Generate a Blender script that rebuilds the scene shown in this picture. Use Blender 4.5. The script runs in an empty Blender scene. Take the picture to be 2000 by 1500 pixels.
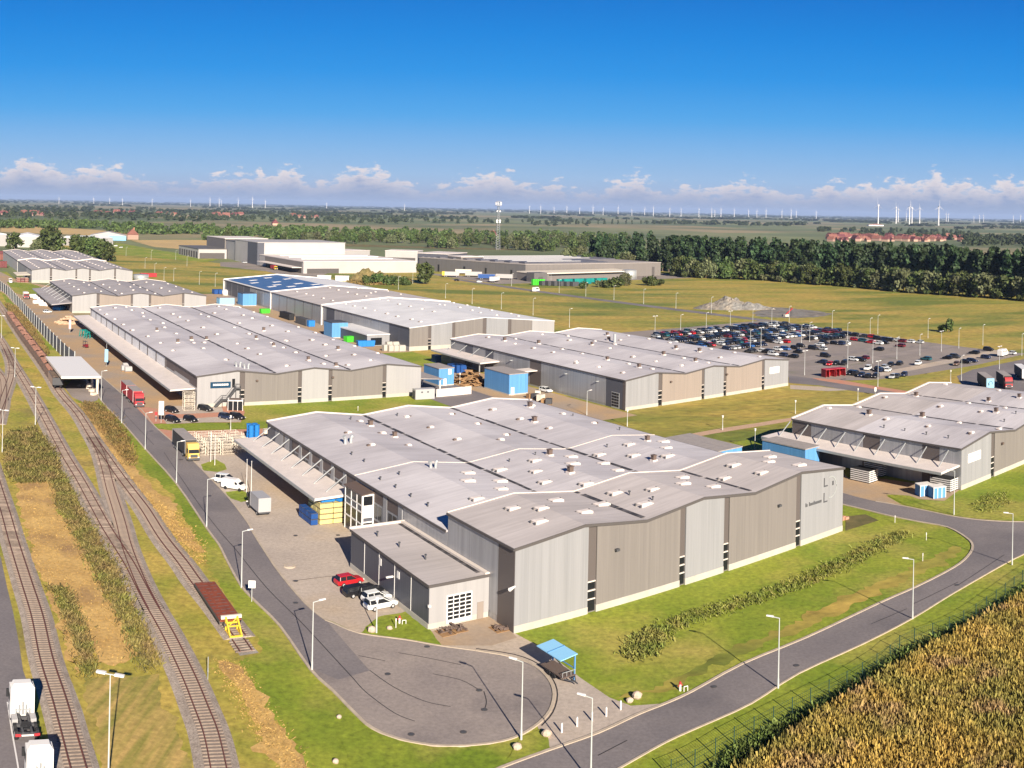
import bpy, math, random
import numpy as np
from mathutils import Vector, Matrix
from mathutils.geometry import tessellate_polygon
random.seed(7); rng = np.random.default_rng(7)
SC = bpy.context.scene
COL = SC.collection
R = math.radians
PI = math.pi
HAZE = 3.2e-5
EXPO, SKYS = 1.05, 0.06            # picture exposure, strength of the sky
# ---------------------------------------------------------------- camera
# the photograph is a level drone panorama: a cylindrical camera, 1 radian wide, 54 m up
CF, CH, CX0, CY0, CROLL = 2000.0, 54.0, 1000.0, 407.0, R(1.2)
cd = bpy.data.cameras.new('camera'); cam = bpy.data.objects.new('camera', cd); COL.objects.link(cam)
cd.type = 'PANO'; cd.panorama_type = 'CENTRAL_CYLINDRICAL'
cd.central_cylindrical_range_u_min = -0.5; cd.central_cylindrical_range_u_max = 0.5
cd.central_cylindrical_range_v_min = -(1500 - CY0) / CF; cd.central_cylindrical_range_v_max = CY0 / CF
cd.central_cylindrical_radius = 1.0
cd.clip_start = 0.5; cd.clip_end = 120000
cam.matrix_world = Matrix.Translation((0, 0, CH)) @ Matrix.Rotation(R(90), 4, 'X') @ Matrix.Rotation(CROLL, 4, 'Z')
SC.camera = cam
# ---------------------------------------------------------------- light
SUN_EL, SUN_AZ = R(24.5), R(-71.0)      # azimuth counted from +X
sv = Vector((math.cos(SUN_EL) * math.cos(SUN_AZ), math.cos(SUN_EL) * math.sin(SUN_AZ), math.sin(SUN_EL)))
sl = bpy.data.lights.new('sun', 'SUN'); sl.energy = 5.0; sl.angle = R(0.5); sl.color = (1.0, 0.90, 0.76)
so = bpy.data.objects.new('sun', sl); COL.objects.link(so)
so.rotation_euler = (-sv).to_track_quat('-Z', 'Y').to_euler(); so.location = (0, 0, 300)
SC.view_settings.view_transform = 'Standard'; SC.view_settings.look = 'None'
SC.view_settings.exposure = EXPO; SC.view_settings.gamma = 1.0
wd = bpy.data.worlds.new('World'); SC.world = wd; wd.use_nodes = True
def lin(c):
    if isinstance(c, str):
        c = [int(c[i:i + 2], 16) / 255 for i in (0, 2, 4)]
        return tuple(((v + .055) / 1.055) ** 2.4 if v > .04045 else v / 12.92 for v in c)
    return c
def world_nodes():
    nt = wd.node_tree; N = nt.nodes; L = nt.links; N.clear()
    def nd(t, **k):
        n = N.new(t)
        for a, b in k.items(): setattr(n, a, b)
        return n
    def mth(op, a, b=None, c=None, clamp=False):
        n = nd('ShaderNodeMath', operation=op, use_clamp=clamp)
        for i, v in enumerate((a, b, c)):
            if v is None: continue
            if isinstance(v, (int, float)): n.inputs[i].default_value = v
            else: L.new(v, n.inputs[i])
        return n.outputs[0]
    def mixc(f, a, b):
        n = nd('ShaderNodeMix', data_type='RGBA')
        for i, v in ((0, f), (6, a), (7, b)):
            if isinstance(v, (int, float)): n.inputs[i].default_value = v
            elif isinstance(v, tuple): n.inputs[i].default_value = (*v, 1)
            else: L.new(v, n.inputs[i])
        return n.outputs[2]
    sky = nd('ShaderNodeTexSky', sky_type='NISHITA', sun_disc=False, sun_elevation=SUN_EL,
             sun_rotation=math.atan2(sv.x, sv.y), altitude=50, air_density=1.0, dust_density=0.4, ozone_density=3.0)
    hs = nd('ShaderNodeHueSaturation'); hs.inputs['Saturation'].default_value = 1.28; hs.inputs['Hue'].default_value = 0.497
    L.new(sky.outputs[0], hs.inputs['Color'])
    tc = nd('ShaderNodeTexCoord'); sp = nd('ShaderNodeSeparateXYZ'); L.new(tc.outputs['Generated'], sp.inputs[0])
    x, y, z = sp.outputs
    az = mth('ARCTAN2', x, y)
    el = mth('ARCTAN2', z, mth('SQRT', mth('ADD', mth('MULTIPLY', x, x), mth('MULTIPLY', y, y))))
    def nz(sx, sy, detail, seed, rough=.55):
        cv = nd('ShaderNodeCombineXYZ'); L.new(mth('MULTIPLY', az, sx), cv.inputs[0]); L.new(mth('MULTIPLY', el, sy), cv.inputs[1]); cv.inputs[2].default_value = seed
        n = nd('ShaderNodeTexNoise'); n.inputs['Scale'].default_value = 1; n.inputs['Detail'].default_value = detail; n.inputs['Roughness'].default_value = rough
        L.new(cv.outputs[0], n.inputs['Vector']); return n.outputs[0]
    def K(h, f=1.0): return tuple(v * f / (SKYS * 2 ** EXPO) for v in lin(h))
    cr = nd('ShaderNodeValToRGB'); L.new(mth('MULTIPLY', el, 1 / 1.6, clamp=True), cr.inputs[0])
    stops = [(0.0, '97a3c2'), (0.012, 'a2b2d4'), (0.03, '9abce4'), (0.055, '80b4e8'), (0.09, '4aa4ea'), (0.13, '1c92e6'), (0.17, '0084de'), (0.215, '0072d0'), (0.34, '084c9a'), (0.7, '052f6c'), (1.6, '042858')]
    e = cr.color_ramp.elements
    while len(e) < len(stops): e.new(0.5)
    for q, (p_, h_) in zip(e, stops): q.position = p_ / 1.6; q.color = (*lin(h_), 1)
    up = nd('ShaderNodeVectorMath', operation='SCALE'); L.new(cr.outputs[0], up.inputs[0]); up.inputs['Scale'].default_value = 1 / (SKYS * 2 ** EXPO)
    base = mixc(0.05, up.outputs[0], hs.outputs[0])
    grp = nz(11, 0, 3, 3.7)                      # how high the heaps of cloud reach
    puff = nz(64, 150, 8, 9.1, .62)
    top = mth('MULTIPLY_ADD', grp, 0.105, -0.027)
    top = mth('MAXIMUM', top, 0.012)
    rel = mth('DIVIDE', mth('SUBTRACT', top, el), 0.011)
    dens = mth('ADD', mth('MULTIPLY', mth('SUBTRACT', puff, .5), 6.0), rel)
    mask = mth('MULTIPLY', dens, 1.3, clamp=True)
    edge = mth('SUBTRACT', 1.0, mth('MULTIPLY', mth('SUBTRACT', dens, .2), .42), clamp=True)     # sunlit heads of the heaps
    lit = mth('MULTIPLY', edge, mth('MULTIPLY', el, 1 / 0.03, clamp=True), clamp=True)
    lit = mth('MULTIPLY', lit, mth('MULTIPLY_ADD', puff, 1.9, .1), clamp=True)
    ccol = mixc(lit, K('9aa8c8'), K('f6e8e4'))
    full = mixc(mth('MULTIPLY', mask, 0.93), base, ccol)
    low = mth('SUBTRACT', 1.0, mth('DIVIDE', el, 0.02), clamp=True)
    full = mixc(mth('MULTIPLY', low, .75), full, K('97a4c4'))
    bg = nd('ShaderNodeBackground'); bg.inputs['Strength'].default_value = SKYS; L.new(full, bg.inputs['Color'])
    out = nd('ShaderNodeOutputWorld'); L.new(bg.outputs[0], out.inputs[0])
world_nodes()
# ---------------------------------------------------------------- coordinates
cr_, sr_ = math.cos(CROLL), math.sin(CROLL)
def G(x, y, z=0.0):
    """the place on level z that stands at this spot of the photograph (2000 x 1500)"""
    dx, dy = x - CX0, y - CY0
    a = cr_ * dx + sr_ * dy; b = -sr_ * dx + cr_ * dy
    d = CF * (CH - z) / b; t = a / CF
    return Vector((d * math.sin(t), d * math.cos(t), z))
def PX(p):
    a = CF * math.atan2(p[0], p[1]); b = CF * (CH - p[2]) / math.hypot(p[0], p[1])
    return CX0 + cr_ * a - sr_ * b, CY0 + sr_ * a + cr_ * b
A33 = R(33.1); OX, OY = 1.36, 130.07
ca_, sa_ = math.cos(A33), math.sin(A33)
def W(s, t, z=0.0): return Vector((OX + ca_ * s - sa_ * t, OY + sa_ * s + ca_ * t, z))
def ST(p): dx, dy = p[0] - OX, p[1] - OY; return ca_ * dx + sa_ * dy, -sa_ * dx + ca_ * dy
def GST(x, y, z=0.0): return ST(G(x, y, z))
# ---------------------------------------------------------------- materials
def mat(name, c1, c2=None, sc=1.0, st=(1, 1, 1), det=5, lo=.35, hi=.65, c3=None, sc3=.05, lo3=.45, hi3=.62, st3=(1, 1, 1),
        fine=0.0, fsc=6.0, fst=(1, 1, 1), rnd=0.0, objr=0.0, rough=.8, metal=0.0, spec=.3, bump=0.0, vor=0.0, seam=None):
    m = bpy.data.materials.new(name); m.use_nodes = True
    nt = m.node_tree; N = nt.nodes; L = nt.links
    b = N['Principled BSDF']; b.inputs['Roughness'].default_value = rough; b.inputs['Metallic'].default_value = metal
    b.inputs['Specular IOR Level'].default_value = spec
    c1 = lin(c1); tc = N.new('ShaderNodeTexCoord')
    def vec(s):
        mp = N.new('ShaderNodeMapping'); mp.inputs['Scale'].default_value = s; L.new(tc.outputs['Object'], mp.inputs[0]); return mp.outputs[0]
    def noise(scale, s, d, r=.55):
        n = N.new('ShaderNodeTexNoise'); n.inputs['Scale'].default_value = scale; n.inputs['Detail'].default_value = d
        n.inputs['Roughness'].default_value = r; L.new(vec(s), n.inputs['Vector']); return n.outputs[0]
    def rampf(src, lo, hi, a=0.0, bb=1.0):
        n = N.new('ShaderNodeMapRange'); n.inputs[1].default_value = lo; n.inputs[2].default_value = hi
        n.inputs[3].default_value = a; n.inputs[4].default_value = bb; L.new(src, n.inputs[0]); return n.outputs[0]
    def mixc(f, a, bb):
        n = N.new('ShaderNodeMix'); n.data_type = 'RGBA'; L.new(f, n.inputs[0])
        for i, v in ((6, a), (7, bb)):
            if isinstance(v, tuple): n.inputs[i].default_value = (*v, 1)
            else: L.new(v, n.inputs[i])
        return n.outputs[2]
    cur = None
    if vor:
        v = N.new('ShaderNodeTexVoronoi'); v.inputs['Scale'].default_value = vor; L.new(vec(st), v.inputs['Vector'])
        sp = N.new('ShaderNodeSeparateColor'); L.new(v.outputs['Color'], sp.inputs[0])
        cur = mixc(rampf(sp.outputs[0], .3, .7), c1, lin(c2))
    elif c2 is not None: cur = mixc(rampf(noise(sc, st, det), lo, hi), c1, lin(c2))
    if c3 is not None: cur = mixc(rampf(noise(sc3, st3, 4), lo3, hi3), cur if cur is not None else c1, lin(c3))
    mul = None
    if fine:
        mul = rampf(noise(fsc, fst, 6, .65), .25, .75, 1 - fine, 1 + fine)
    if rnd:
        g = N.new('ShaderNodeNewGeometry'); r_ = rampf(g.outputs['Random Per Island'], 0, 1, 1 - rnd, 1 + rnd)
        if mul is None: mul = r_
        else:
            n = N.new('ShaderNodeMath'); n.operation = 'MULTIPLY'; L.new(mul, n.inputs[0]); L.new(r_, n.inputs[1]); mul = n.outputs[0]
    if seam:      # sheet joints: (length, width, joint, strength, 'roof' or 'wall')
        sx = N.new('ShaderNodeSeparateXYZ'); L.new(tc.outputs['Object'], sx.inputs[0]); cv = N.new('ShaderNodeCombineXYZ')
        if seam[4] == 'wall':
            ad = N.new('ShaderNodeMath'); L.new(sx.outputs[0], ad.inputs[0]); L.new(sx.outputs[1], ad.inputs[1]); L.new(sx.outputs[2], cv.inputs[0]); L.new(ad.outputs[0], cv.inputs[1])
        else: L.new(sx.outputs[0], cv.inputs[0]); L.new(sx.outputs[1], cv.inputs[1])
        bk = N.new('ShaderNodeTexBrick'); L.new(cv.outputs[0], bk.inputs['Vector']); bk.inputs['Scale'].default_value = 1.0; bk.inputs['Brick Width'].default_value = seam[0]; bk.inputs['Row Height'].default_value = seam[1]
        bk.inputs['Mortar Size'].default_value = seam[2]; bk.inputs['Mortar Smooth'].default_value = .3; k_ = seam[3]
        for nm, v_ in (('Color1', 1 - k_ * .5), ('Color2', 1 + k_ * .5), ('Mortar', 1 - k_ * 2.2)): bk.inputs[nm].default_value = (v_, v_, v_, 1)
        sp_ = N.new('ShaderNodeSeparateColor'); L.new(bk.outputs['Color'], sp_.inputs[0])
        if mul is None: mul = sp_.outputs[0]
        else:
            n = N.new('ShaderNodeMath'); n.operation = 'MULTIPLY'; L.new(mul, n.inputs[0]); L.new(sp_.outputs[0], n.inputs[1]); mul = n.outputs[0]
    hue = None
    if objr:
        oi = N.new('ShaderNodeObjectInfo'); r_ = rampf(oi.outputs['Random'], 0, 1, 1 - objr, 1 + objr)
        hue = rampf(oi.outputs['Random'], 0, 1, .47, .515)
        if mul is None: mul = r_
        else:
            n = N.new('ShaderNodeMath'); n.operation = 'MULTIPLY'; L.new(mul, n.inputs[0]); L.new(r_, n.inputs[1]); mul = n.outputs[0]
    if mul is not None:
        h = N.new('ShaderNodeHueSaturation')
        if cur is None: h.inputs['Color'].default_value = (*c1, 1)
        else: L.new(cur, h.inputs['Color'])
        L.new(mul, h.inputs['Value'])
        if hue is not None: L.new(hue, h.inputs['Hue'])
        cur = h.outputs[0]
    if cur is None: b.inputs['Base Color'].default_value = (*c1, 1)
    else: L.new(cur, b.inputs['Base Color'])
    if bump:
        bp = N.new('ShaderNodeBump'); bp.inputs['Strength'].default_value = bump; bp.inputs['Distance'].default_value = .05
        L.new(noise(fsc, fst, 4), bp.inputs['Height']); L.new(bp.outputs[0], b.inputs['Normal'])
    return m
M = {}
M['ground'] = mat('field_patchwork', (.185, .20, .085), (.30, .235, .125), vor=.0016, st=(1, .55, 1), c3=(.10, .125, .052), sc3=.0013, lo3=.42, hi3=.6, fine=.2, fsc=.012)
M['meadow'] = mat('dry_meadow', (.25, .235, .04), (.40, .275, .062), sc=.022, st=(1, 1.9, 1), det=8, c3=(.14, .165, .024), sc3=.012, lo3=.48, hi3=.62, st3=(.8, 2.0, 1), fine=.46, fsc=.3, fst=(1, 1.5, 1))
M['stubble'] = mat('stubble_field', (.52, .36, .15), (.43, .30, .13), sc=.02, fine=.12, fsc=.2)
M['lawn'] = mat('mown_grass', (.145, .205, .014), (.25, .275, .028), sc=.085, det=7, c3=(.38, .30, .075), sc3=.045, lo3=.50, hi3=.72, fine=.44, fsc=1.3)
M['verge'] = mat('dry_verge_grass', (.44, .315, .07), (.26, .25, .034), sc=.09, det=7, c3=(.20, .155, .05), sc3=.075, lo3=.56, hi3=.76, fine=.46, fsc=1.1)
M['tan'] = mat('mown_dry_grass', (.56, .36, .125), (.44, .27, .09), sc=.22, det=6, c3=(.27, .16, .075), sc3=.10, lo3=.55, hi3=.75, fine=.34, fsc=1.6)
M['stripes'] = mat('mown_stripes', (.46, .31, .10), (.24, .215, .045), sc=.5, st=(1.6, .12, 1), det=4, fine=.34, fsc=1.4)
M['asphalt'] = mat('asphalt', (.165, .146, .148), (.205, .18, .175), sc=.08, det=8, c3=(.14, .125, .128), sc3=.05, lo3=.5, hi3=.66, fine=.2, fsc=2.5, rough=.85)
M['asphalt_old'] = mat('worn_asphalt', (.245, .207, .19), (.30, .252, .222), sc=.10, det=9, c3=(.185, .158, .15), sc3=.07, lo3=.5, hi3=.7, fine=.2, fsc=2.2, rough=.88)
M['asphalt_new'] = mat('asphalt_patch', (.125, .108, .100), (.14, .122, .112), sc=.2, fine=.1, fsc=3, rough=.85)
M['yard'] = mat('yard_concrete', (.45, .375, .31), (.37, .31, .262), sc=.09, det=9, c3=(.45, .335, .215), sc3=.03, lo3=.52, hi3=.7, fine=.2, fsc=1.8, rough=.9, seam=(6, 6, .03, .03, 'roof'))
M['yardtan'] = mat('yard_sandstone', (.43, .285, .155), (.37, .26, .165), sc=.12, det=7, c3=(.33, .26, .20), sc3=.05, fine=.13, fsc=1.5, rough=.9)
M['brick'] = mat('red_paving', (.48, .205, .13), (.44, .24, .165), sc=.3, fine=.14, fsc=3, rough=.9)
M['lot'] = mat('car_park_paving', (.27, .225, .195), (.215, .185, .17), sc=.06, det=6, c3=(.20, .195, .10), sc3=.06, lo3=.58, hi3=.78, fine=.12, fsc=.8, rough=.9)
M['gravelpath'] = mat('gravel_path', (.48, .31, .21), (.42, .28, .185), sc=.4, fine=.15, fsc=2, rough=.95)
M['ballast'] = mat('track_ballast', (.35, .29, .24), (.265, .215, .175), sc=.5, det=6, fine=.55, fsc=4.5, rough=.95)
M['ballastfine'] = mat('grey_gravel', (.34, .31, .275), (.27, .24, .21), sc=.3, det=6, fine=.34, fsc=5, rough=.95)
M['kerb'] = mat('kerb_stone', (.46, .38, .29), (.38, .31, .24), sc=.8, fine=.1, fsc=3, rough=.9)
M['tar'] = mat('tar_seam', (.035, .032, .034), rough=.6)
M['roof'] = mat('roof_membrane', (.50, .465, .475), (.40, .37, .378), sc=.11, st=(.4, 1.3, 1), det=8, c3=(.56, .525, .53), sc3=.035, fine=.13, fsc=.55, fst=(.16, 2.8, 1), rough=.75, seam=(11, 1.55, .035, .05, 'roof'))
M['roofhigh'] = mat('roof_membrane_beige', (.50, .45, .43), (.41, .368, .35), sc=.11, st=(.4, 1.3, 1), det=8, fine=.13, fsc=.55, fst=(.16, 2.8, 1), rough=.75, seam=(11, 1.55, .035, .05, 'roof'))
M['roofdark'] = mat('grey_roof_membrane', (.36, .33, .33), (.30, .275, .275), sc=.1, st=(.35, 1.2, 1), det=6, fine=.12, fsc=.5, fst=(.18, 2.6, 1), rough=.8, seam=(11, 2, .04, .05, 'roof'))
M['roofwhite'] = mat('white_roof', (.66, .645, .645), (.57, .558, .56), sc=.1, det=7, fine=.08, fsc=.5, fst=(.2, 2, 1), rough=.7, seam=(33, 2, .04, .04, 'roof'))
M['roofblue'] = mat('solar_panel', (.055, .12, .26), (.075, .145, .29), sc=.2, fine=.15, fsc=.6, rough=.5, spec=.4)
M['clad'] = mat('light_cladding', (.254, .250, .256), (.228, .226, .232), sc=.35, st=(3, 3, .08), det=4, fine=.09, fsc=2.6, fst=(1, 1, .02), rough=.6, seam=(40, 1.02, .03, .035, 'wall'))
M['taupe'] = mat('taupe_cladding', (.184, .164, .150), (.166, .148, .137), sc=.35, st=(3, 3, .08), det=4, fine=.11, fsc=2.6, fst=(1, 1, .02), rough=.6, seam=(40, 1.02, .03, .04, 'wall'))
M['beige'] = mat('beige_cladding', (.262, .216, .184), (.24, .20, .172), sc=.35, st=(3, 3, .08), det=4, fine=.08, fsc=2.6, fst=(1, 1, .02), rough=.6, seam=(40, 1.02, .03, .03, 'wall'))
M['offwhite'] = mat('offwhite_cladding', (.318, .305, .302), (.292, .281, .28), sc=.35, st=(3, 3, .08), det=4, fine=.06, fsc=2, fst=(1, 1, .02), rough=.6, seam=(40, 1.02, .03, .03, 'wall'))
M['metalclad'] = mat('silver_cladding', (.36, .36, .37), (.30, .30, .31), sc=.4, st=(3, 3, .1), det=4, fine=.13, fsc=2.6, fst=(1, 1, .03), rough=.4, metal=.3, spec=.5, seam=(40, 1.02, .04, .05, 'wall'))
M['strip'] = mat('dark_cladding_strip', (.105, .088, .082), rough=.5)
M['darkclad'] = mat('anthracite_cladding', (.088, .090, .108), (.076, .078, .094), sc=1, st=(3, 3, .1), fine=.12, fsc=3, fst=(1, 1, .03), rough=.5, seam=(40, .6, .05, .08, 'wall'))
M['brownband'] = mat('brown_cladding_band', (.10, .075, .068), rough=.6)
M['plinth'] = mat('concrete_plinth', (.42, .39, .34), (.37, .345, .30), sc=.6, fine=.06, fsc=2, rough=.9)
M['white'] = mat('white_paint', (.70, .67, .64), rough=.5)
M['whitew'] = mat('weathered_white', (.68, .60, .55), (.61, .54, .495), sc=.4, fine=.06, fsc=2, rough=.6)
M['trim'] = mat('white_flashing', (.60, .53, .47), rough=.5)
M['trimdark'] = mat('dark_flashing', (.085, .075, .072), rough=.6)
M['gutter'] = mat('valley_gutter', (.045, .042, .044), (.11, .10, .10), sc=.5, lo=.5, hi=.6, rough=.7)
M['glass'] = mat('dark_glass', (.012, .013, .016), rough=.3, spec=.35)
M['steel'] = mat('galvanised_steel', (.45, .46, .46), (.40, .41, .41), sc=2, rough=.45, metal=.4)
M['pole'] = mat('lamp_pole_steel', (.52, .53, .51), rough=.5, metal=.2)
M['black'] = mat('black_rubber', (.018, .018, .02), rough=.7)
M['darkgrey'] = mat('dark_grey_metal', (.07, .07, .075), rough=.6)
M['brown'] = mat('brown_metal', (.12, .085, .07), rough=.7)
M['rust'] = mat('rusty_deck', (.26, .062, .03), (.17, .042, .025), sc=1.5, det=6, fine=.35, fsc=3, fst=(1, 1, 1), rough=.9)
M['rustdark'] = mat('rusty_wagon_side', (.115, .07, .055), (.05, .042, .04), sc=.9, det=6, fine=.3, fsc=3, rough=.9)
M['load'] = mat('rusty_scrap_load', (.34, .165, .11), (.22, .12, .09), sc=.6, det=7, fine=.4, fsc=2.5, rough=.95)
M['coal'] = mat('brown_load', (.15, .105, .075), (.11, .08, .06), sc=.8, fine=.4, fsc=3, rough=.95)
M['rail'] = mat('rusty_rail', (.155, .055, .042), (.12, .048, .04), sc=1, rough=.7)
M['sleeper'] = mat('sleeper', (.26, .205, .165), (.16, .12, .10), sc=.9, rnd=.3, rough=.9)
M['yellow'] = mat('yellow_paint', (.62, .42, .04), rough=.6)
M['blue'] = mat('blue_cladding', (.10, .27, .52), (.088, .24, .47), sc=.5, st=(3, 3, .1), fine=.1, fsc=2.5, fst=(1, 1, .03), rough=.55, seam=(40, .8, .04, .05, 'wall'))
M['bluedeep'] = mat('deep_blue_paint', (.012, .06, .22), rough=.5)
M['lightblue'] = mat('light_blue_paint', (.25, .52, .75), rough=.5)
M['bluemid'] = mat('blue_plastic', (.02, .17, .48), rnd=.2, rough=.5)
M['green'] = mat('green_paint', (.06, .50, .03), rough=.5)
M['teal'] = mat('teal_paint', (.01, .24, .19), (.01, .16, .20), sc=.3, rough=.5)
M['red'] = mat('red_paint', (.42, .035, .04), rough=.45)
M['redtruck'] = mat('red_tarpaulin', (.38, .035, .04), (.32, .03, .035), sc=1, rough=.6)
M['greytarp'] = mat('dark_tarpaulin', (.055, .052, .05), (.045, .043, .042), sc=1, rough=.65)
M['toptarp'] = mat('grey_tarpaulin_roof', (.33, .29, .265), (.28, .25, .235), sc=.8, fine=.08, fsc=2, rough=.75)
M['cabyellow'] = mat('yellow_cab_paint', (.72, .47, .12), rough=.4)
M['silver'] = mat('silver_panel', (.36, .35, .35), rough=.45)
M['wood'] = mat('bare_timber', (.30, .18, .085), (.24, .135, .065), sc=1, rnd=.4, rough=.85)
M['lightwood'] = mat('pale_timber', (.62, .55, .45), (.55, .48, .40), sc=1, rnd=.2, rough=.8)
M['cream'] = mat('cream_crate', (.60, .50, .20), (.52, .45, .19), sc=1, fine=.15, fsc=3, rough=.7)
M['stone'] = mat('field_stone', (.50, .40, .31), (.40, .31, .24), sc=2, fine=.15, fsc=6, rough=.9)
M['trunk'] = mat('tree_bark', (.12, .09, .07), rough=.9)
M['leaf'] = mat('broad_leaves', (.044, .072, .018), (.07, .088, .025), sc=.35, rnd=.5, objr=.3, rough=.65, spec=.25)
M['leafpop'] = mat('poplar_leaves', (.022, .046, .017), (.036, .060, .022), sc=.3, rnd=.5, objr=.25, rough=.6, spec=.25)
M['leafgrey'] = mat('willow_leaves', (.09, .105, .05), (.11, .12, .05), sc=.35, rnd=.4, objr=.25, rough=.7)
M['farwood'] = mat('distant_foliage', (.035, .052, .023), (.052, .062, .028), sc=.05, rnd=.45, rough=.9)
M['reed'] = mat('reed_blades', (.41, .265, .06), (.22, .19, .045), sc=.13, det=6, c3=(.31, .20, .085), sc3=.2, lo3=.5, hi3=.64, rnd=.38, rough=.7)
M['weed'] = mat('tall_weeds', (.125, .125, .028), (.18, .125, .05), sc=.25, det=5, rnd=.6, rough=.8)
M['weedbrown'] = mat('brown_weeds', (.19, .115, .042), (.125, .10, .032), sc=.2, det=5, rnd=.5, rough=.8)
M['weedgreen'] = mat('ditch_plants', (.12, .15, .026), (.20, .18, .045), sc=.3, rnd=.5, rough=.8)
M['hedge'] = mat('dark_green_weeds', (.085, .13, .026), (.12, .15, .035), sc=.3, rnd=.5, rough=.75)
M['dryblade'] = mat('dry_grass_blades', (.40, .265, .085), (.32, .205, .065), sc=.3, rnd=.35, rough=.8)
M['fence'] = mat('green_wire', (.02, .05, .032), rough=.6)
M['fencegrey'] = mat('grey_fence_mesh', (.125, .12, .135), (.10, .097, .11), sc=.5, fine=.15, fsc=3, rough=.8)
M['gravelheap'] = mat('rubble', (.27, .23, .185), (.085, .08, .075), sc=.2, det=7, c3=(.20, .19, .175), sc3=.1, fine=.4, fsc=.6, rough=.95)
M['soil'] = mat('overgrown_soil', (.21, .155, .062), (.09, .085, .03), sc=.12, det=6, fine=.3, fsc=.6, rough=.95)
M['rooftile'] = mat('red_roof_tiles', (.20, .075, .06), (.15, .06, .05), sc=.05, objr=.3, rough=.85)
M['housewall'] = mat('house_wall', (.33, .21, .16), objr=.35, rough=.9)
M['farwhite'] = mat('far_white_cladding', (.40, .375, .36), (.37, .347, .335), sc=.1, rough=.6)
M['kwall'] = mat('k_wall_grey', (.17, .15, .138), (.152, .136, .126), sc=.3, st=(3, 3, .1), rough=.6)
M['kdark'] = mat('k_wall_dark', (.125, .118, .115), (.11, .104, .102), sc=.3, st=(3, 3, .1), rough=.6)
M['pv'] = mat('dark_solar_rows', (.085, .085, .10), (.11, .105, .12), sc=.1, rough=.5)
CARCOL = {'black': (.012, .012, .014), 'dark blue': (.012, .022, .06), 'dark grey': (.045, .047, .05), 'silver': (.42, .43, .44), 'white': (.72, .72, .70),
          'red': (.45, .015, .02), 'dark red': (.14, .012, .02), 'blue': (.03, .11, .32), 'teal': (.015, .09, .11), 'brown': (.14, .085, .06)}
for k, v in CARCOL.items(): M['car ' + k] = mat('car_paint_' + k.replace(' ', '_'), v, rough=.28, spec=.6)
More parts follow.
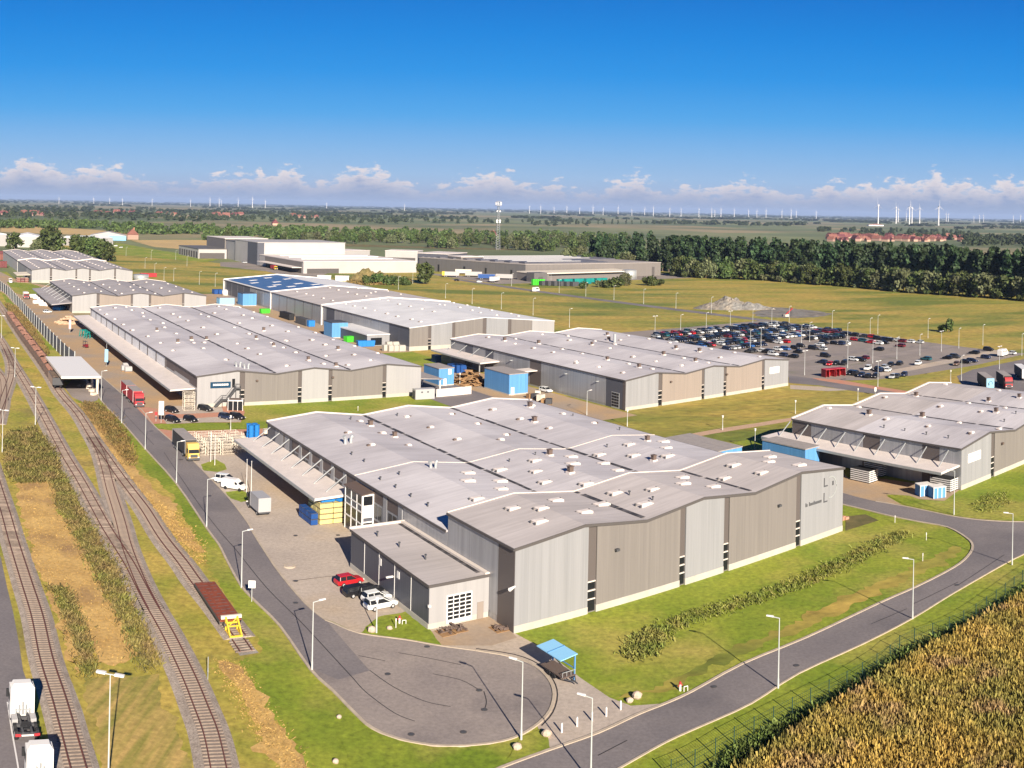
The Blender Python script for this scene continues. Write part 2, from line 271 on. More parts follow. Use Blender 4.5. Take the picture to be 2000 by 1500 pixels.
# ---------------------------------------------------------------- mesh helpers
SINGLE = {'headlights': 'headlight', 'side_rib': 'side_rib', 'rib': 'rib', 'deck_gap': 'deck_gap', 'roof_light': 'roof_light', 'joint_strip': 'joint_strip', 'sign_letters': 'sign_letter', 'canopy_post': 'canopy_post', 'vent_grille': 'vent_grille', 'corner_posts': 'corner_post', 'bricks': 'brick', 'platforms': 'platform', 'wall_lamps': 'wall_lamp', 'louvres': 'louvre', 'panes': 'pane'}
class MB:
    def __init__(s): s.v = []; s.f = []; s.m = []; s.cut = []
    def add(s, V, F, mi=0):
        o = len(s.v); s.cut.append((o, len(s.f))); s.v += [tuple(p) for p in V]; s.f += [tuple(i + o for i in f) for f in F]; s.m += [mi] * len(F); return s
    def box(s, x0, x1, y0, y1, z0, z1, mi=0):
        V = [(x0, y0, z0), (x1, y0, z0), (x1, y1, z0), (x0, y1, z0), (x0, y0, z1), (x1, y0, z1), (x1, y1, z1), (x0, y1, z1)]
        return s.add(V, [(3, 2, 1, 0), (4, 5, 6, 7), (0, 1, 5, 4), (1, 2, 6, 5), (2, 3, 7, 6), (3, 0, 4, 7)], mi)
    def rbox(s, cx, cy, z0, z1, lx, ly, rz=0, mi=0):
        c, n = math.cos(rz), math.sin(rz); P = []
        for z in (z0, z1):
            for a, b in ((-1, -1), (1, -1), (1, 1), (-1, 1)):
                x, y = a * lx / 2, b * ly / 2; P.append((cx + c * x - n * y, cy + n * x + c * y, z))
        return s.add(P, [(3, 2, 1, 0), (4, 5, 6, 7), (0, 1, 5, 4), (1, 2, 6, 5), (2, 3, 7, 6), (3, 0, 4, 7)], mi)
    def bar(s, p, q, w, h=None, mi=0):
        p, q = Vector(p), Vector(q); h = h or w; d = (q - p).normalized()
        u = d.cross(Vector((0, 0, 1)))
        if u.length < .01: u = Vector((1, 0, 0))
        u.normalize(); k = u.cross(d)
        P = [e + u * a * w / 2 + k * b * h / 2 for e in (p, q) for a, b in ((-1, -1), (1, -1), (1, 1), (-1, 1))]
        return s.add(P, [(0, 1, 2, 3), (7, 6, 5, 4), (0, 4, 5, 1), (1, 5, 6, 2), (2, 6, 7, 3), (3, 7, 4, 0)], mi)
    def cyl(s, p, q, r0, r1=None, n=8, mi=0, cap=True):
        p, q = Vector(p), Vector(q); r1 = r0 if r1 is None else r1; d = (q - p).normalized()
        u = d.cross(Vector((0, 0, 1)))
        if u.length < .01: u = Vector((1, 0, 0))
        u.normalize(); k = d.cross(u); P = []
        for e, r in ((p, r0), (q, r1)):
            for i in range(n): t = 2 * PI * i / n; P.append(e + (u * math.cos(t) + k * math.sin(t)) * r)
        F = [(i, (i + 1) % n, n + (i + 1) % n, n + i) for i in range(n)]
        if cap: F += [tuple(range(n - 1, -1, -1)), tuple(range(n, 2 * n))]
        return s.add(P, F, mi)
    def prism(s, poly, y0, y1, mi=0):     # polygon in x,z pushed along y
        n = len(poly); P = [(x, y0, z) for x, z in poly] + [(x, y1, z) for x, z in poly]
        return s.add(P, [tuple(range(n)), tuple(range(2 * n - 1, n - 1, -1))] + [(i, n + i, n + (i + 1) % n, (i + 1) % n) for i in range(n)], mi)
    def prismx(s, poly, x0, x1, mi=0):    # polygon in y,z pushed along x
        n = len(poly); P = [(x0, y, z) for y, z in poly] + [(x1, y, z) for y, z in poly]
        return s.add(P, [tuple(range(n - 1, -1, -1)), tuple(range(n, 2 * n))] + [((i + 1) % n, n + (i + 1) % n, n + i, i) for i in range(n)], mi)
    def loft(s, rings, mi=0, cap=True):
        n = len(rings[0]); P = [p for r in rings for p in r]; F = []
        for k in range(len(rings) - 1):
            for i in range(n): j = (i + 1) % n; F.append((k * n + i, k * n + j, (k + 1) * n + j, (k + 1) * n + i))
        if cap: F += [tuple(range(n - 1, -1, -1)), tuple(range((len(rings) - 1) * n, len(rings) * n))]
        return s.add(P, F, mi)
    def build(s, name, mats, parent=None, smooth=False, me=None):
        if name in SINGLE and len(s.cut) > 1:          # one object for each piece
            ends = s.cut[1:] + [(len(s.v), len(s.f))]
            for (v0, f0), (v1, f1) in zip(s.cut, ends):
                q = MB(); q.add(s.v[v0:v1], [tuple(i - v0 for i in f) for f in s.f[f0:f1]]); q.m = s.m[f0:f1]; o = q.build(SINGLE[name], mats, parent, smooth)
            return o
        if me is None:
            me = bpy.data.meshes.new(name); me.from_pydata(s.v, [], s.f)
            for x in (mats if isinstance(mats, (list, tuple)) else [mats]): me.materials.append(M[x] if isinstance(x, str) else x)
            me.polygons.foreach_set('material_index', s.m)
            if smooth: me.polygons.foreach_set('use_smooth', [True] * len(s.f))
            me.update()
        return link(name, me, parent)
def link(name, me, parent=None):
    o = bpy.data.objects.new(name, me); COL.objects.link(o)
    if parent is not None: o.parent = parent
    return o
def np_mesh(name, V, F, m):
    me = bpy.data.meshes.new(name); V = np.asarray(V, np.float32); F = np.asarray(F, np.int32); k = F.shape[1]
    me.vertices.add(len(V)); me.vertices.foreach_set('co', V.ravel())
    me.loops.add(F.size); me.loops.foreach_set('vertex_index', F.ravel())
    me.polygons.add(len(F)); me.polygons.foreach_set('loop_start', np.arange(0, F.size, k, dtype=np.int32))
    me.update(calc_edges=True); me.materials.append(M[m]); return me
def tag(o, label=None, cat=None, group=None, kind=None):
    if label: o['label'] = label
    if cat: o['category'] = cat
    if group: o['group'] = group
    if kind: o['kind'] = kind
    return o
def thing(name, label, cat, loc, rz=0.0, group=None):
    o = bpy.data.objects.new(name, None); COL.objects.link(o); o.location = loc; o.rotation_euler = (0, 0, rz); o.empty_display_size = .5
    return tag(o, label, cat, group)
def site(name, label, cat, s, t, group=None, rz=0.0): return thing(name, label, cat, W(s, t), A33 + rz, group)
def kids(o): return [c for c in bpy.data.objects if c.parent == o]
def proto(o):
    """remember a finished thing as (object, its parts, their parts) so that copies are cheap"""
    return (o, [(c, kids(c)) for c in kids(o)])
def dup(pr, loc, rz, label, group=None, scale=None):
    r = pr[0].copy(); COL.objects.link(r); r.location = loc; r.rotation_euler = (0, 0, rz); r['label'] = label
    if group: r['group'] = group
    if scale is not None: r.scale = (scale,) * 3 if isinstance(scale, (int, float)) else scale
    for c, g in pr[1]:
        d = c.copy(); COL.objects.link(d); d.parent = r
        for e in g: k = e.copy(); COL.objects.link(k); k.parent = d
    return r
ONES = 'zero first second third fourth fifth sixth seventh eighth ninth tenth eleventh twelfth thirteenth fourteenth fifteenth sixteenth seventeenth eighteenth nineteenth'.split()
TENS = ['', '', 'twent', 'thirt', 'fort', 'fift', 'sixt', 'sevent', 'eight', 'ninet']
def ordw(n):
    if n < 20: return ONES[n]
    if n < 100: return TENS[n // 10] + ('ieth' if n % 10 == 0 else 'y-' + ONES[n % 10])
    return 'hundred-and-' + ordw(n - 100) if n > 100 else 'hundredth'
def smooth(pts, n=4, closed=False):
    out = []; k = len(pts)
    for i in range(k - 1):
        p0, p1, p2, p3 = pts[max(i - 1, 0)], pts[i], pts[i + 1], pts[min(i + 2, k - 1)]
        for j in range(n):
            t = j / n
            out.append(tuple(.5 * (2 * b + (c - a) * t + (2 * a - 5 * b + 4 * c - d) * t * t + (3 * b - a - 3 * c + d) * t ** 3) for a, b, c, d in zip(p0, p1, p2, p3)))
    out.append(tuple(pts[-1])); return out
def world_path(px, n=4): return smooth([tuple(G(x, y))[:2] for x, y in px], n)
def resample(P, step):
    out = [P[0]]; acc = 0; 
    for a, b in zip(P[:-1], P[1:]):
        d = math.dist(a, b); s = step - acc
        while s <= d: out.append((a[0] + (b[0] - a[0]) * s / d, a[1] + (b[1] - a[1]) * s / d)); s += step
        acc = d - (s - step)
    return out
def normals(P):
    out = []
    for i in range(len(P)):
        a, b = P[max(i - 1, 0)], P[min(i + 1, len(P) - 1)]; d = math.hypot(b[0] - a[0], b[1] - a[1]) or 1
        out.append((-(b[1] - a[1]) / d, (b[0] - a[0]) / d))
    return out
def sheet(name, pts, z, m, world=False, kind='structure', ragged=0.0):
    if ragged:
        Q = [tuple(p[:2]) for p in pts] if world else [tuple(G(*p))[:2] for p in pts]
        rr = random.Random(len(Q) * 7 + int(Q[0][0])); E_ = []; off = 0.0
        for a, b in zip(Q, Q[1:] + Q[:1]):
            n = max(1, int(math.dist(a, b) / .7))
            for k in range(n):
                t = k / n; dx, dy = b[0] - a[0], b[1] - a[1]; L_ = math.hypot(dx, dy) or 1; off = off * .6 + rr.gauss(0, ragged * .6)
                E_.append((a[0] + dx * t - dy / L_ * off, a[1] + dy * t + dx / L_ * off))
        pts, world = E_, True
    P = [Vector((p[0], p[1], z)) for p in pts] if world else [Vector((*G(*p)[:2], z)) for p in pts]
    tri = tessellate_polygon([P]); me = bpy.data.meshes.new(name)
    F = []
    for t in tri:
        a, b, c = (P[i] for i in t)
        F.append(t if (b - a).cross(c - a).z > 0 else (t[0], t[2], t[1]))
    me.from_pydata([tuple(p) for p in P], [], F); me.materials.append(M[m]); me.update()
    o = link(name, me); o['kind'] = kind; return o
def ribbon(name, P, wl, wr, z, m, h=0.0, kind='structure', parent=None, slope=0.0):
    Nn = normals(P); mb = MB(); n = len(P); V = []
    for (x, y), (a, b) in zip(P, Nn):
        if h: V += [(x + a * (wl + slope), y + b * (wl + slope), z), (x + a * wl, y + b * wl, z + h), (x - a * wr, y - b * wr, z + h), (x - a * (wr + slope), y - b * (wr + slope), z)]
        else: V += [(x + a * wl, y + b * wl, z), (x - a * wr, y - b * wr, z)]
    k = 4 if h else 2; F = []
    for i in range(n - 1):
        for j in range(k - 1): a = i * k + j; F.append((a, a + 1, a + k + 1, a + k))
    if h: F += [(0, 3, 2, 1), ((n - 1) * 4, (n - 1) * 4 + 1, (n - 1) * 4 + 2, (n - 1) * 4 + 3)]
    mb.add(V, F); o = mb.build(name, m, parent)
    if parent is None: o['kind'] = kind
    return o
# ================================================================ ground, fields, lawns, roads
gb = MB(); gb.add([(-26000, -900, 0), (26000, -900, 0), (26000, 42000, 0), (-26000, 42000, 0)], [(0, 1, 2, 3)])
tag(gb.build('ground', 'ground'), kind='structure')
def stpoly(*a): return [tuple(W(s, t))[:2] for s, t in a]
sheet('meadow', stpoly((66, 60), (185, 60), (330, -40), (640, -40), (640, 700), (300, 700), (190, 760), (120, 1080), (66, 1080)), .04, 'meadow', True)
sheet('stubble_field', [(255, 469), (330, 468), (420, 469), (420, 487), (360, 487), (300, 482)], .08, 'stubble', ragged=2.0)
sheet('stubble_field', [(0, 441), (80, 442), (180, 448), (260, 456), (250, 463), (170, 459), (0, 452)], .08, 'stubble', ragged=2.0)
sheet('green_field', [(225, 473), (320, 490), (430, 507), (400, 512), (230, 497), (215, 485)], .09, 'lawn', ragged=1.5)
sheet('scrub_ground', [(690, 477), (800, 481), (1000, 486), (1000, 492), (700, 487), (560, 478)], .09, 'soil', ragged=2.5)
sheet('lawn', stpoly((-45, -60), (230, -90), (230, 60), (185, 110), (104, 232), (-8, 232), (-8, 545), (-70, 545), (-45, 300)), .02, 'lawn', True)
sheet('lawn', stpoly((-45, 300), (-60, 640), (-8, 640), (-8, 300)), .021, 'lawn', True)
# railway side: dry grass
sheet('railway_verge', [(-160, 470), (0, 568), (30, 625), (60, 668), (100, 715), (128, 750), (150, 787), (217, 816), (255, 868), (273, 906), (315, 952), (345, 976), (360, 1015),
                        (395, 1071), (409, 1113), (472, 1218), (507, 1274), (465, 1295), (490, 1347), (525, 1400), (560, 1450), (600, 1505), (640, 1600), (-300, 1600), (-300, 900)], .045, 'verge', ragged=.4)
sheet('dry_grass_plot', smooth([(28, 944), (102, 944), (111, 988), (136, 1031), (173, 1101), (203, 1159), (232, 1215), (262, 1290), (200, 1305), (168, 1262), (150, 1205), (128, 1150), (90, 1148), (68, 1101), (43, 1020)], 3), .07, 'tan', ragged=0.5)
sheet('dry_grass_plot', [(88, 1148), (112, 1152), (120, 1180), (140, 1220), (150, 1268), (158, 1318), (140, 1322), (118, 1262), (100, 1195)], .075, 'tan', ragged=0.5)
sheet('mown_stripes', [(160, 1325), (300, 1320), (318, 1372), (340, 1430), (372, 1500), (380, 1560), (215, 1560), (185, 1450)], .07, 'stripes', ragged=0.5)
sheet('dry_grass_bank', smooth([(425, 1290), (470, 1300), (495, 1350), (530, 1400), (560, 1445), (600, 1505), (560, 1520), (510, 1460), (470, 1390), (440, 1330)], 3), .072, 'tan', ragged=0.6)
sheet('dry_grass_bank', smooth([(154, 787), (185, 815), (255, 905), (300, 958), (330, 975), (345, 985), (352, 1020), (395, 1072), (392, 1080), (358, 1068), (318, 1022), (262, 962), (215, 890), (172, 830)], 3), .072, 'tan', ragged=0.6)
sheet('dry_grass_bank', [(0, 596), (20, 603), (62, 664), (92, 706), (84, 712), (42, 660), (0, 612)], .073, 'soil', ragged=0.6)
# asphalt road past the railway (bottom left)
sheet('service_road', [(-260, 1000), (-20, 1045), (0, 1092), (12, 1150), (24, 1200), (36, 1266), (43, 1314), (56, 1350), (66, 1410), (74, 1455), (100, 1482), (112, 1540), (120, 1600), (-300, 1600)], .06, 'asphalt')
ribbon('road_line', world_path([(12, 1376), (20, 1430), (32, 1500), (40, 1560)]), .08, .08, .075, 'white')
# paved yards
sheet('yard', [(-40, 520), (0, 530), (30, 545), (60, 552), (110, 560), (140, 611), (384, 793), (300, 815), (283, 812), (262, 792), (240, 775), (205, 742), (150, 722), (96, 671), (50, 619), (9, 574), (-40, 545)], .05, 'yardtan')
sheet('grass_plot', [(12, 550), (60, 553), (80, 560), (92, 575), (60, 580), (30, 572)], .08, 'lawn')
sheet('brick_parking', [(262, 792), (310, 800), (384, 793), (470, 790), (478, 806), (470, 826), (400, 826), (335, 829), (316, 828), (296, 829)], .08, 'brick')
sheet('parking_bay', [(330, 793), (384, 795), (432, 794), (436, 806), (345, 810), (328, 806)], .095, 'yard')
sheet('parking_bay', [(318, 818), (395, 817), (468, 812), (470, 825), (400, 826), (325, 829)], .095, 'yard')
sheet('brick_path', [(296, 829), (306, 838), (345, 843), (420, 841), (520, 838), (560, 850), (520, 852), (430, 849), (405, 856), (372, 856), (350, 872), (330, 858)], .085, 'brick')
sheet('yard', [(372, 858), (405, 850), (470, 846), (521, 848), (700, 1000), (780, 1060), (1001, 1235), (1052, 1262), (1102, 1300), (1135, 1325), (1190, 1362), (1232, 1378), (1310, 1372), (1245, 1396), (1168, 1433), (1070, 1468),
               (1050, 1420), (990, 1340), (930, 1272), (860, 1263), (790, 1251), (702, 1239), (650, 1216), (620, 1205), (546, 1122), (518, 1081), (497, 1045), (470, 1005), (448, 976), (413, 938), (357, 882), (352, 872)], .05, 'yard')
# main road on the left with its turning circle
road_l = [(150, 715), (176, 742), (196, 782), (238, 826), (283, 878), (343, 945), (402, 1032), (427, 1066), (441, 1094), (469, 1145), (497, 1176), (546, 1225), (605, 1309), (650, 1352), (695, 1398), (727, 1425), (779, 1446), (846, 1458), (916, 1458), (982, 1449), (1018, 1436), (1052, 1414), (1074, 1389), (1082, 1358), (1073, 1330), (1045, 1302), (1000, 1284), (930, 1272)]
road_r = [(930, 1272), (860, 1263), (790, 1251), (702, 1239), (650, 1219), (637, 1214), (595, 1180), (546, 1122), (518, 1081), (494, 1043), (483, 1022), (448, 976), (413, 938), (357, 882), (301, 833), (276, 801), (240, 772), (205, 742), (178, 718)]
RL = world_path(road_l, 3); RR = world_path(road_r, 3)
sheet('road', RL + RR[1:], .065, 'asphalt', True)
sheet('turning_circle', [(560, 1238), (605, 1290), (660, 1330), (722, 1312), (702, 1290), (640, 1218), (700, 1240), (790, 1252), (860, 1264), (930, 1273), (1000, 1286), (1044, 1304), (1071, 1331), (1079, 1358), (1071, 1388), (1049, 1413), (1016, 1434), (982, 1447), (916, 1456), (846, 1456), (779, 1444), (729, 1423), (697, 1396), (652, 1350), (607, 1307)][2:], .08, 'asphalt_old')
ribbon('kerb', RL, .16, .16, .03, 'kerb', h=.14)
ribbon('kerb', world_path(road_r[5:], 3), .14, .14, .03, 'kerb', h=.12)
ribbon('kerb', world_path(road_r[:6], 3), .10, .10, .03, 'kerb', h=.12)
ribbon('kerb', world_path([(930, 1268), (1004, 1279), (1052, 1298), (1080, 1328), (1089, 1358), (1080, 1392), (1058, 1418)], 3), .06, .06, .03, 'tar', h=.07)
for q in ([(320, 885), (380, 975), (425, 1035), (462, 1078), (520, 1150), (590, 1220), (690, 1328)], [(722, 1312), (770, 1345), (830, 1372), (880, 1382)], [(690, 1328), (715, 1355), (770, 1395), (810, 1411)],
          [(700, 1283), (752, 1293)], [(778, 1277), (830, 1286), (900, 1300)], [(845, 1318), (900, 1330), (934, 1348)], [(945, 1352), (950, 1372), (946, 1388)], [(1168, 1476), (1225, 1446)], [(1780, 1180), (1870, 1136)], [(1870, 1142), (1960, 1083)], [(1700, 1218), (1770, 1188)], [(225, 790), (300, 870)], [(570, 1137), (640, 1128), (690, 1126)]):
    ribbon('tar_seam', world_path(q, 4), .055, .055, .092, 'tar')
# the lane along the bottom and the junction on the right
lane_u = [(940, 1520), (979, 1500), (1070, 1466), (1168, 1431), (1245, 1395), (1300, 1373), (1350, 1350), (1450, 1295), (1573, 1244), (1713, 1178), (1790, 1144), (1860, 1108), (1888, 1086), (1898, 1066), (1886, 1050), (1848, 1029), (1790, 1018), (1736, 1007), (1683, 994), (1640, 984), (1560, 962)]
lane_x = [(1560, 935), (1651, 964), (1710, 979), (1758, 987), (1816, 999), (1865, 1009), (1923, 1016), (2000, 1019), (2120, 1016)]
lane_d = [(2120, 1020), (2000, 1081), (1958, 1102), (1860, 1158), (1780, 1207), (1685, 1256), (1559, 1314), (1468, 1372), (1370, 1417), (1300, 1449), (1210, 1500), (1150, 1535)]
sheet('road', world_path(lane_u, 3) + world_path(lane_x, 3) + world_path(lane_d, 3), .066, 'asphalt', True)
ribbon('kerb', world_path(lane_u[:-1], 3), .15, .22, .03, 'kerb', h=.12)
ribbon('kerb', world_path(lane_x[2:], 3), .16, .16, .03, 'kerb', h=.12)
ribbon('kerb', world_path(lane_d[1:], 3), .12, .12, .03, 'kerb', h=.10)
sheet('worn_grass', smooth([(1205, 1368), (1300, 1325), (1400, 1280), (1530, 1222), (1650, 1160), (1790, 1105), (1850, 1075), (1868, 1068), (1860, 1088), (1780, 1128), (1650, 1190), (1530, 1245), (1400, 1300), (1300, 1350)], 2), .05, 'meadow', ragged=0.7)
# lawn islands and plots lying on the yards
for q in ([(392, 908), (420, 898), (438, 908), (442, 918), (425, 923), (396, 920)], [(440, 962), (470, 960), (498, 968), (500, 978), (470, 982), (448, 975)], [(702, 1239), (742, 1207), (792, 1196), (838, 1232), (862, 1262), (790, 1250)], [(300, 832), (318, 829), (400, 827), (470, 826), (500, 822), (520, 836), (420, 840), (345, 841), (306, 837)], [(385, 858), (405, 857), (408, 878), (398, 880)],
          [(978, 1500), (1016, 1440), (1056, 1424), (1072, 1440), (1076, 1466)], [(885, 1508), (979, 1500), (1018, 1438), (982, 1452), (916, 1461), (846, 1461), (779, 1449), (727, 1428), (700, 1412), (660, 1440), (700, 1530)]):
    sheet('grass_island', q, .085, 'lawn', ragged=.12)
sheet('gravel_apron', [(838, 1236), (958, 1200), (1001, 1237), (1010, 1246), (960, 1262), (900, 1262), (862, 1262)], .07, 'yardtan')
# middle: yard between the halls, lane, gravel path
sheet('yard', stpoly((88, 98), (103, 98), (103, 205), (66, 205), (66, 150), (76, 152), (84, 132)), .05, 'yardtan', True)
sheet('road', stpoly((66, 118), (84, 126), (84, 180), (66, 180)), .06, 'asphalt', True)
sheet('yard', stpoly((66, 205), (104, 225), (104, 470), (66, 470)), .05, 'yardtan', True)
sheet('grass_plot', stpoly((76, 196), (104, 196), (104, 228), (80, 228)), .08, 'lawn', True)
sheet('gravel_path', smooth([(1340, 849), (1400, 838), (1480, 826), (1545, 816), (1545, 822), (1480, 833), (1400, 846), (1345, 856)], 2), .06, 'gravelpath')
sheet('yard', [(1470, 905), (1600, 890), (1660, 935), (1690, 930), (1875, 955), (1843, 978), (1800, 975), (1730, 968), (1760, 985), (1700, 977), (1640, 962), (1560, 930)], .055, 'yardtan')
sheet('grass_plot', smooth([(1730, 966), (1775, 968), (1810, 980), (1850, 978), (1900, 960), (2000, 930), (2100, 925), (2100, 1010), (1923, 1014), (1865, 1006), (1816, 996), (1768, 986)], 2), .08, 'lawn')
# road and verge by the car park
sheet('road', [(1540, 733), (1600, 741), (1690, 757), (1780, 770), (1800, 780), (1770, 776), (1680, 766), (1600, 753), (1540, 748)], .065, 'asphalt')
sheet('brick_path', [(1585, 738), (1640, 742), (1720, 756), (1790, 767), (1780, 771), (1690, 757), (1600, 743)], .07, 'brick')
sheet('yard', [(1543, 752), (1600, 755), (1660, 762), (1620, 764), (1543, 760)], .06, 'yard')
lot = stpoly((183, 104), (186, 236), (312, 236), (300, 160), (292, 112), (290, 84), (250, 84), (215, 88), (200, 92))
sheet('car_park', lot, .06, 'lot', True)
for t0 in (119, 136, 153, 170): sheet('car_park_lane', stpoly((200, t0), (292, t0), (292, t0 + 7.2), (200, t0 + 7.2)), .08, 'asphalt_old', True)
sheet('car_park_lane', stpoly((203, 95.2), (292, 93), (292, 100), (205, 100.6)), .08, 'yard', True)
sheet('access_road', stpoly((305, 238), (313, 238), (313, 470), (316, 560), (308, 560), (305, 470)), .065, 'asphalt', True)
sheet('access_road', stpoly((186, 236), (312, 236), (313, 243), (186, 242)), .07, 'lot', True)
sheet('truck_park', [(1868, 735), (1900, 722), (2000, 702), (2120, 690), (2120, 790), (1990, 772), (1880, 757)], .06, 'asphalt')
sheet('gravel_flat', smooth([(1470, 613), (1500, 600), (1550, 603), (1620, 612), (1600, 619), (1540, 621), (1480, 618)], 3), .08, 'gravelheap', ragged=1.2)
sheet('yard', [(430, 512), (500, 512), (600, 530), (640, 534), (600, 548), (520, 530), (430, 520)], .07, 'lot')
sheet('yard', stpoly((318, 505), (520, 505), (520, 560), (345, 560), (318, 640)), .07, 'lot', True)
# ================================================================ railway
def track(name, label, px, n=5, sleeper_step=.62, detail=True, bl=1.5, br=1.5, gauge=1.5, ends=True):
    P = resample(world_path(px, n), .5); mid = P[len(P) // 2]
    root = thing(name, label, 'railway track', (mid[0], mid[1], 0))
    inv = [(x - mid[0], y - mid[1]) for x, y in P]
    ribbon('ballast', inv, bl, br, .05, 'ballast', h=.16, parent=root, slope=.6)
    Nn = normals(inv)
    for s in (1, -1):
        L = [(x + a * s * gauge / 2, y + b * s * gauge / 2) for (x, y), (a, b) in zip(inv, Nn)]
        ribbon('rail', L, .055, .055, .30, 'rail', h=.16, parent=root)
    S = resample(inv, sleeper_step); Ns = normals(S)
    item = sorted(zip(S, Ns), key=lambda q: math.hypot(q[0][0] + mid[0], q[0][1] + mid[1]))
    rest = MB(); me = None
    for i, ((x, y), (a, b)) in enumerate(item):
        ang = math.atan2(b, a)
        if i < 100:
            if me is None:
                mb = MB(); mb.box(-1.3, 1.3, -.13, .13, .0, .1); o = mb.build('sleeper', 'sleeper', root); me = o.data
            else: o = link('sleeper', me, root)
            o.location = (x, y, .205); o.rotation_euler = (0, 0, ang)
        else: rest.rbox(x, y, .205, .305, 2.6, .26, ang)
    if rest.v: rest.build('sleepers', 'sleeper', root)['kind'] = 'stuff'
    return root
track('railway_track', 'leftmost railway track, running beside the asphalt road with the white tractor unit', [(-60, 790), (-28, 880), (-8, 950), (10, 1009), (24, 1060), (48, 1138), (70, 1209), (88, 1293), (115, 1380), (148, 1500), (168, 1570)], br=1.5)
sheet('gravel_strip', [(12, 945), (30, 1000), (50, 1080), (82, 1200), (112, 1280), (140, 1340), (160, 1395), (190, 1500), (205, 1570), (150, 1570), (140, 1480), (105, 1350), (80, 1245), (50, 1140), (20, 1040), (0, 960)], .055, 'ballastfine')
track('railway_track', 'long middle railway track curving from the upper left to the bottom edge', [(-40, 610), (0, 664), (24, 708), (61, 770), (86, 816), (108, 858), (129, 897), (155, 940), (179, 984), (205, 1032), (230, 1072), (254, 1111), (287, 1175), (320, 1232), (346, 1283), (371, 1337), (392, 1390), (410, 1438), (424, 1500), (436, 1570)], br=1.7)
track('railway_track', 'right railway track carrying the freight wagons and the yellow buffer stop', [(-28, 556), (5.5, 606), (39, 656), (68, 696), (95, 734), (117, 770), (152, 811), (180, 857), (208, 897), (231, 930), (258, 966), (284, 1001), (317, 1054), (356, 1104), (382, 1141), (418, 1184), (450, 1226), (470, 1252)])
track('railway_track', 'short connecting track that branches at the points between two railway tracks', [(180, 857), (193, 882), (204, 915), (214, 956), (225, 992), (235, 1026), (244, 1063), (256, 1099), (276, 1148), (300, 1196)])
track('railway_track', 'branch track leaving the middle track at the left edge of the photo', [(10, 682), (20, 708), (21, 733), (12, 762), (0, 794), (-14, 826)])
track('railway_track', 'second branch track crossing at the left edge beside the gravel', [(-30, 700), (0, 735), (6, 756), (4, 790), (-6, 830)])
# ================================================================ industrial halls (site grid: x along the front wall, y into the depth)
BW = 22.0
def zroof(x, nb, ze, zr, single=False):
    if single:
        w = nb * BW; return ze + (zr - ze) * (1 - abs(x - w / 2) / (w / 2))
    f = (x / BW) % 1.0
    if x >= nb * BW - 1e-6: f = 1.0
    return ze + (zr - ze) * (1 - abs(f - .5) * 2)
def breaks(nb, single):
    return [0, nb * BW / 2, nb * BW] if single else [i * BW / 2 for i in range(2 * nb + 1)]
vent_me = {}
def vent_mesh(kind):
    if kind in vent_me: return vent_me[kind]
    mb = MB()
    if kind == 'dome':
        mb.loft([[(-a, -b, -.35), (a, -b, -.35), (a, b, -.35), (-a, b, -.35)] for a, b in ((.8, .8),)] + [[(-a, -b, z), (a, -b, z), (a, b, z), (-a, b, z)] for a, b, z in ((.72, .72, .3), (.55, .55, .52), (.2, .2, .62))], 0)
        mb.box(-1.75, -.95, -.35, .35, -.3, .32, 1)  # dark box beside the dome: opened flap and its shadow put into colour
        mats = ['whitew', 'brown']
    elif kind == 'flap':
        mb.box(-1.25, 1.25, -.85, .85, -.4, .32, 0); mb.loft([[(-1.2, -.8, .32), (1.2, -.8, .32), (1.2, .8, .32), (-1.2, .8, .32)], [(-.9, -.5, .5), (.9, -.5, .5), (.9, .5, .5), (-.9, .5, .5)]], 0)
        mb.box(-1.6, -1.38, -.8, -.55, -.3, .3, 1); mb.box(-1.6, -1.38, .55, .8, -.3, .3, 1); mb.box(1.35, 1.55, .5, .72, -.3, .35, 1); mb.box(-1.5, 1.3, .9, .98, -.3, .06, 1)
        mats = ['whitew', 'darkgrey']
    elif kind == 'fan':
        mb.box(-.8, .8, -.8, .8, -.4, .4, 0); mb.box(-.55, .55, -.55, .55, .4, 1.5, 1); mb.box(-.68, .68, -.68, .68, 1.5, 1.68, 1); mats = ['whitew', 'brown']
    elif kind == 'stub':
        mb.cyl((0, 0, -.3), (0, 0, .45), .11, n=6); mb.cyl((0, 0, .45), (0, 0, .6), .2, n=6); mats = ['darkgrey']
    else:
        for a in (-.5, .5): mb.cyl((a, 0, -.3), (a * 1.1, 0, .9), .28, n=8); mb.cyl((a * 1.1, 0, .9), (a * 1.7, -.1, 1.35), .33, n=8)
        mats = ['steel']
    o = mb.build('roof_vent', mats); me = o.data; bpy.data.objects.remove(o); vent_me[kind] = me; return me
def add_vents(root, s0, t0, nb, segs, px, kind, z=9.1, single=False, name='roof_vent', lim=100):
    for x, y in px:
        for _ in range(3):
            s, t = GST(x, y, z); lx, ly = s - s0, t - t0
            seg = next((q for q in segs if q[0] <= ly <= q[1]), segs[-1])
            z = zroof(min(max(lx, .8), nb * BW - .8), nb, seg[2], seg[3], single)
        if not (-.5 < lx < nb * BW + .5 and segs[0][0] - 1 < ly < segs[-1][1] + 1): continue
        o = link(name, vent_mesh(kind), root); k_ = {'dome': .62, 'flap': .8, 'fan': .7}.get(kind, 1.0) * random.uniform(.9, 1.1); o.scale = (k_, k_, k_ * (.8 if kind == 'flap' else 1)); o.rotation_euler = (0, 0, random.choice([0, 0, PI]) if kind == 'dome' else 0); o.location = (min(max(lx, 1.2), nb * BW - 1.2), ly, z)
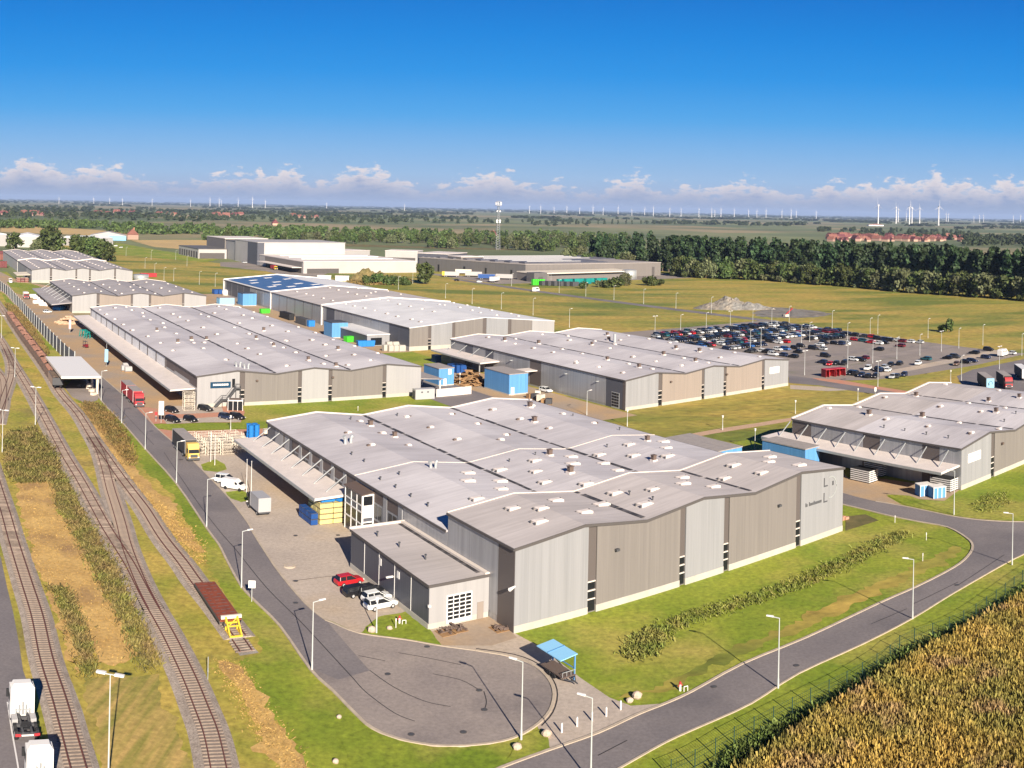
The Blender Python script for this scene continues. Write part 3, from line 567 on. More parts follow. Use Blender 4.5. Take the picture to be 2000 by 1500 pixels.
def roof_part(root, nb, y0, y1, ze, zr, m, single=False, th=.3, x_over=.18):
    bk = breaks(nb, single); mb = MB(); V = []; n = len(bk)
    xs = [bk[0] - x_over] + bk[1:-1] + [bk[-1] + x_over]
    for y in (y0, y1):
        for x, b in zip(xs, bk): z = zroof(b, nb, ze, zr, single); V += [(x, y, z), (x, y, z - th)]
    k = 2 * n; F = []
    for i in range(n - 1):
        a = 2 * i; F += [(a, a + 2, k + a + 2, k + a), (a + 1, k + a + 1, k + a + 3, a + 3), (a + 1, a + 3, a + 2, a), (k + a, k + a + 2, k + a + 3, k + a + 1)]
    F += [(0, k, k + 1, 1), (k - 2, k - 1, 2 * k - 1, 2 * k - 2)]
    mb.add(V, F); return mb.build('roof', m, root)
def profile_strip(root, name, nb, y0, y1, ze, zr, dz0, dz1, m, single=False, x_over=.2):
    bk = breaks(nb, single); mb = MB()
    for a, b in zip(bk[:-1], bk[1:]):
        za, zb = zroof(a, nb, ze, zr, single), zroof(b, nb, ze, zr, single)
        a2 = a - (x_over if a == bk[0] else 0); b2 = b + (x_over if b == bk[-1] else 0)
        mb.prism([(a2, za + dz0), (b2, zb + dz0), (b2, zb + dz1), (a2, za + dz1)], y0, y1)
    return mb.build(name, m, root)
STRIPS = [(.532, .598), (1.288, 1.34), (1.695, 1.747), (2.445, 2.5)]
def front_wall(root, nb, ze, zr, light, dark, single=False, zpl=.95, strips=STRIPS, win=True, drop=.32, cols=None, thick=.3):
    """cladding panels of one gable front, dark recessed strips with windows between them"""
    edges = [0.0]
    for a, b in strips: edges += [a * BW, b * BW]
    edges.append(nb * BW); bk = breaks(nb, single)
    for i in range(len(edges) - 1):
        a, b = edges[i], edges[i + 1]; isstrip = i % 2 == 1
        xs = sorted({a, b, *[x for x in bk if a < x < b]}); tops = [(x, zroof(x, nb, ze, zr, single) - drop) for x in xs]
        if not isstrip:
            mb = MB(); mb.prism([(a, zpl)] + [(b, zpl)] + tops[::-1], 0, thick)
            c = cols[i // 2] if cols else (light if (i // 2) % 2 == 0 else dark)
            mb.build('wall_panel', c, root)
        else:
            mb = MB(); mb.prism([(a, .1), (b, .1)] + tops[::-1], .22, thick)
            st = mb.build('window_strip', 'strip', root)
            if win:
                for z0, z1 in ((.25, 1.75), (1.95, 2.9), (3.15, 4.1)):
                    wb = MB(); wb.box(a + .12, b - .12, .15, .22, z0, z1); wi = wb.build('window', 'glass', st)
                    fb = MB(); fb.box(a + .05, b - .05, .10, .218, z1, z1 + .16); fb.build('sill', 'trim', wi)
    mb = MB(); e2 = [0.0]
    for a, b in strips: e2 += [a * BW, b * BW]
    e2.append(nb * BW)
    for i in range(0, len(e2) - 1, 2): mb.box(e2[i] - .02, e2[i + 1] + .02, -.06, thick - .01, -.2, zpl - .003)
    mb.build('plinth', 'plinth', root)
def body(root, nb, y0, y1, ze, zr, m, single=False, inset=.3, z0=-.2, front=True):
    bk = breaks(nb, single); mb = MB()
    w = nb * BW; pts = [(.02, z0), (w - .02, z0)] + [(min(max(x, .02), w - .02), zroof(x, nb, ze, zr, single) - .28) for x in bk[::-1]]
    mb.prism(pts, y0 + (inset if front else 0), y1)
    return mb.build('wall', m, root)
def side_panels(root, spec, x=0.0, out=.06, name='wall_panel'):
    """flush panels on the left side wall: (y0, y1, z0, z1, material, proud)"""
    for y0, y1, z0, z1, m, pr in spec:
        mb = MB(); mb.box(x - pr, x + .019, y0, y1, z0, z1)
        mb.build('window' if m == 'glass' else name, m, root)
def canopy(root, y0, y1, w, zi, zo, n, zt=7.6, m='whitew', posts=(), x0=-.08, rods=True):
    mb = MB(); mb.prism([(x0 - w, zo - .3), (x0, zi - .3), (x0, zi + .1), (x0 - w, zo + .1)], y0, y1)
    c = mb.build('canopy', m, root)
    gb_ = MB(); gb_.box(x0 - w - .14, x0 - w - .003, y0, y1, zo - .42, zo + .06); gb_.build('gutter', 'steel', c)
    if rods:
        for i in range(n):
            y = y0 + (y1 - y0) * (i + .5) / n; rb = MB(); rb.bar((x0 - .02, y, zt), (x0 - w * .55, y, zi + (zo - zi) * .55 + .1), .17); rb.build('tie_rod', 'steel', c)
    for y in posts:
        pb = MB(); pb.box(x0 - w + .5, x0 - w + .8, y, y + .3, 0, zo - .3); pb.build('post', 'steel', c)
    return c
def gutters(root, nb, y0, y1, ze, m='gutter'):
    for i in range(1, nb):
        mb = MB(); y = y0 + .6
        while y < y1 - .5:
            L = random.uniform(2, 9); x = i * BW + random.uniform(-.12, .12); w = random.uniform(.3, .5)
            mb.box(x - w, x + w, y, min(y + L, y1 - .3), ze + .03, ze + .09); y += L + random.uniform(.2, 1.0)
        mb.build('valley_gutter', m, root)
def seams(root, nb, y0, y1, ze, zr, step, single=False, m='trim'):
    pass
# ---- hall A: the big hall in front, low part behind a taller front block
A = site('industrial_hall', 'large grey hall in the centre with a taller front block and many roof hatches', 'warehouse', 0, 0, 'grey industrial halls')
AY = (17.3, 49.1, 93.7)
ALE, ALR, AHE, AHR = 8.3, 9.6, 10.85, 12.12
front_wall(A, 3, AHE, AHR, 'clad', 'taupe')
body(A, 3, 0, AY[0], AHE, AHR, 'metalclad'); body(A, 3, AY[0] + .003, AY[2], ALE, ALR, 'metalclad', front=False)
roof_part(A, 3, -.12, AY[0] + .1, AHE, AHR, 'roofhigh'); roof_part(A, 3, AY[0] + .103, AY[1], ALE, ALR, 'roof'); roof_part(A, 3, AY[1] + .003, AY[2] + .1, ALE, ALR, 'roof')
profile_strip(A, 'verge_trim', 3, -.2, -.123, AHE, AHR, -.34, .05, 'trimdark')
profile_strip(A, 'verge_trim', 3, AY[0] - .12, AY[0] + .13, AHE, AHR, .004, .14, 'trim')
profile_strip(A, 'verge_trim', 3, AY[2] - .15, AY[2] + .25, ALE, ALR, .004, .24, 'trim')
profile_strip(A, 'roof_joint', 3, AY[1] - .1, AY[1] + .1, ALE, ALR, .004, .09, 'trim')
gutters(A, 3, AY[0] + .2, AY[2], ALE); gutters(A, 3, .3, AY[0] - .2, AHE)
for y0, y1, z in ((-.1, AY[0], AHE), (AY[0] + .1, AY[2], ALE)):
    mb = MB(); mb.box(-.36, -.185, y0, y1, z - .34, z - .05); mb.build('eaves_gutter', 'trimdark', A)
    mb = MB(); mb.box(66.185, 66.4, y0, y1, z - .34, z - .02); mb.build('eaves_gutter', 'trimdark', A)
sp = [(.06, 3.9, 0, 10.5, 'strip', .05)]
y = 3.95
while y < AY[0] - .1: sp.append((y, min(y + 3.3, AY[0] - .05), .95, 10.5, 'metalclad', .05)); y += 3.33
sp += [(17.4, 31, .95, 7.9, 'metalclad', .05)]
y = 31.4
while y < 76:
    if 41.2 < y + 2.4 < 49: y += 5.3; continue
    sp += [(y, y + 1.35, .1, 7.95, 'clad', .12), (y + 1.37, y + 5.28, 5.95, 7.9, 'brownband', .05), (y + 1.37, y + 5.28, 3.0, 5.9, 'clad', .04), (y + 1.9, y + 3.2, 3.4, 5.6, 'glass', .07), (y + 3.5, y + 4.8, 3.4, 5.6, 'glass', .07), (y + 1.37, y + 5.28, .1, 2.95, 'brownband', .05)]
    y += 5.3
sp += [(78.4, 80.6, .1, 7.9, 'darkclad', .05), (80.7, 83.2, .1, 7.9, 'clad', .06), (83.3, 84.0, .1, 7.9, 'strip', .05), (84.1, 88.6, .1, 7.9, 'clad', .06), (88.7, 93.4, .1, 7.9, 'darkclad', .05)]
side_panels(A, sp)
canopy(A, 49.8, 94.3, 6.9, 5.0, 4.7, 8)
# glazed stair bay on the side wall
bay = MB(); bay.box(-2.1, -.06, 41.6, 48.4, 0, 7.2); bay = bay.build('stair_bay', 'darkclad', A)
for y0, y1, z0, z1 in ((41.55, 43.5, .5, 2.3), (43.7, 45.7, .5, 2.3), (45.9, 48.1, .5, 2.3), (41.6, 43.5, 2.6, 4.2), (43.7, 45.7, 2.6, 4.2), (45.9, 48.1, 2.6, 4.2), (41.6, 43.5, 5.5, 6.9), (43.7, 45.7, 5.5, 6.9), (45.9, 48.1, 5.5, 6.9)):
    mb = MB(); mb.box(-2.14, -2.103, y0 + .06, y1 - .06, z0, z1); mb.build('window', 'glass', bay)
mb = MB()
for y in (41.55, 43.6, 45.8, 48.25): mb.box(-2.22, -2.11, y - .09, y + .09, 0, 7.2)
for z in (2.4, 4.3, 5.4, 7.02): mb.box(-2.2, -2.112, 41.6, 48.3, z - .1, z + .1)
mb.box(-2.12, -.1, 41.45, 41.597, 3.4, 5.4); mb.box(-2.14, -1.95, 41.43, 41.59, 0, 7.2); mb.box(-.3, -.08, 41.43, 41.59, 0, 7.2); mb.box(-2.1, -.1, 41.44, 41.592, 6.9, 7.2); mb.box(-2.1, -.1, 41.44, 41.592, 2.6, 2.8)
mb.build('frame', 'white', bay)
mb = MB(); mb.box(-1.9, -.32, 41.5, 41.585, .3, 2.55); mb.build('window', 'glass', bay)
mb = MB(); mb.box(-1.9, -.32, 41.5, 41.585, 5.45, 6.85); mb.build('window', 'glass', bay)
mb = MB(); mb.prism([(-2.35, 7.05), (-.06, 7.35), (-.06, 7.5), (-2.35, 7.2)], 41.3, 48.6); mb.build('roof', 'brown', bay)
smallA = [(155, 352), (90, 415), (280, 418), (220, 485), (425, 485), (412, 328), (660, 312), (550, 385), (805, 366), (965, 428), (700, 452), (940, 455), (897, 284), (1050, 338), (1115, 265), (1285, 310), (1455, 362), (1210, 390)]
flapA = [(755, 640), (755, 685), (935, 685), (940, 730), (805, 785), (1130, 570), (935, 620), (1135, 632), (1185, 690), (1330, 550), (1340, 590), (1415, 700), (1510, 585), (1590, 625), (1490, 537), (1655, 482), (1680, 540), (1845, 465), (1860, 500), (1870, 545)]
flapAh = [(1005, 838), (1165, 838), (1155, 910), (1245, 793), (1405, 858), (1500, 815), (1575, 752), (1785, 732), (1740, 812), (1950, 665), (1955, 700)]
flapA6 = [(380, 595), (330, 665), (535, 640), (580, 550), (575, 578), (745, 595), (265, 715)]
z5 = lambda L: [(650 + x / 2.857, 700 + y / 2.857) for x, y in L]
z6 = lambda L: [(1300 + x / 2.857, 700 + y / 2.857) for x, y in L]
segA = [(0, AY[0], AHE, AHR), (AY[0], AY[2], ALE, ALR)]
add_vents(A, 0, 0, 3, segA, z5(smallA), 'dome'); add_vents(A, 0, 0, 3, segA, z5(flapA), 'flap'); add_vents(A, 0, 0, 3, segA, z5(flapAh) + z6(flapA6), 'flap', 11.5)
add_vents(A, 0, 0, 3, segA, z5([(210, 378), (345, 440), (1100, 275), (1125, 355), (1210, 542), (1325, 640), (1755, 460), (1790, 570)]), 'fan', name='roof_fan')
add_vents(A, 0, 0, 3, segA, z5([(85, 475), (560, 612)]), 'duct', name='roof_duct'); add_vents(A, 0, 0, 3, segA, [(980, 778)], 'duct', name='roof_duct')
add_vents(A, 0, 0, 3, segA, z5([(105, 540), (175, 580), (370, 652), (265, 680), (350, 725), (435, 775), (530, 828), (985, 578), (1530, 495), (1130, 540), (360, 320), (1600, 400), (1340, 322), (1095, 242), (1330, 800), (1655, 735), (1785, 790), (100, 340)]), 'stub', name='vent_pipe')
# sign on the right-hand front panel: ring, two corner brackets and a line of small letters
sg = MB(); cx, cz = 62.6, 8.2
ring = [(cx + 1.5 * math.cos(t), cz + 1.75 * math.sin(t)) for t in np.linspace(-1.9, 1.9, 22)]
for (a, b), (c, d) in zip(ring[:-1], ring[1:]): sg.bar((a, -.03, b), (c, -.03, d), .05, .2)
sg.build('sign_ring', 'steel', A)
sg = MB()
for z0, z1 in ((8.5, 10.0), (5.9, 7.5)): sg = MB(); sg.box(60.75, 60.95, -.06, -.003, z0, z1); sg.box(60.953, 61.75, -.06, -.003, z0, z0 + .2); sg.build('sign_bracket', 'darkgrey', A)
sg = MB()
for i in range(14): 
    if i == 2: continue
    sg.box(56.1 + i * .3, 56.3 + i * .3, -.05, -.003, 6.1, 6.1 + (.62 if i in (0, 3, 7) else .42))
sg.box(63.0, 63.35, -.06, -.003, 8.4, 9.1); sg.build('sign_letters', 'darkgrey', A)
for (px_, pz) in ((4.2, 6.0),):
    mb = MB(); mb.cyl((px_ - 4.2, -.02, pz), (px_ - 5.3, -.5, pz - .05), .12, .25); mb.build('wall_lamp', 'white', A)
for x in (16.5, 49.5): mb = MB(); mb.box(x - .3, x + .3, -.5, -.003, 7.6, 7.9); mb.build('wall_lamp', 'darkgrey', A)
# ---- halls B, C, D, E, F
def std_hall(label, s0, t0, depth, segs, roofm, light, dark, sideM, side=None, nb=3, **k):
    h = site('industrial_hall', label, 'warehouse', s0, t0, 'grey industrial halls')
    front_wall(h, nb, segs[0][2], segs[0][3], light, dark, **k)
    body(h, nb, 0, depth, segs[0][2], segs[0][3], sideM)
    for i, (a, b, ze, zr) in enumerate(segs):
        roof_part(h, nb, a - (.12 if i == 0 else -.003), b, ze, zr, roofm[i])
        gutters(h, nb, a, b, ze)
    profile_strip(h, 'verge_trim', nb, -.2, -.123, segs[0][2], segs[0][3], -.34, .04, 'trimdark')
    profile_strip(h, 'verge_trim', nb, depth - .2, depth + .25, segs[-1][2], segs[-1][3], .004, .26, 'trim')
    for x0, x1 in ((-.36, -.185), (nb * BW + .185, nb * BW + .38)):
        mb = MB(); mb.box(x0, x1, 0, depth, segs[0][2] - .34, segs[0][2] - .03); mb.build('eaves_gutter', 'trimdark', h)
    if side: side_panels(h, side)
    return h
sB = [(.06, 8, 5.2, 7.9, 'brownband', .05), (8.05, 24, 5.9, 7.9, 'brownband', .05), (8.05, 24, .1, 5.85, 'offwhite', .05), (24.05, 34, 5.4, 7.9, 'brownband', .05)]
y = 34.5
while y < 168: sB += [(y, y + 1.1, .1, 7.95, 'strip', .10), (y + 1.15, min(y + 11.9, 169), .1, 7.9, 'roofwhite', .05)]; y += 12
B = std_hall('long grey hall behind the parking bay with a full-length white canopy on its left', .4, 150.2, 169.3, [(0, 169.3, 8.3, 9.55)], ['roof'], 'offwhite', 'taupe', 'metalclad', sB)
canopy(B, 2.0, 172.8, 6.6, 4.75, 4.4, 13, rods=False)
z2 = lambda L: [(360 + x / 5, 640 + y / 5) for x, y in L]
z1 = lambda L: [(x / 5, 560 + y / 5) for x, y in L]
vB = z2([(320, 65), (90, 150), (195, 147), (185, 205), (400, 315), (515, 157), (620, 205), (740, 260), (995, 375), (630, 62), (850, 150), (965, 197), (1085, 245), (1215, 325), (1360, 355), (1000, 130), (1250, 122), (1380, 168), (1380, 275), (1660, 267), (1660, 180), (1815, 322), (1600, 362), (1885, 252), (1015, 38), (1280, 50), (1450, 120)]) + \
     z1([(1125, 207), (1285, 230), (1390, 257), (1040, 270), (1400, 292), (1120, 317), (1465, 325), (1590, 357), (1205, 370), (1605, 400), (1295, 425), (1720, 460), (1445, 485), (1565, 550), (1890, 550), (1685, 625), (1560, 207), (1690, 267), (1755, 297), (1835, 333), (1960, 270), (1985, 400), (975, 225), (1230, 200)])
vB += [(400 + x * .225, 440 + y * .225) for x, y in [(120, 705), (185, 730), (85, 760), (30, 795), (305, 715), (335, 780), (300, 848), (410, 808), (255, 888), (430, 755), (545, 795), (585, 872), (380, 942), (810, 885), (960, 933), (720, 922), (930, 995), (1045, 1038), (1300, 1048), (700, 1002), (790, 1105)]]
segB = [(0, 169.3, 8.3, 9.55)]
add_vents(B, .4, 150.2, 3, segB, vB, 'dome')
add_vents(B, .4, 150.2, 3, segB, z1([(1530, 432), (1735, 547), (1870, 522)]) + z2([(65, 122), (215, 118), (775, 33), (700, 112), (870, 182), (1500, 218), (1480, 378), (1210, 320)]), 'fan', name='roof_fan')
add_vents(B, .4, 150.2, 3, segB, z2([(525, 385), (605, 400)]), 'duct', name='roof_duct')
mb = MB(); mb.box(3.6, 9.2, -.14, -.003, 5.0, 6.6); sgn = mb.build('sign_panel', mat('navy_sign', (.01, .045, .09), rough=.4), B)
mb = MB()
for i in range(9): mb.box(4.3 + i * .48, 4.68 + i * .48, -.17, -.143, 5.62, 6.12)
mb.build('sign_letters', 'white', sgn)
mb = MB(); mb.box(9.6, 10.4, -.1, -.003, 5.0, 7.3); mb.build('door', 'glass', B)
st_ = MB()      # outside stair up to the door
for (x0, z0, x1, z1_) in ((4.6, .1, 6.6, 2.0), (6.6, 2.0, 8.0, 2.0), (8.0, 2.0, 10.3, 4.9), (10.3, 4.9, 11.6, 4.9)):
    for dy in (-.25, -1.35): st_.bar((x0, dy, z0), (x1, dy, z1_), .12, .25); st_.bar((x0, dy, z0 + 1.05), (x1, dy, z1_ + 1.05), .07)
    st_.bar((x0, -.8, z0), (x1, -.8, z1_), 1.0, .07)
for x, z in ((6.6, 2.0), (8.0, 2.0), (10.3, 4.9), (11.6, 4.9)): st_.bar((x, -1.35, 0), (x, -1.35, z + 1.05), .09)
st_.build('outside_stair', 'darkgrey', B)
for x in (16.5, 38.5): mb = MB(); mb.box(x - .3, x + .3, -.5, -.003, 6.4, 6.8); mb.build('wall_lamp', 'brown', B)
sC = [(.06, 1.2, .1, 7.9, 'strip', .08), (1.25, 8.5, .1, 7.9, 'darkclad', .05)]
y = 8.6
for a, b, m in ((8.6, 40, 'metalclad'), (40.1, 46, 'strip'), (46.1, 67, 'metalclad'), (67.1, 72, 'darkclad'), (72.1, 80, 'clad'), (80.1, 85, 'darkclad'), (85.1, 94, 'clad')): sC.append((a, b, .6, 7.9, m, .05))
C_ = std_hall('grey hall with beige front panels standing beside the big car park', 104.3, 104.5, 95.0, [(0, 95, 8.3, 9.5)], ['roof'], 'clad', 'beige', 'metalclad', sC)
canopy(C_, 63.5, 96, 7.0, 5.0, 4.8, 4, posts=(65,))
zc8 = lambda L: [(1100 + x / 5, 480 + y / 5) for x, y in L]
zc7 = lambda L: [(750 + x / 5, 480 + y / 5) for x, y in L]
segC = [(0, 95, 8.3, 9.5)]
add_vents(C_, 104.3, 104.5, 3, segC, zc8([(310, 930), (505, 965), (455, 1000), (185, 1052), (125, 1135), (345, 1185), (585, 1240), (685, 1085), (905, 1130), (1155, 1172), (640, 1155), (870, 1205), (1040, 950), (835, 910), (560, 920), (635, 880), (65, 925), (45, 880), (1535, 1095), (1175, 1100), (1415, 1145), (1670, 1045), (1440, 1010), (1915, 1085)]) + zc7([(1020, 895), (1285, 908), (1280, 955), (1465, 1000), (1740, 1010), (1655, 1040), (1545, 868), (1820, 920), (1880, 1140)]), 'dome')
add_vents(C_, 104.3, 104.5, 3, segC, zc8([(430, 877), (445, 917), (280, 972), (980, 1067), (1100, 1007), (1330, 1037), (430, 1117), (740, 1192), (1290, 1132)]) + zc7([(1178, 930), (1510, 955)]), 'fan', name='roof_fan')
mb = MB(); mb.cyl((46, 62, 8.5), (46, 62, 11.5), .5, n=12); mb.build('chimney', 'steel', C_)
mb = MB(); mb.box(57.2, 61.6, -.14, -.003, 4.6, 6.6); sgn = mb.build('sign_panel', 'white', C_)
mb = MB()
for i in range(7): mb.box(57.7 + i * .42, 58.0 + i * .42, -.16, -.143, 5.6, 5.95)
mb.box(57.7, 60.6, -.16, -.143, 5.1, 5.2); mb.build('sign_letters', 'silver', sgn)
mb = MB(); mb.box(-.12, .1, 2.6, 6.0, .1, 4.4); gd = mb.build('gate', 'steel', C_)
mb = MB()
for i in range(5):
    for j in range(3): mb.box(-.16, -.123, 2.8 + j * 1.05, 3.7 + j * 1.05, .5 + i * .78, 1.1 + i * .78)
mb.build('window', 'glass', gd)
for y, z in ((12, 6.2), (27, 6.2), (56, 6.2)): mb = MB(); mb.box(-.9, -.053, y - .2, y + .2, z, z + .25); mb.build('wall_lamp', 'steel', C_)
for x in (16.2, 38.4): mb = MB(); mb.box(x - .3, x + .3, -.5, -.003, 6.2, 6.6); mb.build('wall_lamp', 'brown', C_)
sD = []
for a, b, m in ((.06, 5.2, 'metalclad'), (5.3, 9.3, 'strip'), (9.4, 20, 'metalclad'), (20.1, 24.4, 'strip'), (24.5, 30, 'metalclad'), (30.1, 38.8, 'clad'), (38.9, 44.2, 'strip')): sD.append((a, b, .2, 7.9, m, .05))
D = std_hall('grey hall at the right edge with a loading canopy on its left side', 101.1, -2.1, 44.4, [(0, 26.5, 8.3, 9.75), (26.5, 44.4, 8.3, 9.75)], ['roof', 'roofhigh'], 'clad', 'taupe', 'metalclad', sD)
canopy(D, .4, 47.5, 6.6, 4.9, 4.7, 9)
zd = lambda L: [(1470 + x * .2666, 730 + y * .2667) for x, y in L]
segD = [(0, 44.4, 8.3, 9.75)]
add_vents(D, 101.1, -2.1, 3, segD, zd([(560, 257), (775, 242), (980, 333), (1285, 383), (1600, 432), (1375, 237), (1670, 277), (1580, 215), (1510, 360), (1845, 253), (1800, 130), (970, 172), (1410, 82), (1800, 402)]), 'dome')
add_vents(D, 101.1, -2.1, 3, segD, zd([(850, 307), (1240, 315), (1195, 168), (1725, 200), (1780, 292), (1950, 175)]), 'fan', name='roof_fan')
add_vents(D, 101.1, -2.1, 3, segD, zd([(960, 392), (1112, 418), (1270, 445), (1430, 472), (1925, 290), (1840, 340)]), 'stub', name='vent_pipe')
mb = MB(); mb.box(2.3, 7.3, -.14, -.003, 4.9, 6.7); sgn = mb.build('sign_panel', 'white', D)
mb = MB()
for i in range(13):
    if i != 7: mb.box(2.7 + i * .33, 2.93 + i * .33, -.16, -.143, 5.75, 6.15)
mb.box(2.7, 6.9, -.16, -.143, 5.25, 5.36); mb.build('sign_letters', 'silver', sgn)
mb = MB(); mb.box(15.8, 16.4, -.5, -.003, 6.2, 6.6); mb.build('wall_lamp', 'brown', D)
sE = []; y = .3
while y < 83: sE += [(y, y + .9, .1, 7.95, 'strip', .1), (y + .95, y + 5.9, .1, 7.9, 'clad', .05), (y + 1.5, y + 5.2, 5.6, 7.2, 'glass', .08)]; y += 6
E_ = std_hall('grey hall with a pale front standing directly behind the long hall', .6, 372.9, 84.4, [(0, 84.4, 8.25, 9.7)], ['roofdark'], 'offwhite', 'beige', 'metalclad', sE)
canopy(E_, 1, 86, 9.5, 4.8, 3.9, 8, m='roofdark')
ze_ = lambda L: [(x * .225, 430 + y * .225) for x, y in L]
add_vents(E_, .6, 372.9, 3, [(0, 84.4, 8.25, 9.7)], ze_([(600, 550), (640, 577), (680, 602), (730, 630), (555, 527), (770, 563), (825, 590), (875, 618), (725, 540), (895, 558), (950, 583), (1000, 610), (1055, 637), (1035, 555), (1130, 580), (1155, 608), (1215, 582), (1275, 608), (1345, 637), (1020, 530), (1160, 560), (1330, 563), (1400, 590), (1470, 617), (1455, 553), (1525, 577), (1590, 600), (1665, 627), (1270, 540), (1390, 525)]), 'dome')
F_ = std_hall('pale hall farthest up the left row with rows of white roof lights', .0, 545.0, 230.0, [(0, 96, 8.3, 9.9), (96, 230, 8.3, 9.9)], ['roofdark', 'roofdark'], 'offwhite', 'offwhite', 'metalclad', [(30, 96, .1, 7.9, 'clad', .05), (97, 228, .1, 7.9, 'silver', .05), (95.2, 96.8, .1, 8.6, 'white', .2)], zpl=1.6)
profile_strip(F_, 'roof_joint', 3, 95.4, 96.6, 8.3, 9.9, .004, .7, 'trim')
for b in range(6):
    for i in range(7):
        for q, (ya, yb) in enumerate(((10, 92), (104, 222))):
            o = link('roof_vent', vent_mesh('flap'), F_); x = (b + .5) * 11; o.location = (x, ya + (yb - ya) * (i + .3 * (b % 2)) / 6.6, zroof(x, 3, 8.3, 9.9)); o.scale = (.5, 1.5, .6)
mb = MB(); mb.prism([(-9, 4.0), (-.08, 4.3), (-.08, 4.6), (-9, 4.3)], 8, 34); mb.build('canopy', 'lightwood', F_)
# ---- the three joined halls with single wide gables
def wide_hall(label, s0, t0, depth, ze, zr, roofm, front, fr_kw, side, nvents=None):
    h = site('production_hall', label, 'warehouse', s0, t0, 'joined wide-gabled halls')
    if front: front_wall(h, 3, ze, zr, 'clad', 'taupe', single=True, **fr_kw)
    body(h, 3, 0 if not front else 0, depth - .003, ze, zr, 'metalclad', single=True, front=front)
    roof_part(h, 3, -.12 if front else .0, depth - .003, ze, zr, roofm, single=True)
    profile_strip(h, 'verge_trim', 3, depth - .6, depth - .004, ze, zr, .004, .45, 'white', single=True)
    mb = MB(); mb.box(-.36, -.185, 0, depth - .5, ze - .36, ze - .03); mb.build('eaves_gutter', 'trimdark', h)
    mb = MB(); mb.box(-.4, -.003, depth - 1.2, depth - .005, 0, ze + .3); mb.build('pilaster', 'white', h)
    side_panels(h, side); return h
G3 = wide_hall('white-roofed wide hall at the near end of the three joined halls', 104, 230, 86, 8.8, 11.6, 'roofwhite', True,
               dict(strips=[(.36, .42), (.83, .89), (1.45, 1.53), (1.98, 2.05), (2.5, 2.505)], cols=['taupe', 'clad', 'taupe', 'clad', 'taupe', 'offwhite'], zpl=1.7),
               [(.06, 8.5, 1.7, 8.4, 'darkclad', .06), (8.6, 17, 1.7, 8.4, 'darkclad', .06)] + [(17.1 + i * 9, 25.9 + i * 9, 1.0, 8.4, 'metalclad' if i < 6 else 'darkclad', .05) for i in range(7)])
G2 = wide_hall('grey-roofed wide hall in the middle of the three joined halls', 104, 316.01, 68, 8.8, 11.6, 'roofhigh', False, {}, [(.2 + i * 11, 10.6 + i * 11, .8, 8.4, 'metalclad', .05) for i in range(6)] + [(10.65 + i * 11, 11.15 + i * 11, .1, 8.4, 'strip', .08) for i in range(6)])
G1 = wide_hall('wide hall with blue solar roof at the far end of the three joined halls', 104, 384.02, 82, 8.8, 11.6, 'roofwhite', False, {}, [(.2 + i * 11, 10.6 + i * 11, .8, 8.4, 'metalclad' if i < 3 else 'darkclad', .05) for i in range(7)])
mb = MB(); mb.add([(1.5, 2, 9.08), (32, 2, 11.66), (32, 79, 11.66), (1.5, 79, 9.08)], [(0, 1, 2, 3)]); mb.build('solar_array', 'roofblue', G1)
mb = MB()
for x, y in ((6, 20), (11, 26), (5, 46), (9, 60), (16, 40), (20, 66), (22, 22), (26, 50), (14, 12), (27, 10)): z = 9.1 + (x - 1.5) / 30.5 * 2.58; mb.prism([(x, z - .05), (x + 4.5, z + .33), (x + 4.5, z + .42), (x, z + .1)], y, y + 3.2)
mb.build('roof_light', 'white', G1)
zg = lambda L: [(400 + x * .225, 440 + y * .225) for x, y in L]
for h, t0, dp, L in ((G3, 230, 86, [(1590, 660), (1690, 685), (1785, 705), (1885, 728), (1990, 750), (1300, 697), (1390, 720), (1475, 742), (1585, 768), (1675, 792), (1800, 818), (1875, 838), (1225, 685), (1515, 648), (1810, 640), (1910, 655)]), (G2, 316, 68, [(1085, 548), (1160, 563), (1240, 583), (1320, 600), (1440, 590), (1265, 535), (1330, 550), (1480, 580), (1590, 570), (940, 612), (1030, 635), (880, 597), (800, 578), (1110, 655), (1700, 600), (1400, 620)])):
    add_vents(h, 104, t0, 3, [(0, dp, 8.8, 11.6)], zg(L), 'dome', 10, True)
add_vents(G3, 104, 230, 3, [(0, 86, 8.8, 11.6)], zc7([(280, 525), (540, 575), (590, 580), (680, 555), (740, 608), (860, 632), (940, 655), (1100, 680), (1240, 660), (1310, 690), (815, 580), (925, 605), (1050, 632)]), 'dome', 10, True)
mb = MB(); mb.box(-10, -.1, 16, 52, 4.2, 4.6); lb = mb.build('loading_annex', 'roofwhite', G3)
mb = MB(); mb.box(-9.8, -.12, 16.4, 51.8, 0, 4.197); mb.build('annex_wall', 'darkclad', lb)
mb = MB(); mb.box(-9.7, -.2, 16.3, 16.397, .1, 4.1); mb.build('annex_front', 'clad', lb); mb = MB(); mb.box(-8.2, -3.5, 16.22, 16.297, .4, 3.2); mb.build('gate', 'glass', lb)
for x in (39.2, 43.7, 47.6): mb = MB(); mb.box(x, x + 2.2, -.04, .0, .9, 2.2); mb.build('window', 'glass', G3)
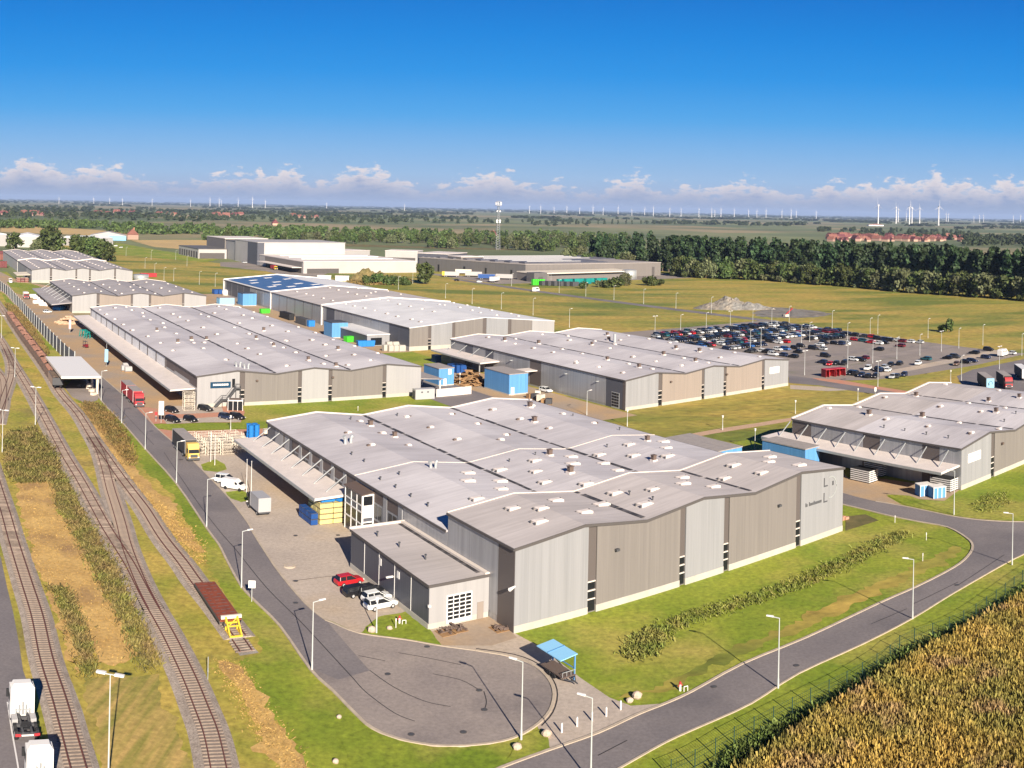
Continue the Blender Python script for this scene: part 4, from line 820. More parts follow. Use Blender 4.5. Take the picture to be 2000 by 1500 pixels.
# ---- annex with roller gate at the near hall
AN = site('workshop_annex', 'low grey annex with a glazed roller gate at the near corner of the large hall', 'annex', -9.05, 6.0)
mb = MB(); mb.box(.15, 8.95, .15, 24.4, -.2, 5.3); mb.build('wall', 'offwhite', AN)
for i in range(5): mb = MB(); mb.box(.0, .147, .16 + i * 4.86, 4.94 + i * 4.86, .75, 5.32); mb.build('wall_panel', 'darkclad', AN)
mb = MB()
for i in range(1, 5): mb.box(-.05, -.003, 4.94 + i * 4.86 - 4.86 + .0, 5.04 + i * 4.86 - 4.86, .75, 5.32)
mb.build('joint_strip', 'white', AN)
mb = MB(); mb.box(-.06, 8.96, .06, .147, -.2, .75); mb.box(-.08, .146, .15, 24.4, -.2, .747); mb.build('plinth', 'plinth', AN)
mb = MB(); mb.box(.0, 8.96, .0, .055, .76, 5.45); mb.build('front_panel', 'offwhite', AN)
mb = MB(); mb.box(-.15, 8.98, -.12, 24.5, 5.5, 5.75); mb.build('roof', 'roofhigh', AN)
mb = MB(); mb.box(-.2, 8.98, -.2, -.123, 5.42, 5.8); mb.box(-.22, -.153, -.2, 24.5, 5.42, 5.78); mb.build('verge_trim', 'trimdark', AN)
mb = MB(); mb.box(-.2, 8.98, 24.5, 24.8, 5.45, 6.05); mb.box(8.3, 8.97, -.1, 24.49, 5.753, 6.0); mb.build('parapet', 'trim', AN)
mb = MB(); mb.box(7.6, 8.2, 1, 24, 5.753, 5.8); mb.build('box_gutter', 'gutter', AN)
gt = MB(); gt.box(2.55, 6.35, -.08, -.003, .35, 4.0); gt = gt.build('roller_gate', 'white', AN)
mb = MB()
for i in range(6):
    for j in range(4): mb.box(2.72 + j * .9, 3.48 + j * .9, -.12, -.083, .85 + i * .52, 1.22 + i * .52)
mb.build('window', 'glass', gt)
mb = MB(); mb.box(7.2, 8.15, -.06, -.003, .1, 2.3); mb.build('door', 'beige', AN)
for y, z in ((8.4, 3.7), (14.0, 3.7)): mb = MB(); mb.box(-.07, -.004, y, y + .7, z, z + .95); mb.build('window', 'white', AN)
mb = MB(); mb.box(-1.1, -.06, 10.1, 10.35, 3.4, 3.6); mb.box(-.25, .1, -.35, -.05, 3.0, 3.3); mb.build('wall_lamps', 'white', AN)
for x, y in ((2.2, 20), (3, 14.5), (4, 8.5)): o = link('vent_pipe', vent_mesh('stub'), AN); o.location = (x, y, 5.9)
# ================================================================ vehicles
def ring(x, w, z0, z1, c=.12): return [(x, -w, z0 + c), (x, -w + c, z0), (x, w - c, z0), (x, w, z0 + c), (x, w, z1 - c * 1.3), (x, w - c * 1.6, z1), (x, -w + c * 1.6, z1), (x, -w, z1 - c * 1.3)]
CARS = {'hatch': (4.2, [(-2.1, .72, .45, .80), (-2.0, .84, .28, .95), (-1.2, .88, .22, .98), (.7, .88, .22, .97), (1.5, .86, .24, .90), (1.98, .80, .30, .76), (2.1, .68, .40, .62)], [(-2.0, -1.75, .95), (-1.7, -1.35, 1.42), (.15, -.2, 1.46), (1.05, .55, .96)]),
        'estate': (4.6, [(-2.3, .74, .45, .85), (-2.2, .86, .28, .98), (-1.3, .89, .22, 1.0), (.8, .89, .22, .98), (1.7, .87, .24, .92), (2.2, .80, .30, .78), (2.32, .68, .40, .64)], [(-2.2, 0, .98), (-2.0, 0, 1.44), (.2, 0, 1.47), (1.2, 0, .98)]),
        'suv': (4.5, [(-2.25, .78, .5, 1.0), (-2.15, .90, .35, 1.12), (-1.2, .93, .28, 1.14), (.8, .93, .28, 1.12), (1.6, .91, .30, 1.06), (2.1, .86, .36, .92), (2.25, .74, .46, .76)], [(-2.15, 0, 1.12), (-1.95, 0, 1.66), (.25, 0, 1.70), (1.1, 0, 1.12)])}
def car_bits(kind, mats_joined=False):
    Lc, secs, cab = CARS[kind]
    body = MB(); body.loft([ring(*q) for q in secs], 0)
    (a, _, za), (b, _, zb), (c, _, zc), (d, _, zd) = cab; w0, w1 = secs[2][1] - .06, secs[2][1] - .22
    glass = MB(); glass.loft([[(a, -w0, za - .05), (a, w0, za - .05), (a, w0, za - .04), (a, -w0, za - .04)], [(a + .04, -w0, za - .05), (a + .04, w0, za - .05), (b, w1, zb), (b, -w1, zb)], [(c, -w0, za - .05), (c, w0, za - .05), (c, w1, zc), (c, -w1, zc)], [(d, -w0, zd - .05), (d, w0, zd - .05), (d, w0, zd), (d, -w0, zd)]], 0)
    roof = MB(); roof.loft([[(b + .02, -w1 - .02, zb - .03), (b + .02, w1 + .02, zb - .03), (b + .05, w1 - .1, zb + .045), (b + .05, -w1 + .1, zb + .045)], [(c + .08, -w1 - .02, zc - .03), (c + .08, w1 + .02, zc - .03), (c, w1 - .1, zc + .05), (c, -w1 + .1, zc + .05)]], 0)
    for e in (-1, 1):
        for x0, x1, zz in ((b, a + .25, 0), (c, d - .1, 0), ((b + c) / 2, (b + c) / 2, 0)): roof.bar((x0, e * (w1 + .01), zb - .02), (x1, e * (w0 + .015), za), .07)
    lamps = MB()
    for e in (-1, 1): lamps.box(secs[-2][0] - .06, secs[-1][0] - .02, e * .58 - .16, e * .58 + .16, .58, .74)
    xr, xf = -Lc * .29, Lc * .31; wheels = []
    for x in (xr, xf):
        for e in (-1, 1):
            w = MB(); w.cyl((x, e * .90, .32), (x, e * .66, .32), .32, n=12, mi=0); w.cyl((x, e * .912, .32), (x, e * .9, .32), .19, n=10, mi=1); wheels.append(w)
    return body, glass, roof, lamps, wheels
def make_car(kind, col, label, cat, p, rz, group=None, name='parked_car'):
    r = thing(name, label, cat, (p[0], p[1], .09), rz, group); b, g, ro, la, wh = car_bits(kind); m = 'car ' + col
    b.build('body', m, r); g.build('windows', 'glass', r); ro.build('roof', m, r); la.build('headlights', 'white', r)
    for w in wh: w.build('wheel', ['black', 'silver'], r)
    return r
LOTME = {}
def lot_car(kind, col):
    k = (kind, col)
    if k in LOTME: return LOTME[k]
    b, g, ro, la, wh = car_bits(kind); mb = MB()
    for q, mi in ((b, 0), (ro, 0), (g, 1), (la, 3)): mb.add(q.v, q.f, mi)
    for w in wh: mb.add(w.v, w.f, 2)
    o = mb.build('parked_car', ['car ' + col, 'glass', 'black', 'white']); LOTME[k] = o.data; bpy.data.objects.remove(o); return LOTME[k]
def face(px0, px1): a, b = G(*px0), G(*px1); return math.atan2(b.y - a.y, b.x - a.x)
TT = A33 + PI / 2
# near cars
def car_px(kind, col, label, x, y, rz, group=None, cat='car'): return make_car(kind, col, label, cat, G(x, y), rz, group)
r1 = face((662, 1143), (703, 1136))
car_px('hatch', 'red', 'red car parked beside the low grey annex', 681, 1143, r1, 'cars parked beside the annex')
car_px('estate', 'black', 'black car parked next to the red car by the grey annex', 701, 1164, r1, 'cars parked beside the annex')
car_px('hatch', 'black', 'black car half hidden close to the annex wall beside the white cars', 722, 1163, r1, 'cars parked beside the annex')
car_px('hatch', 'white', 'white car hidden behind the other white car along the annex wall', 735, 1176, r1, 'cars parked beside the annex')
car_px('estate', 'white', 'white car nearest to the triangular grass plot at the annex', 743, 1189, r1, 'cars parked beside the annex')
r2 = face((432, 948), (470, 952)) - .15
car_px('suv', 'white', 'white car with dark side windows parked behind the white van', 441, 945, r2)
for n, (x, y, lab) in enumerate(((335, 806, 'black car beside the tall white totem sign'), (337, 825, 'black car at the left end of the lower parking row'), (372, 824, 'black car second from the left in the lower parking row'), (401, 803, 'black car parked by the foot of the outside stair'), (441, 819, 'dark blue car in the lower row next to the last black car'), (463, 819, 'black car at the right end of the lower parking row by the glass shelter'))):
    car_px('estate' if n % 2 else 'hatch', 'dark blue' if n == 4 else 'black', lab, x, y, TT + PI + (.5 if n in (0, 3) else .45), 'cars in the red brick parking bay')
car_px('hatch', 'white', 'white car standing alone on the yard beside the log pile', 92, 611, A33 + .2)
car_px('estate', 'white', 'white car parked along the side wall of the hall with beige panels', 1066, 766, A33 - PI / 2 + .1)
# white panel van
v = thing('panel_van', 'white panel van parked in front of the white car on the yard', 'van', (*G(457, 957)[:2], .09), r2 - .05)
mb = MB(); mb.loft([ring(*q) for q in ((-2.4, .88, .45, 1.7), (-2.3, .95, .3, 1.95), (.5, .95, .3, 1.95), (1.2, .93, .3, 1.5), (1.6, .92, .3, 1.12), (2.35, .86, .35, .95), (2.5, .7, .45, .7))]); mb.build('body', 'white', v)
mb = MB(); mb.loft([[(.55, -.97, 1.15), (.55, .97, 1.15), (.55, .97, 1.75), (.55, -.97, 1.75)], [(1.15, -.95, 1.15), (1.15, .95, 1.15), (1.1, .95, 1.45), (1.1, -.95, 1.45)]]); mb.add([(1.22, -.8, 1.5), (1.22, .8, 1.5), (1.64, .82, 1.14), (1.64, -.82, 1.14)], [(0, 3, 2, 1)]); mb.build('windows', 'glass', v)
for x in (-1.4, 1.6):
    for e in (-1, 1): w = MB(); w.cyl((x, e * .98, .33), (x, e * .7, .33), .33, n=12); w.build('wheel', 'black', v)
def wheels(root, xs, hw, r=.5, n=12):
    for x in xs:
        for e in (-1, 1):
            w = MB(); w.cyl((x, e * hw, r), (x, e * (hw - .32), r), r, n=n, mi=0); w.cyl((x, e * (hw + .01), r), (x, e * hw, r), r * .55, n=10, mi=1); w.build('wheel', ['black', 'silver'], root)
def cab(root, x0, m, hw=1.24, top=3.6, front=True):
    """lorry cab, its nose towards +x at x0"""
    c = MB(); c.loft([[(x0 - 2.2, -hw, .5), (x0 - 2.2, hw, .5), (x0 - 2.2, hw, top), (x0 - 2.2, -hw, top)], [(x0 - .75, -hw, .45), (x0 - .75, hw, .45), (x0 - .75, hw, top), (x0 - .75, -hw, top)], [(x0 - .12, -hw + .04, .42), (x0 - .12, hw - .04, .42), (x0 - .35, hw - .06, top - .55), (x0 - .35, -hw + .06, top - .55)], [(x0, -hw + .1, .42), (x0, hw - .1, .42), (x0 - .08, hw - .1, 1.6), (x0 - .08, -hw + .1, 1.6)]])
    c = c.build('cab', m, root)
    g = MB(); g.add([(x0 - .06, -hw + .12, 1.75), (x0 - .06, hw - .12, 1.75), (x0 - .31, hw - .14, 2.75), (x0 - .31, -hw + .14, 2.75)], [(0, 1, 2, 3)]); g.box(x0 - 1.5, x0 - .5, -hw - .012, hw + .012, 1.8, 2.6); g.build('windscreen', 'glass', c)
    b = MB(); b.box(x0 - .25, x0 + .06, -hw, hw, .35, .8); b.box(x0 + .0, x0 + .03, -.8, .8, .9, 1.5); b.build('bumper', 'darkgrey', c)
    for e in (-1, 1):
        mb = MB(); mb.box(x0 - .5, x0 - .3, e * (hw + .05) - .06, e * (hw + .25), 1.9, 2.7) if e > 0 else mb.box(x0 - .5, x0 - .3, -(hw + .25), -(hw - .01), 1.9, 2.7); mb.build('mirror', 'black', c)
        mb = MB(); mb.box(x0 + .02, x0 + .075, e * .95 - .16, e * .95 + .16, .82, 1.02); mb.build('headlight', 'white', c)
    return c
def boxbody(root, name, x0, x1, z0, z1, side, top, hw=1.27, front=None):
    b = MB(); b.box(x0, x1, -hw, hw, z0, z1 - .06, 0); o = b.build(name, side, root)
    t = MB(); t.box(x0 - .02, x1 + .02, -hw - .02, hw + .02, z1 - .057, z1); t.build('roof', top, o)
    f = MB(); f.box(x0, x1, -hw + .1, hw - .1, z0 - .28, z0 - .003); f.build('chassis', 'darkgrey', o)
    e = MB()
    for x in (x0, x1 - .12): 
        for q in (-1, 1): e.box(x - .01, x + .13, q * hw - .03, q * hw + .03, z0, z1 - .06)
    e.build('corner_posts', front or top, o); return o
t = site('lorry', 'lorry with yellow cab and dark grey tarpaulin trailer at the kerb', 'lorry', -15.1, 103, rz=-PI / 2)
boxbody(t, 'trailer', -7.0, 4.1, 1.15, 4.0, 'greytarp', 'toptarp', front='silver'); cab(t, 6.7, 'cabyellow'); wheels(t, (-5.6, -4.4, -3.2, 1.9, 5.4), 1.24)
t = site('lorry', 'red lorry with two red tarpaulin bodies at the kerb in front of the canopy', 'lorry', -14.55, 161.5, rz=-PI / 2)
boxbody(t, 'trailer', -9.6, -1.6, 1.0, 3.95, 'redtruck', 'toptarp', front='white'); boxbody(t, 'load_body', -.9, 7.0, 1.0, 3.95, 'redtruck', 'toptarp', front='white'); cab(t, 9.6, 'red'); wheels(t, (-7.8, -6.5, -3, 1.0, 2.3, 8.3), 1.24)
t = site('box_van', 'small lorry with plain grey box body standing on the yard', 'van', -13.1, 61.2, rz=PI / 2)
boxbody(t, 'box_body', -3.6, 1.0, .85, 3.25, 'silver', 'silver', hw=1.12); cab(t, 3.0, 'car black', hw=1.0, top=2.3); wheels(t, (-2.4, 2.1), 1.05, r=.38)
# tractor units on the service road (bottom left)
def tractor(label, pr, pf, top=3.55):
    a, b = G(*pr), G(*pf); rz = math.atan2(b.y - a.y, b.x - a.x); m = (a + b) / 2
    t = thing('tractor_unit', label, 'lorry', (m.x, m.y, .07), rz, 'white tractor units on the service road')
    c = cab(t, 3.1, 'white', top=top); d = MB(); d.prismx([(-1.15, top), (1.15, top), (.9, top + .45), (-.9, top + .45)], 1.0, 1.9); d.build('roof_spoiler', 'white', c)
    d = MB(); d.box(2.0, 2.5, -.9, .9, top + .003, top + .12); d.build('roof_hatch', 'steel', c)
    f = MB()
    for e in (-1, 1): f.box(-3.1, .9, e * .45 - .1, e * .45 + .1, .75, 1.05)
    for x in (-3.0, -1.2, .2): f.box(x - .15, x + .15, -1.0, 1.0, .7, .95)
    f.build('chassis', 'darkgrey', t)
    f = MB(); f.cyl((-1.7, 0, 1.06), (-1.7, 0, 1.18), .52, n=16); f.box(-2.4, -1.0, -.3, .3, .95, 1.1); f.build('coupling_plate', 'black', t)
    f = MB()
    for e in (-1, 1): f.box(-.6, .55, e * .95 - .3, e * .95 + .3, .45, 1.1)
    f.build('fuel_tank', 'silver', t)
    f = MB()
    for y, z in ((-.7, 1.5), (-.35, 1.9), (0, 2.2), (.35, 1.9), (.7, 1.5)): f.cyl((.75, y, .9), (.75, y, z), .1, n=6)
    f.bar((.7, -.9, 1.4), (.7, .9, 1.4), .1); f.build('hose_rack', 'steel', t)
    for e in (-1, 1): f = MB(); f.box(-3.22, -3.1, e * .95 - .28, e * .95 + .28, .7, .95); f.build('tail_light', 'red', t)
    f = MB(); f.box(-3.2, -3.1, -.6, .6, .72, .86); f.build('number_plate', 'white', t)
    wheels(t, (-2.3, -1.15, 1.6), 1.22); return t
tractor('white tractor unit without trailer parked on the service road at bottom left', (51, 1456), (36, 1396))
tractor('white tractor unit cut off by the bottom edge, behind the other one', (86, 1588), (70, 1520), 3.3)
for lab, fr, bk, m, L in (('trailer with a pale blue front standing leftmost on the truck park', (1934, 739.5), (1904, 719), 'lightblue', 13.4), ('lorry with red cab and dark trailer on the truck park', (1970.5, 736.5), (1951, 723.5), 'red', 13), ('dark trailer with a white roof at the right edge of the truck park', (2003, 722), (1980, 706), 'white', 13)):
    a = G(*fr, 4.0); b = G(*bk, 4.0); d = (a - b).normalized(); rz = math.atan2(d.y, d.x); c = a - d * L / 2
    t = thing('lorry' if m == 'red' else 'parked_trailer', lab, 'lorry' if m == 'red' else 'trailer', (c.x, c.y, .07), rz, 'lorries on the truck park')
    boxbody(t, 'trailer', -L / 2, L / 2 - (2.6 if m == 'red' else .2), 1.15, 4.0, 'greytarp', 'roofwhite' if m == 'white' else 'toptarp')
    if m == 'red': cab(t, L / 2, 'red')
    else:
        f = MB(); f.box(L / 2 - .197, L / 2 - .1, -1.2, 1.2, 1.0, 3.9); f = f.build('front_wall', 'lightblue' if m == 'lightblue' else 'white', t)
        if m == 'lightblue':
            e = MB(); 
            for q in np.linspace(-.5, 3.6, 9): e.bar((L / 2 - .09, .1 + .55 * math.cos(q), 2.4 + .7 * math.sin(q)), (L / 2 - .09, .1 + .55 * math.cos(q + .5), 2.4 + .7 * math.sin(q + .5)), .05, .16)
            e.box(L / 2 - .098, L / 2 - .06, -.7, -.5, 1.7, 2.6); e.build('emblem', 'darkgrey', f)
    wheels(t, (-L / 2 + 1.5, -L / 2 + 2.8, -L / 2 + 4.1) + ((L / 2 - 1.5,) if m == 'red' else ()), 1.22)
# freight train on the right track
TP = world_path([(-60, 515), (-28, 556), (5.5, 606), (39, 656), (68, 696), (95, 734), (112, 762)], 8)[::-1]
TP = resample(TP, .5); pos = -.0
def along(d): i = min(int(d / .5), len(TP) - 2); return Vector((*TP[i], 0))
for i in range(13):
    a, b = along(pos), along(pos + 12.2); 
    if (b - a).length < 6: break
    m = (a + b) / 2; rz = math.atan2(a.y - b.y, a.x - b.x); dark = i == 0
    w = thing('freight_wagon', ('dark open freight wagon at the near end of the train beside the white shelter roof' if dark else 'rusty open freight wagon with scrap load, %s from the near end of the train' % ordw(i + 1)), 'freight wagon', (m.x, m.y, .45), rz, 'open freight wagons')
    sm = 'darkgrey' if dark else 'rustdark'
    mb = MB()
    for e in (-1, 1): mb.box(-5.9, 5.9, e * 1.43 - .07, e * 1.43 + .07, 1.0, 3.0)
    mb.box(-5.9, 5.9, -1.29, 1.29, 1.0, 1.15); mb.box(-6.0, -5.86, -1.5, 1.5, 1.0, 3.0); mb.box(5.86, 6.0, -1.5, 1.5, 1.0, 3.0); mb.build('body', sm, w)
    mb = MB()
    for x in np.linspace(-5.4, 5.4, 8):
        for e in (-1, 1): mb.box(x - .07, x + .07, e * 1.57 - .065, e * 1.57 + .065, .95, 3.05)
    mb.build('side_rib', 'rustdark' if not dark else 'brown', w)
    V = []; nx, ny = 18, 6
    for ix in range(nx):
        for iy in range(ny): V.append((-5.75 + 11.5 * ix / (nx - 1), -1.3 + 2.6 * iy / (ny - 1), 2.65 + (.55 if not dark else .3) * random.random() + (.25 if 0 < iy < ny - 1 else -.1)))
    F = [(ix * ny + iy, (ix + 1) * ny + iy, (ix + 1) * ny + iy + 1, ix * ny + iy + 1) for ix in range(nx - 1) for iy in range(ny - 1)]
    mb = MB(); mb.add(V, F); mb.build('load', 'coal' if dark else 'load', w)
    mb = MB(); mb.box(-5.9, 5.9, -1.1, 1.1, .75, .98); 
    for e in (-1, 1): 
        for q in (-.85, .85): mb.cyl((e * 5.9, q, .65), (e * 6.4, q, .65), .2, n=8)
    mb.build('underframe', 'black', w)
    for x in (-4.6, -3.0, 3.0, 4.6): mb = MB(); mb.cyl((x, -.85, .45), (x, -.65, .45), .45, n=12); mb.cyl((x, .65, .45), (x, .85, .45), .45, n=12); mb.bar((x, -.7, .45), (x, .7, .45), .14); mb.build('wheelset', 'rustdark', w)
    pos += 12.9
# flat wagon, buffer stop and track panel
a, b = G(399, 1140, 1.3), G(450, 1214, 1.3); m = (a + b) / 2; L = (b - a).length; rz = math.atan2(b.y - a.y, b.x - a.x)
w = thing('flat_wagon', 'rust-red flat wagon standing against the yellow buffer stop', 'flat wagon', (m.x, m.y, .42), rz)
mb = MB(); mb.box(-L / 2, L / 2, -1.4, 1.4, .85, 1.0); mb.build('deck', 'rust', w)
mb = MB()
for x in np.linspace(-L / 2 + .3, L / 2 - .3, 13):
    for k in range(3): y0 = -1.3 + k * .9 + random.uniform(-.1, .1); mb.box(x - .05, x + .05, y0, y0 + random.uniform(.35, .8), 1.003, 1.03)
mb.build('deck_gap', 'trimdark', w)
mb = MB(); 
for e in (-1, 1): mb.box(-L / 2, L / 2, e * 1.43 - .06, e * 1.43 + .06, .62, .95)
for e in (-1, 1):
    for q in (-.85, .85): mb.cyl((e * L / 2, q, .6), (e * (L / 2 + .5), q, .6), .2, n=8)
mb.build('underframe', 'trimdark', w)
for x in (-L * .32, L * .32): mb = MB(); mb.cyl((x, -.85, .45), (x, -.65, .45), .45, n=12); mb.cyl((x, .65, .45), (x, .85, .45), .45, n=12); mb.bar((x, -.7, .45), (x, .7, .45), .14); mb.build('wheelset', 'rustdark', w)
a = G(456, 1243); w = thing('buffer_stop', 'yellow steel buffer stop at the end of the track behind the flat wagon', 'buffer stop', (a.x, a.y, .2), rz)
mb = MB()
for e in (-1, 1): mb.bar((-1.1, e * .75, 0), (-1.1, e * .75, 1.75), .22); mb.bar((-1.1, e * .75, 1.6), (1.0, e * .75, .05), .2); mb.bar((-1.1, e * .75, .1), (1.0, e * .75, .1), .18)
mb.bar((-1.1, -.85, 1.0), (-1.1, .85, 1.0), .2); mb.bar((-.2, -.75, .9), (-.2, .75, .9), .14); mb.bar((1.0, -.85, .12), (1.0, .85, .12), .2); mb.bar((-1.1, -.75, .2), (-1.1, .75, 1.6), .12)
mb.build('frame', 'yellow', w); mb = MB(); mb.box(-1.5, -1.15, -1.35, 1.35, 1.45, 1.85); mb.build('buffer_beam', 'lightwood', w)
a = G(472, 1267); w = thing('track_panel', 'short loose piece of track lying on gravel beyond the buffer stop', 'track panel', (a.x, a.y, .1), rz)
mb = MB(); 
for e in (-1, 1): mb.box(-1.7, 1.7, e * .75 - .05, e * .75 + .05, .2, .35)
mb.build('rail', 'rail', w)
for x in (-1.4, -.7, 0, .7, 1.4): mb = MB(); mb.box(x - .13, x + .13, -1.25, 1.25, .05, .2); mb.build('sleeper', 'sleeper', w)
sheet('gravel_strip', [(440, 1235), (470, 1240), (486, 1258), (505, 1278), (468, 1284), (452, 1262)], .08, 'ballastfine')
# ---- car park
def inpoly(x, y, P):
    c = False; j = len(P) - 1
    for i in range(len(P)):
        if (P[i][1] > y) != (P[j][1] > y) and x < (P[j][0] - P[i][0]) * (y - P[i][1]) / (P[j][1] - P[i][1]) + P[i][0]: c = not c
        j = i
    return c
dense = [(1272, 652), (1330, 648), (1375, 642), (1430, 638), (1500, 632), (1560, 637), (1640, 648), (1655, 656), (1640, 664), (1580, 666), (1552, 664), (1500, 668), (1486, 680), (1440, 686), (1290, 672)]
palette = ['black'] * 8 + ['dark grey'] * 4 + ['dark blue'] * 3 + ['silver'] * 2 + ['white'] * 3 + ['teal', 'red', 'dark red', 'blue']
rows = [226, 221, 209, 204, 192, 187, 175.5, 170.5, 160, 155]
rown = 0; CN = 0
for ri, tr in enumerate(rows):
    rown += 1; k = 0
    for s in np.arange(196, 308, 2.62):
        if random.random() < .10: continue
        p = W(s, tr); x, y = PX(p)
        if not inpoly(x, y, dense): continue
        k += 1; CN += 1; col = random.choice(palette); kind = random.choice(['hatch', 'estate', 'suv'])
        o = link('parked_car', lot_car(kind, col)); o.location = (p.x, p.y, .09); o.rotation_euler = (0, 0, TT + (PI if random.random() < .5 else 0) + random.uniform(-.03, .03))
        tag(o, '%s car, %s from left, %s row from the back of the car park' % (col, ordw(k), ordw(rown)), 'car', 'cars in the big car park')
sparse = [(1609, 673, 'black'), (1630, 673, 'black'), (1641, 674, 'dark blue'), (1652, 673, 'white'), (1669, 666, 'red'), (1686, 668, 'teal'), (1700, 671, 'red'), (1715, 673, 'white'), (1728, 672, 'black'), (1740, 666, 'silver'), (1751, 667, 'white'), (1761, 669, 'dark red'), (1777, 670, 'white'), (1795, 671, 'silver'), (1758, 678, 'dark red'), (1716, 685, 'black'),
          (1606, 684, 'silver'), (1612, 698, 'black'), (1667, 705, 'white'), (1681, 706, 'black'), (1688, 702, 'dark red'), (1606, 710, 'dark blue'), (1620, 714, 'red'), (1632, 713, 'black'), (1648, 713, 'black'), (1660, 732, 'black'), (1671, 733, 'black'), (1682, 736, 'dark blue'), (1696, 738, 'black'), (1709, 738, 'black'),
          (1694, 723, 'white'), (1712, 724, 'black'), (1720, 726, 'dark blue'), (1728, 721, 'silver'), (1734, 726, 'white'), (1738, 716, 'black'), (1757, 713, 'black'), (1793, 713, 'white'), (1808, 704, 'teal'), (1850, 702, 'black'), (1865, 700, 'dark grey'), (1867, 714, 'brown'), (1886, 710, 'black'), (1898, 708, 'dark blue'), (1902, 692, 'black'), (1930, 686, 'black'), (1925, 701, 'dark blue'), (1974, 693, 'white'), (1743, 739, 'silver'), (1752, 738, 'dark grey'), (1765, 735, 'dark blue'),
          (1634, 652, 'dark red'), (1653, 654, 'dark blue'), (1668, 657, 'black'), (1686, 659, 'dark grey'), (1704, 661, 'red'), (1714, 664, 'black'), (1724, 665, 'dark blue'), (1738, 667, 'black'), (1553, 682, 'black'), (1534, 670, 'red'), (1519, 671, 'white'), (1504, 669, 'black'), (1528, 660, 'silver'), (1564, 678, 'black'), (1558, 690, 'black'), (1549, 699, 'black'), (1534, 684, 'blue'), (1519, 685, 'white'), (1528, 696, 'dark blue'), (1510, 695, 'white'), (1498, 690, 'black'), (1486, 688, 'white'), (1471, 688, 'black'), (1463, 689, 'dark grey'), (1588, 683, 'black'), (1600, 676, 'white')]
ords = {}
for x, y, col in sorted(sparse):
    ords[col] = ords.get(col, 0) + 1; p = G(x, y); CN += 1
    o = link('parked_car', lot_car(random.choice(['hatch', 'estate', 'suv']), col)); o.location = (p.x, p.y, .09); o.rotation_euler = (0, 0, (A33 + PI if y > 712 else TT) + random.choice([0, PI]) + (.35 if y > 712 else 0))
    tag(o, '%s car, %s of that colour from left among the looser parked cars' % (col, ordw(ords[col])), 'car', 'cars in the big car park')
v = thing('camper_van', 'white camper van at the right end of the car park', 'camper', (*G(1958, 696)[:2], .09), A33 + .1)
mb = MB(); mb.loft([ring(*q) for q in ((-3.2, 1.0, .5, 2.5), (-3.0, 1.1, .4, 2.8), (1.2, 1.1, .4, 2.8), (2.2, 1.05, .4, 2.1), (3.2, .95, .4, 1.1), (3.4, .8, .5, .9))]); mb.build('body', 'white', v)
mb = MB()
for x in (-2.2, -.8, .6): mb.box(x, x + .8, -1.12, 1.12, 1.6, 2.2)
mb.build('windows', 'glass', v); wheels(v, (-2, 2.2), 1.08, r=.36)
r = thing('bicycle_shelter', 'bright red open shelter cabins at the edge of the car park', 'shelter', (*G(1628, 735)[:2], .08), A33 - .25)
for i, x in enumerate((-2.3, 2.0)):
    mb = MB(); mb.box(x - 1.9, x + 1.9, 1.3, 1.4, 0, 2.5); mb.box(x - 1.9, x - 1.8, -1.3, 1.3, 0, 2.5); mb.box(x + 1.8, x + 1.9, -1.3, 1.3, 0, 2.5); mb.box(x - .5, x - .4, -1.3, 1.3, 0, 2.5); mb.build('wall', 'red', r)
    mb = MB(); mb.box(x - 2.0, x + 2.0, -1.4, 1.5, 2.5, 2.65); mb.build('roof', 'red', r)
# ================================================================ street lamps
def lamp_proto(h, kind, name='street_lamp'):
    o = thing(name, 'x', 'street lamp', (0, 0, -500)); mb = MB()
    mb.cyl((0, 0, 0), (0, 0, h), .095, .05, n=8); mb.cyl((0, 0, 0), (0, 0, 1.1), .12, .11, n=8); mb.build('pole', 'pole', o)
    if kind == 'arm':
        mb = MB(); mb.bar((0, 0, h - .04), (1.0, 0, h + .12), .08); mb.build('arm', 'pole', o); mb = MB(); mb.loft([ring(.7, .16, h + .03, h + .2, .03), ring(1.5, .13, h + .1, h + .24, .03)]); mb.build('lamp_head', 'white', o)
    elif kind == 'double':
        mb = MB(); mb.bar((-1.0, 0, h), (1.0, 0, h), .08); mb.build('arm', 'pole', o)
        for e in (-1, 1): mb = MB(); mb.loft([ring(e * .45, .22, h - .04, h + .16, .03), ring(e * 1.35, .2, h - .04, h + .16, .03)]); mb.build('lamp_head', 'white', o)
    else: mb = MB(); mb.cyl((0, 0, h - .5), (0, 0, h), .16, .22, n=8); mb.cyl((0, 0, h), (0, 0, h + .12), .32, .1, n=8); mb.build('lamp_head', 'white', o)
    return o
LP = {}
def lamp(kind, h, x, y, label, group, rz=A33, z=0, top=False):
    p = G(x, y, h) if top else G(x, y); k = (kind, h)
    if k not in LP:
        o = lamp_proto(h, kind); o.location = (p.x, p.y, 0); o.rotation_euler = (0, 0, rz); tag(o, label, None, group); LP[k] = proto(o); return o
    return dup(LP[k], (p.x, p.y, 0), rz, label, group)
g = 'street lamps along the road beside the railway'
for i, (x, y) in enumerate([(609, 1312), (471, 1150), (403, 1031), (344, 945), (283, 879), (237, 827), (197, 783)]): lamp('arm', 8.0, x, y, 'grey street lamp on the grass edge of the railway-side road, %s from the near end' % ordw(i + 1), g)
g = 'street lamps along the bottom lane'
for x, y, l in ((1018, 1446, 'street lamp standing at the lower edge of the turning circle'), (1519, 1342, 'street lamp by the lane in front of the reeds, nearest the fire hydrant'), (1781, 1207, 'street lamp halfway along the lane in front of the reeds'), (1975, 1102, 'street lamp by the road junction at the right edge')): lamp('arm', 8.0, x, y, l, g, A33 + PI / 2 + .6)
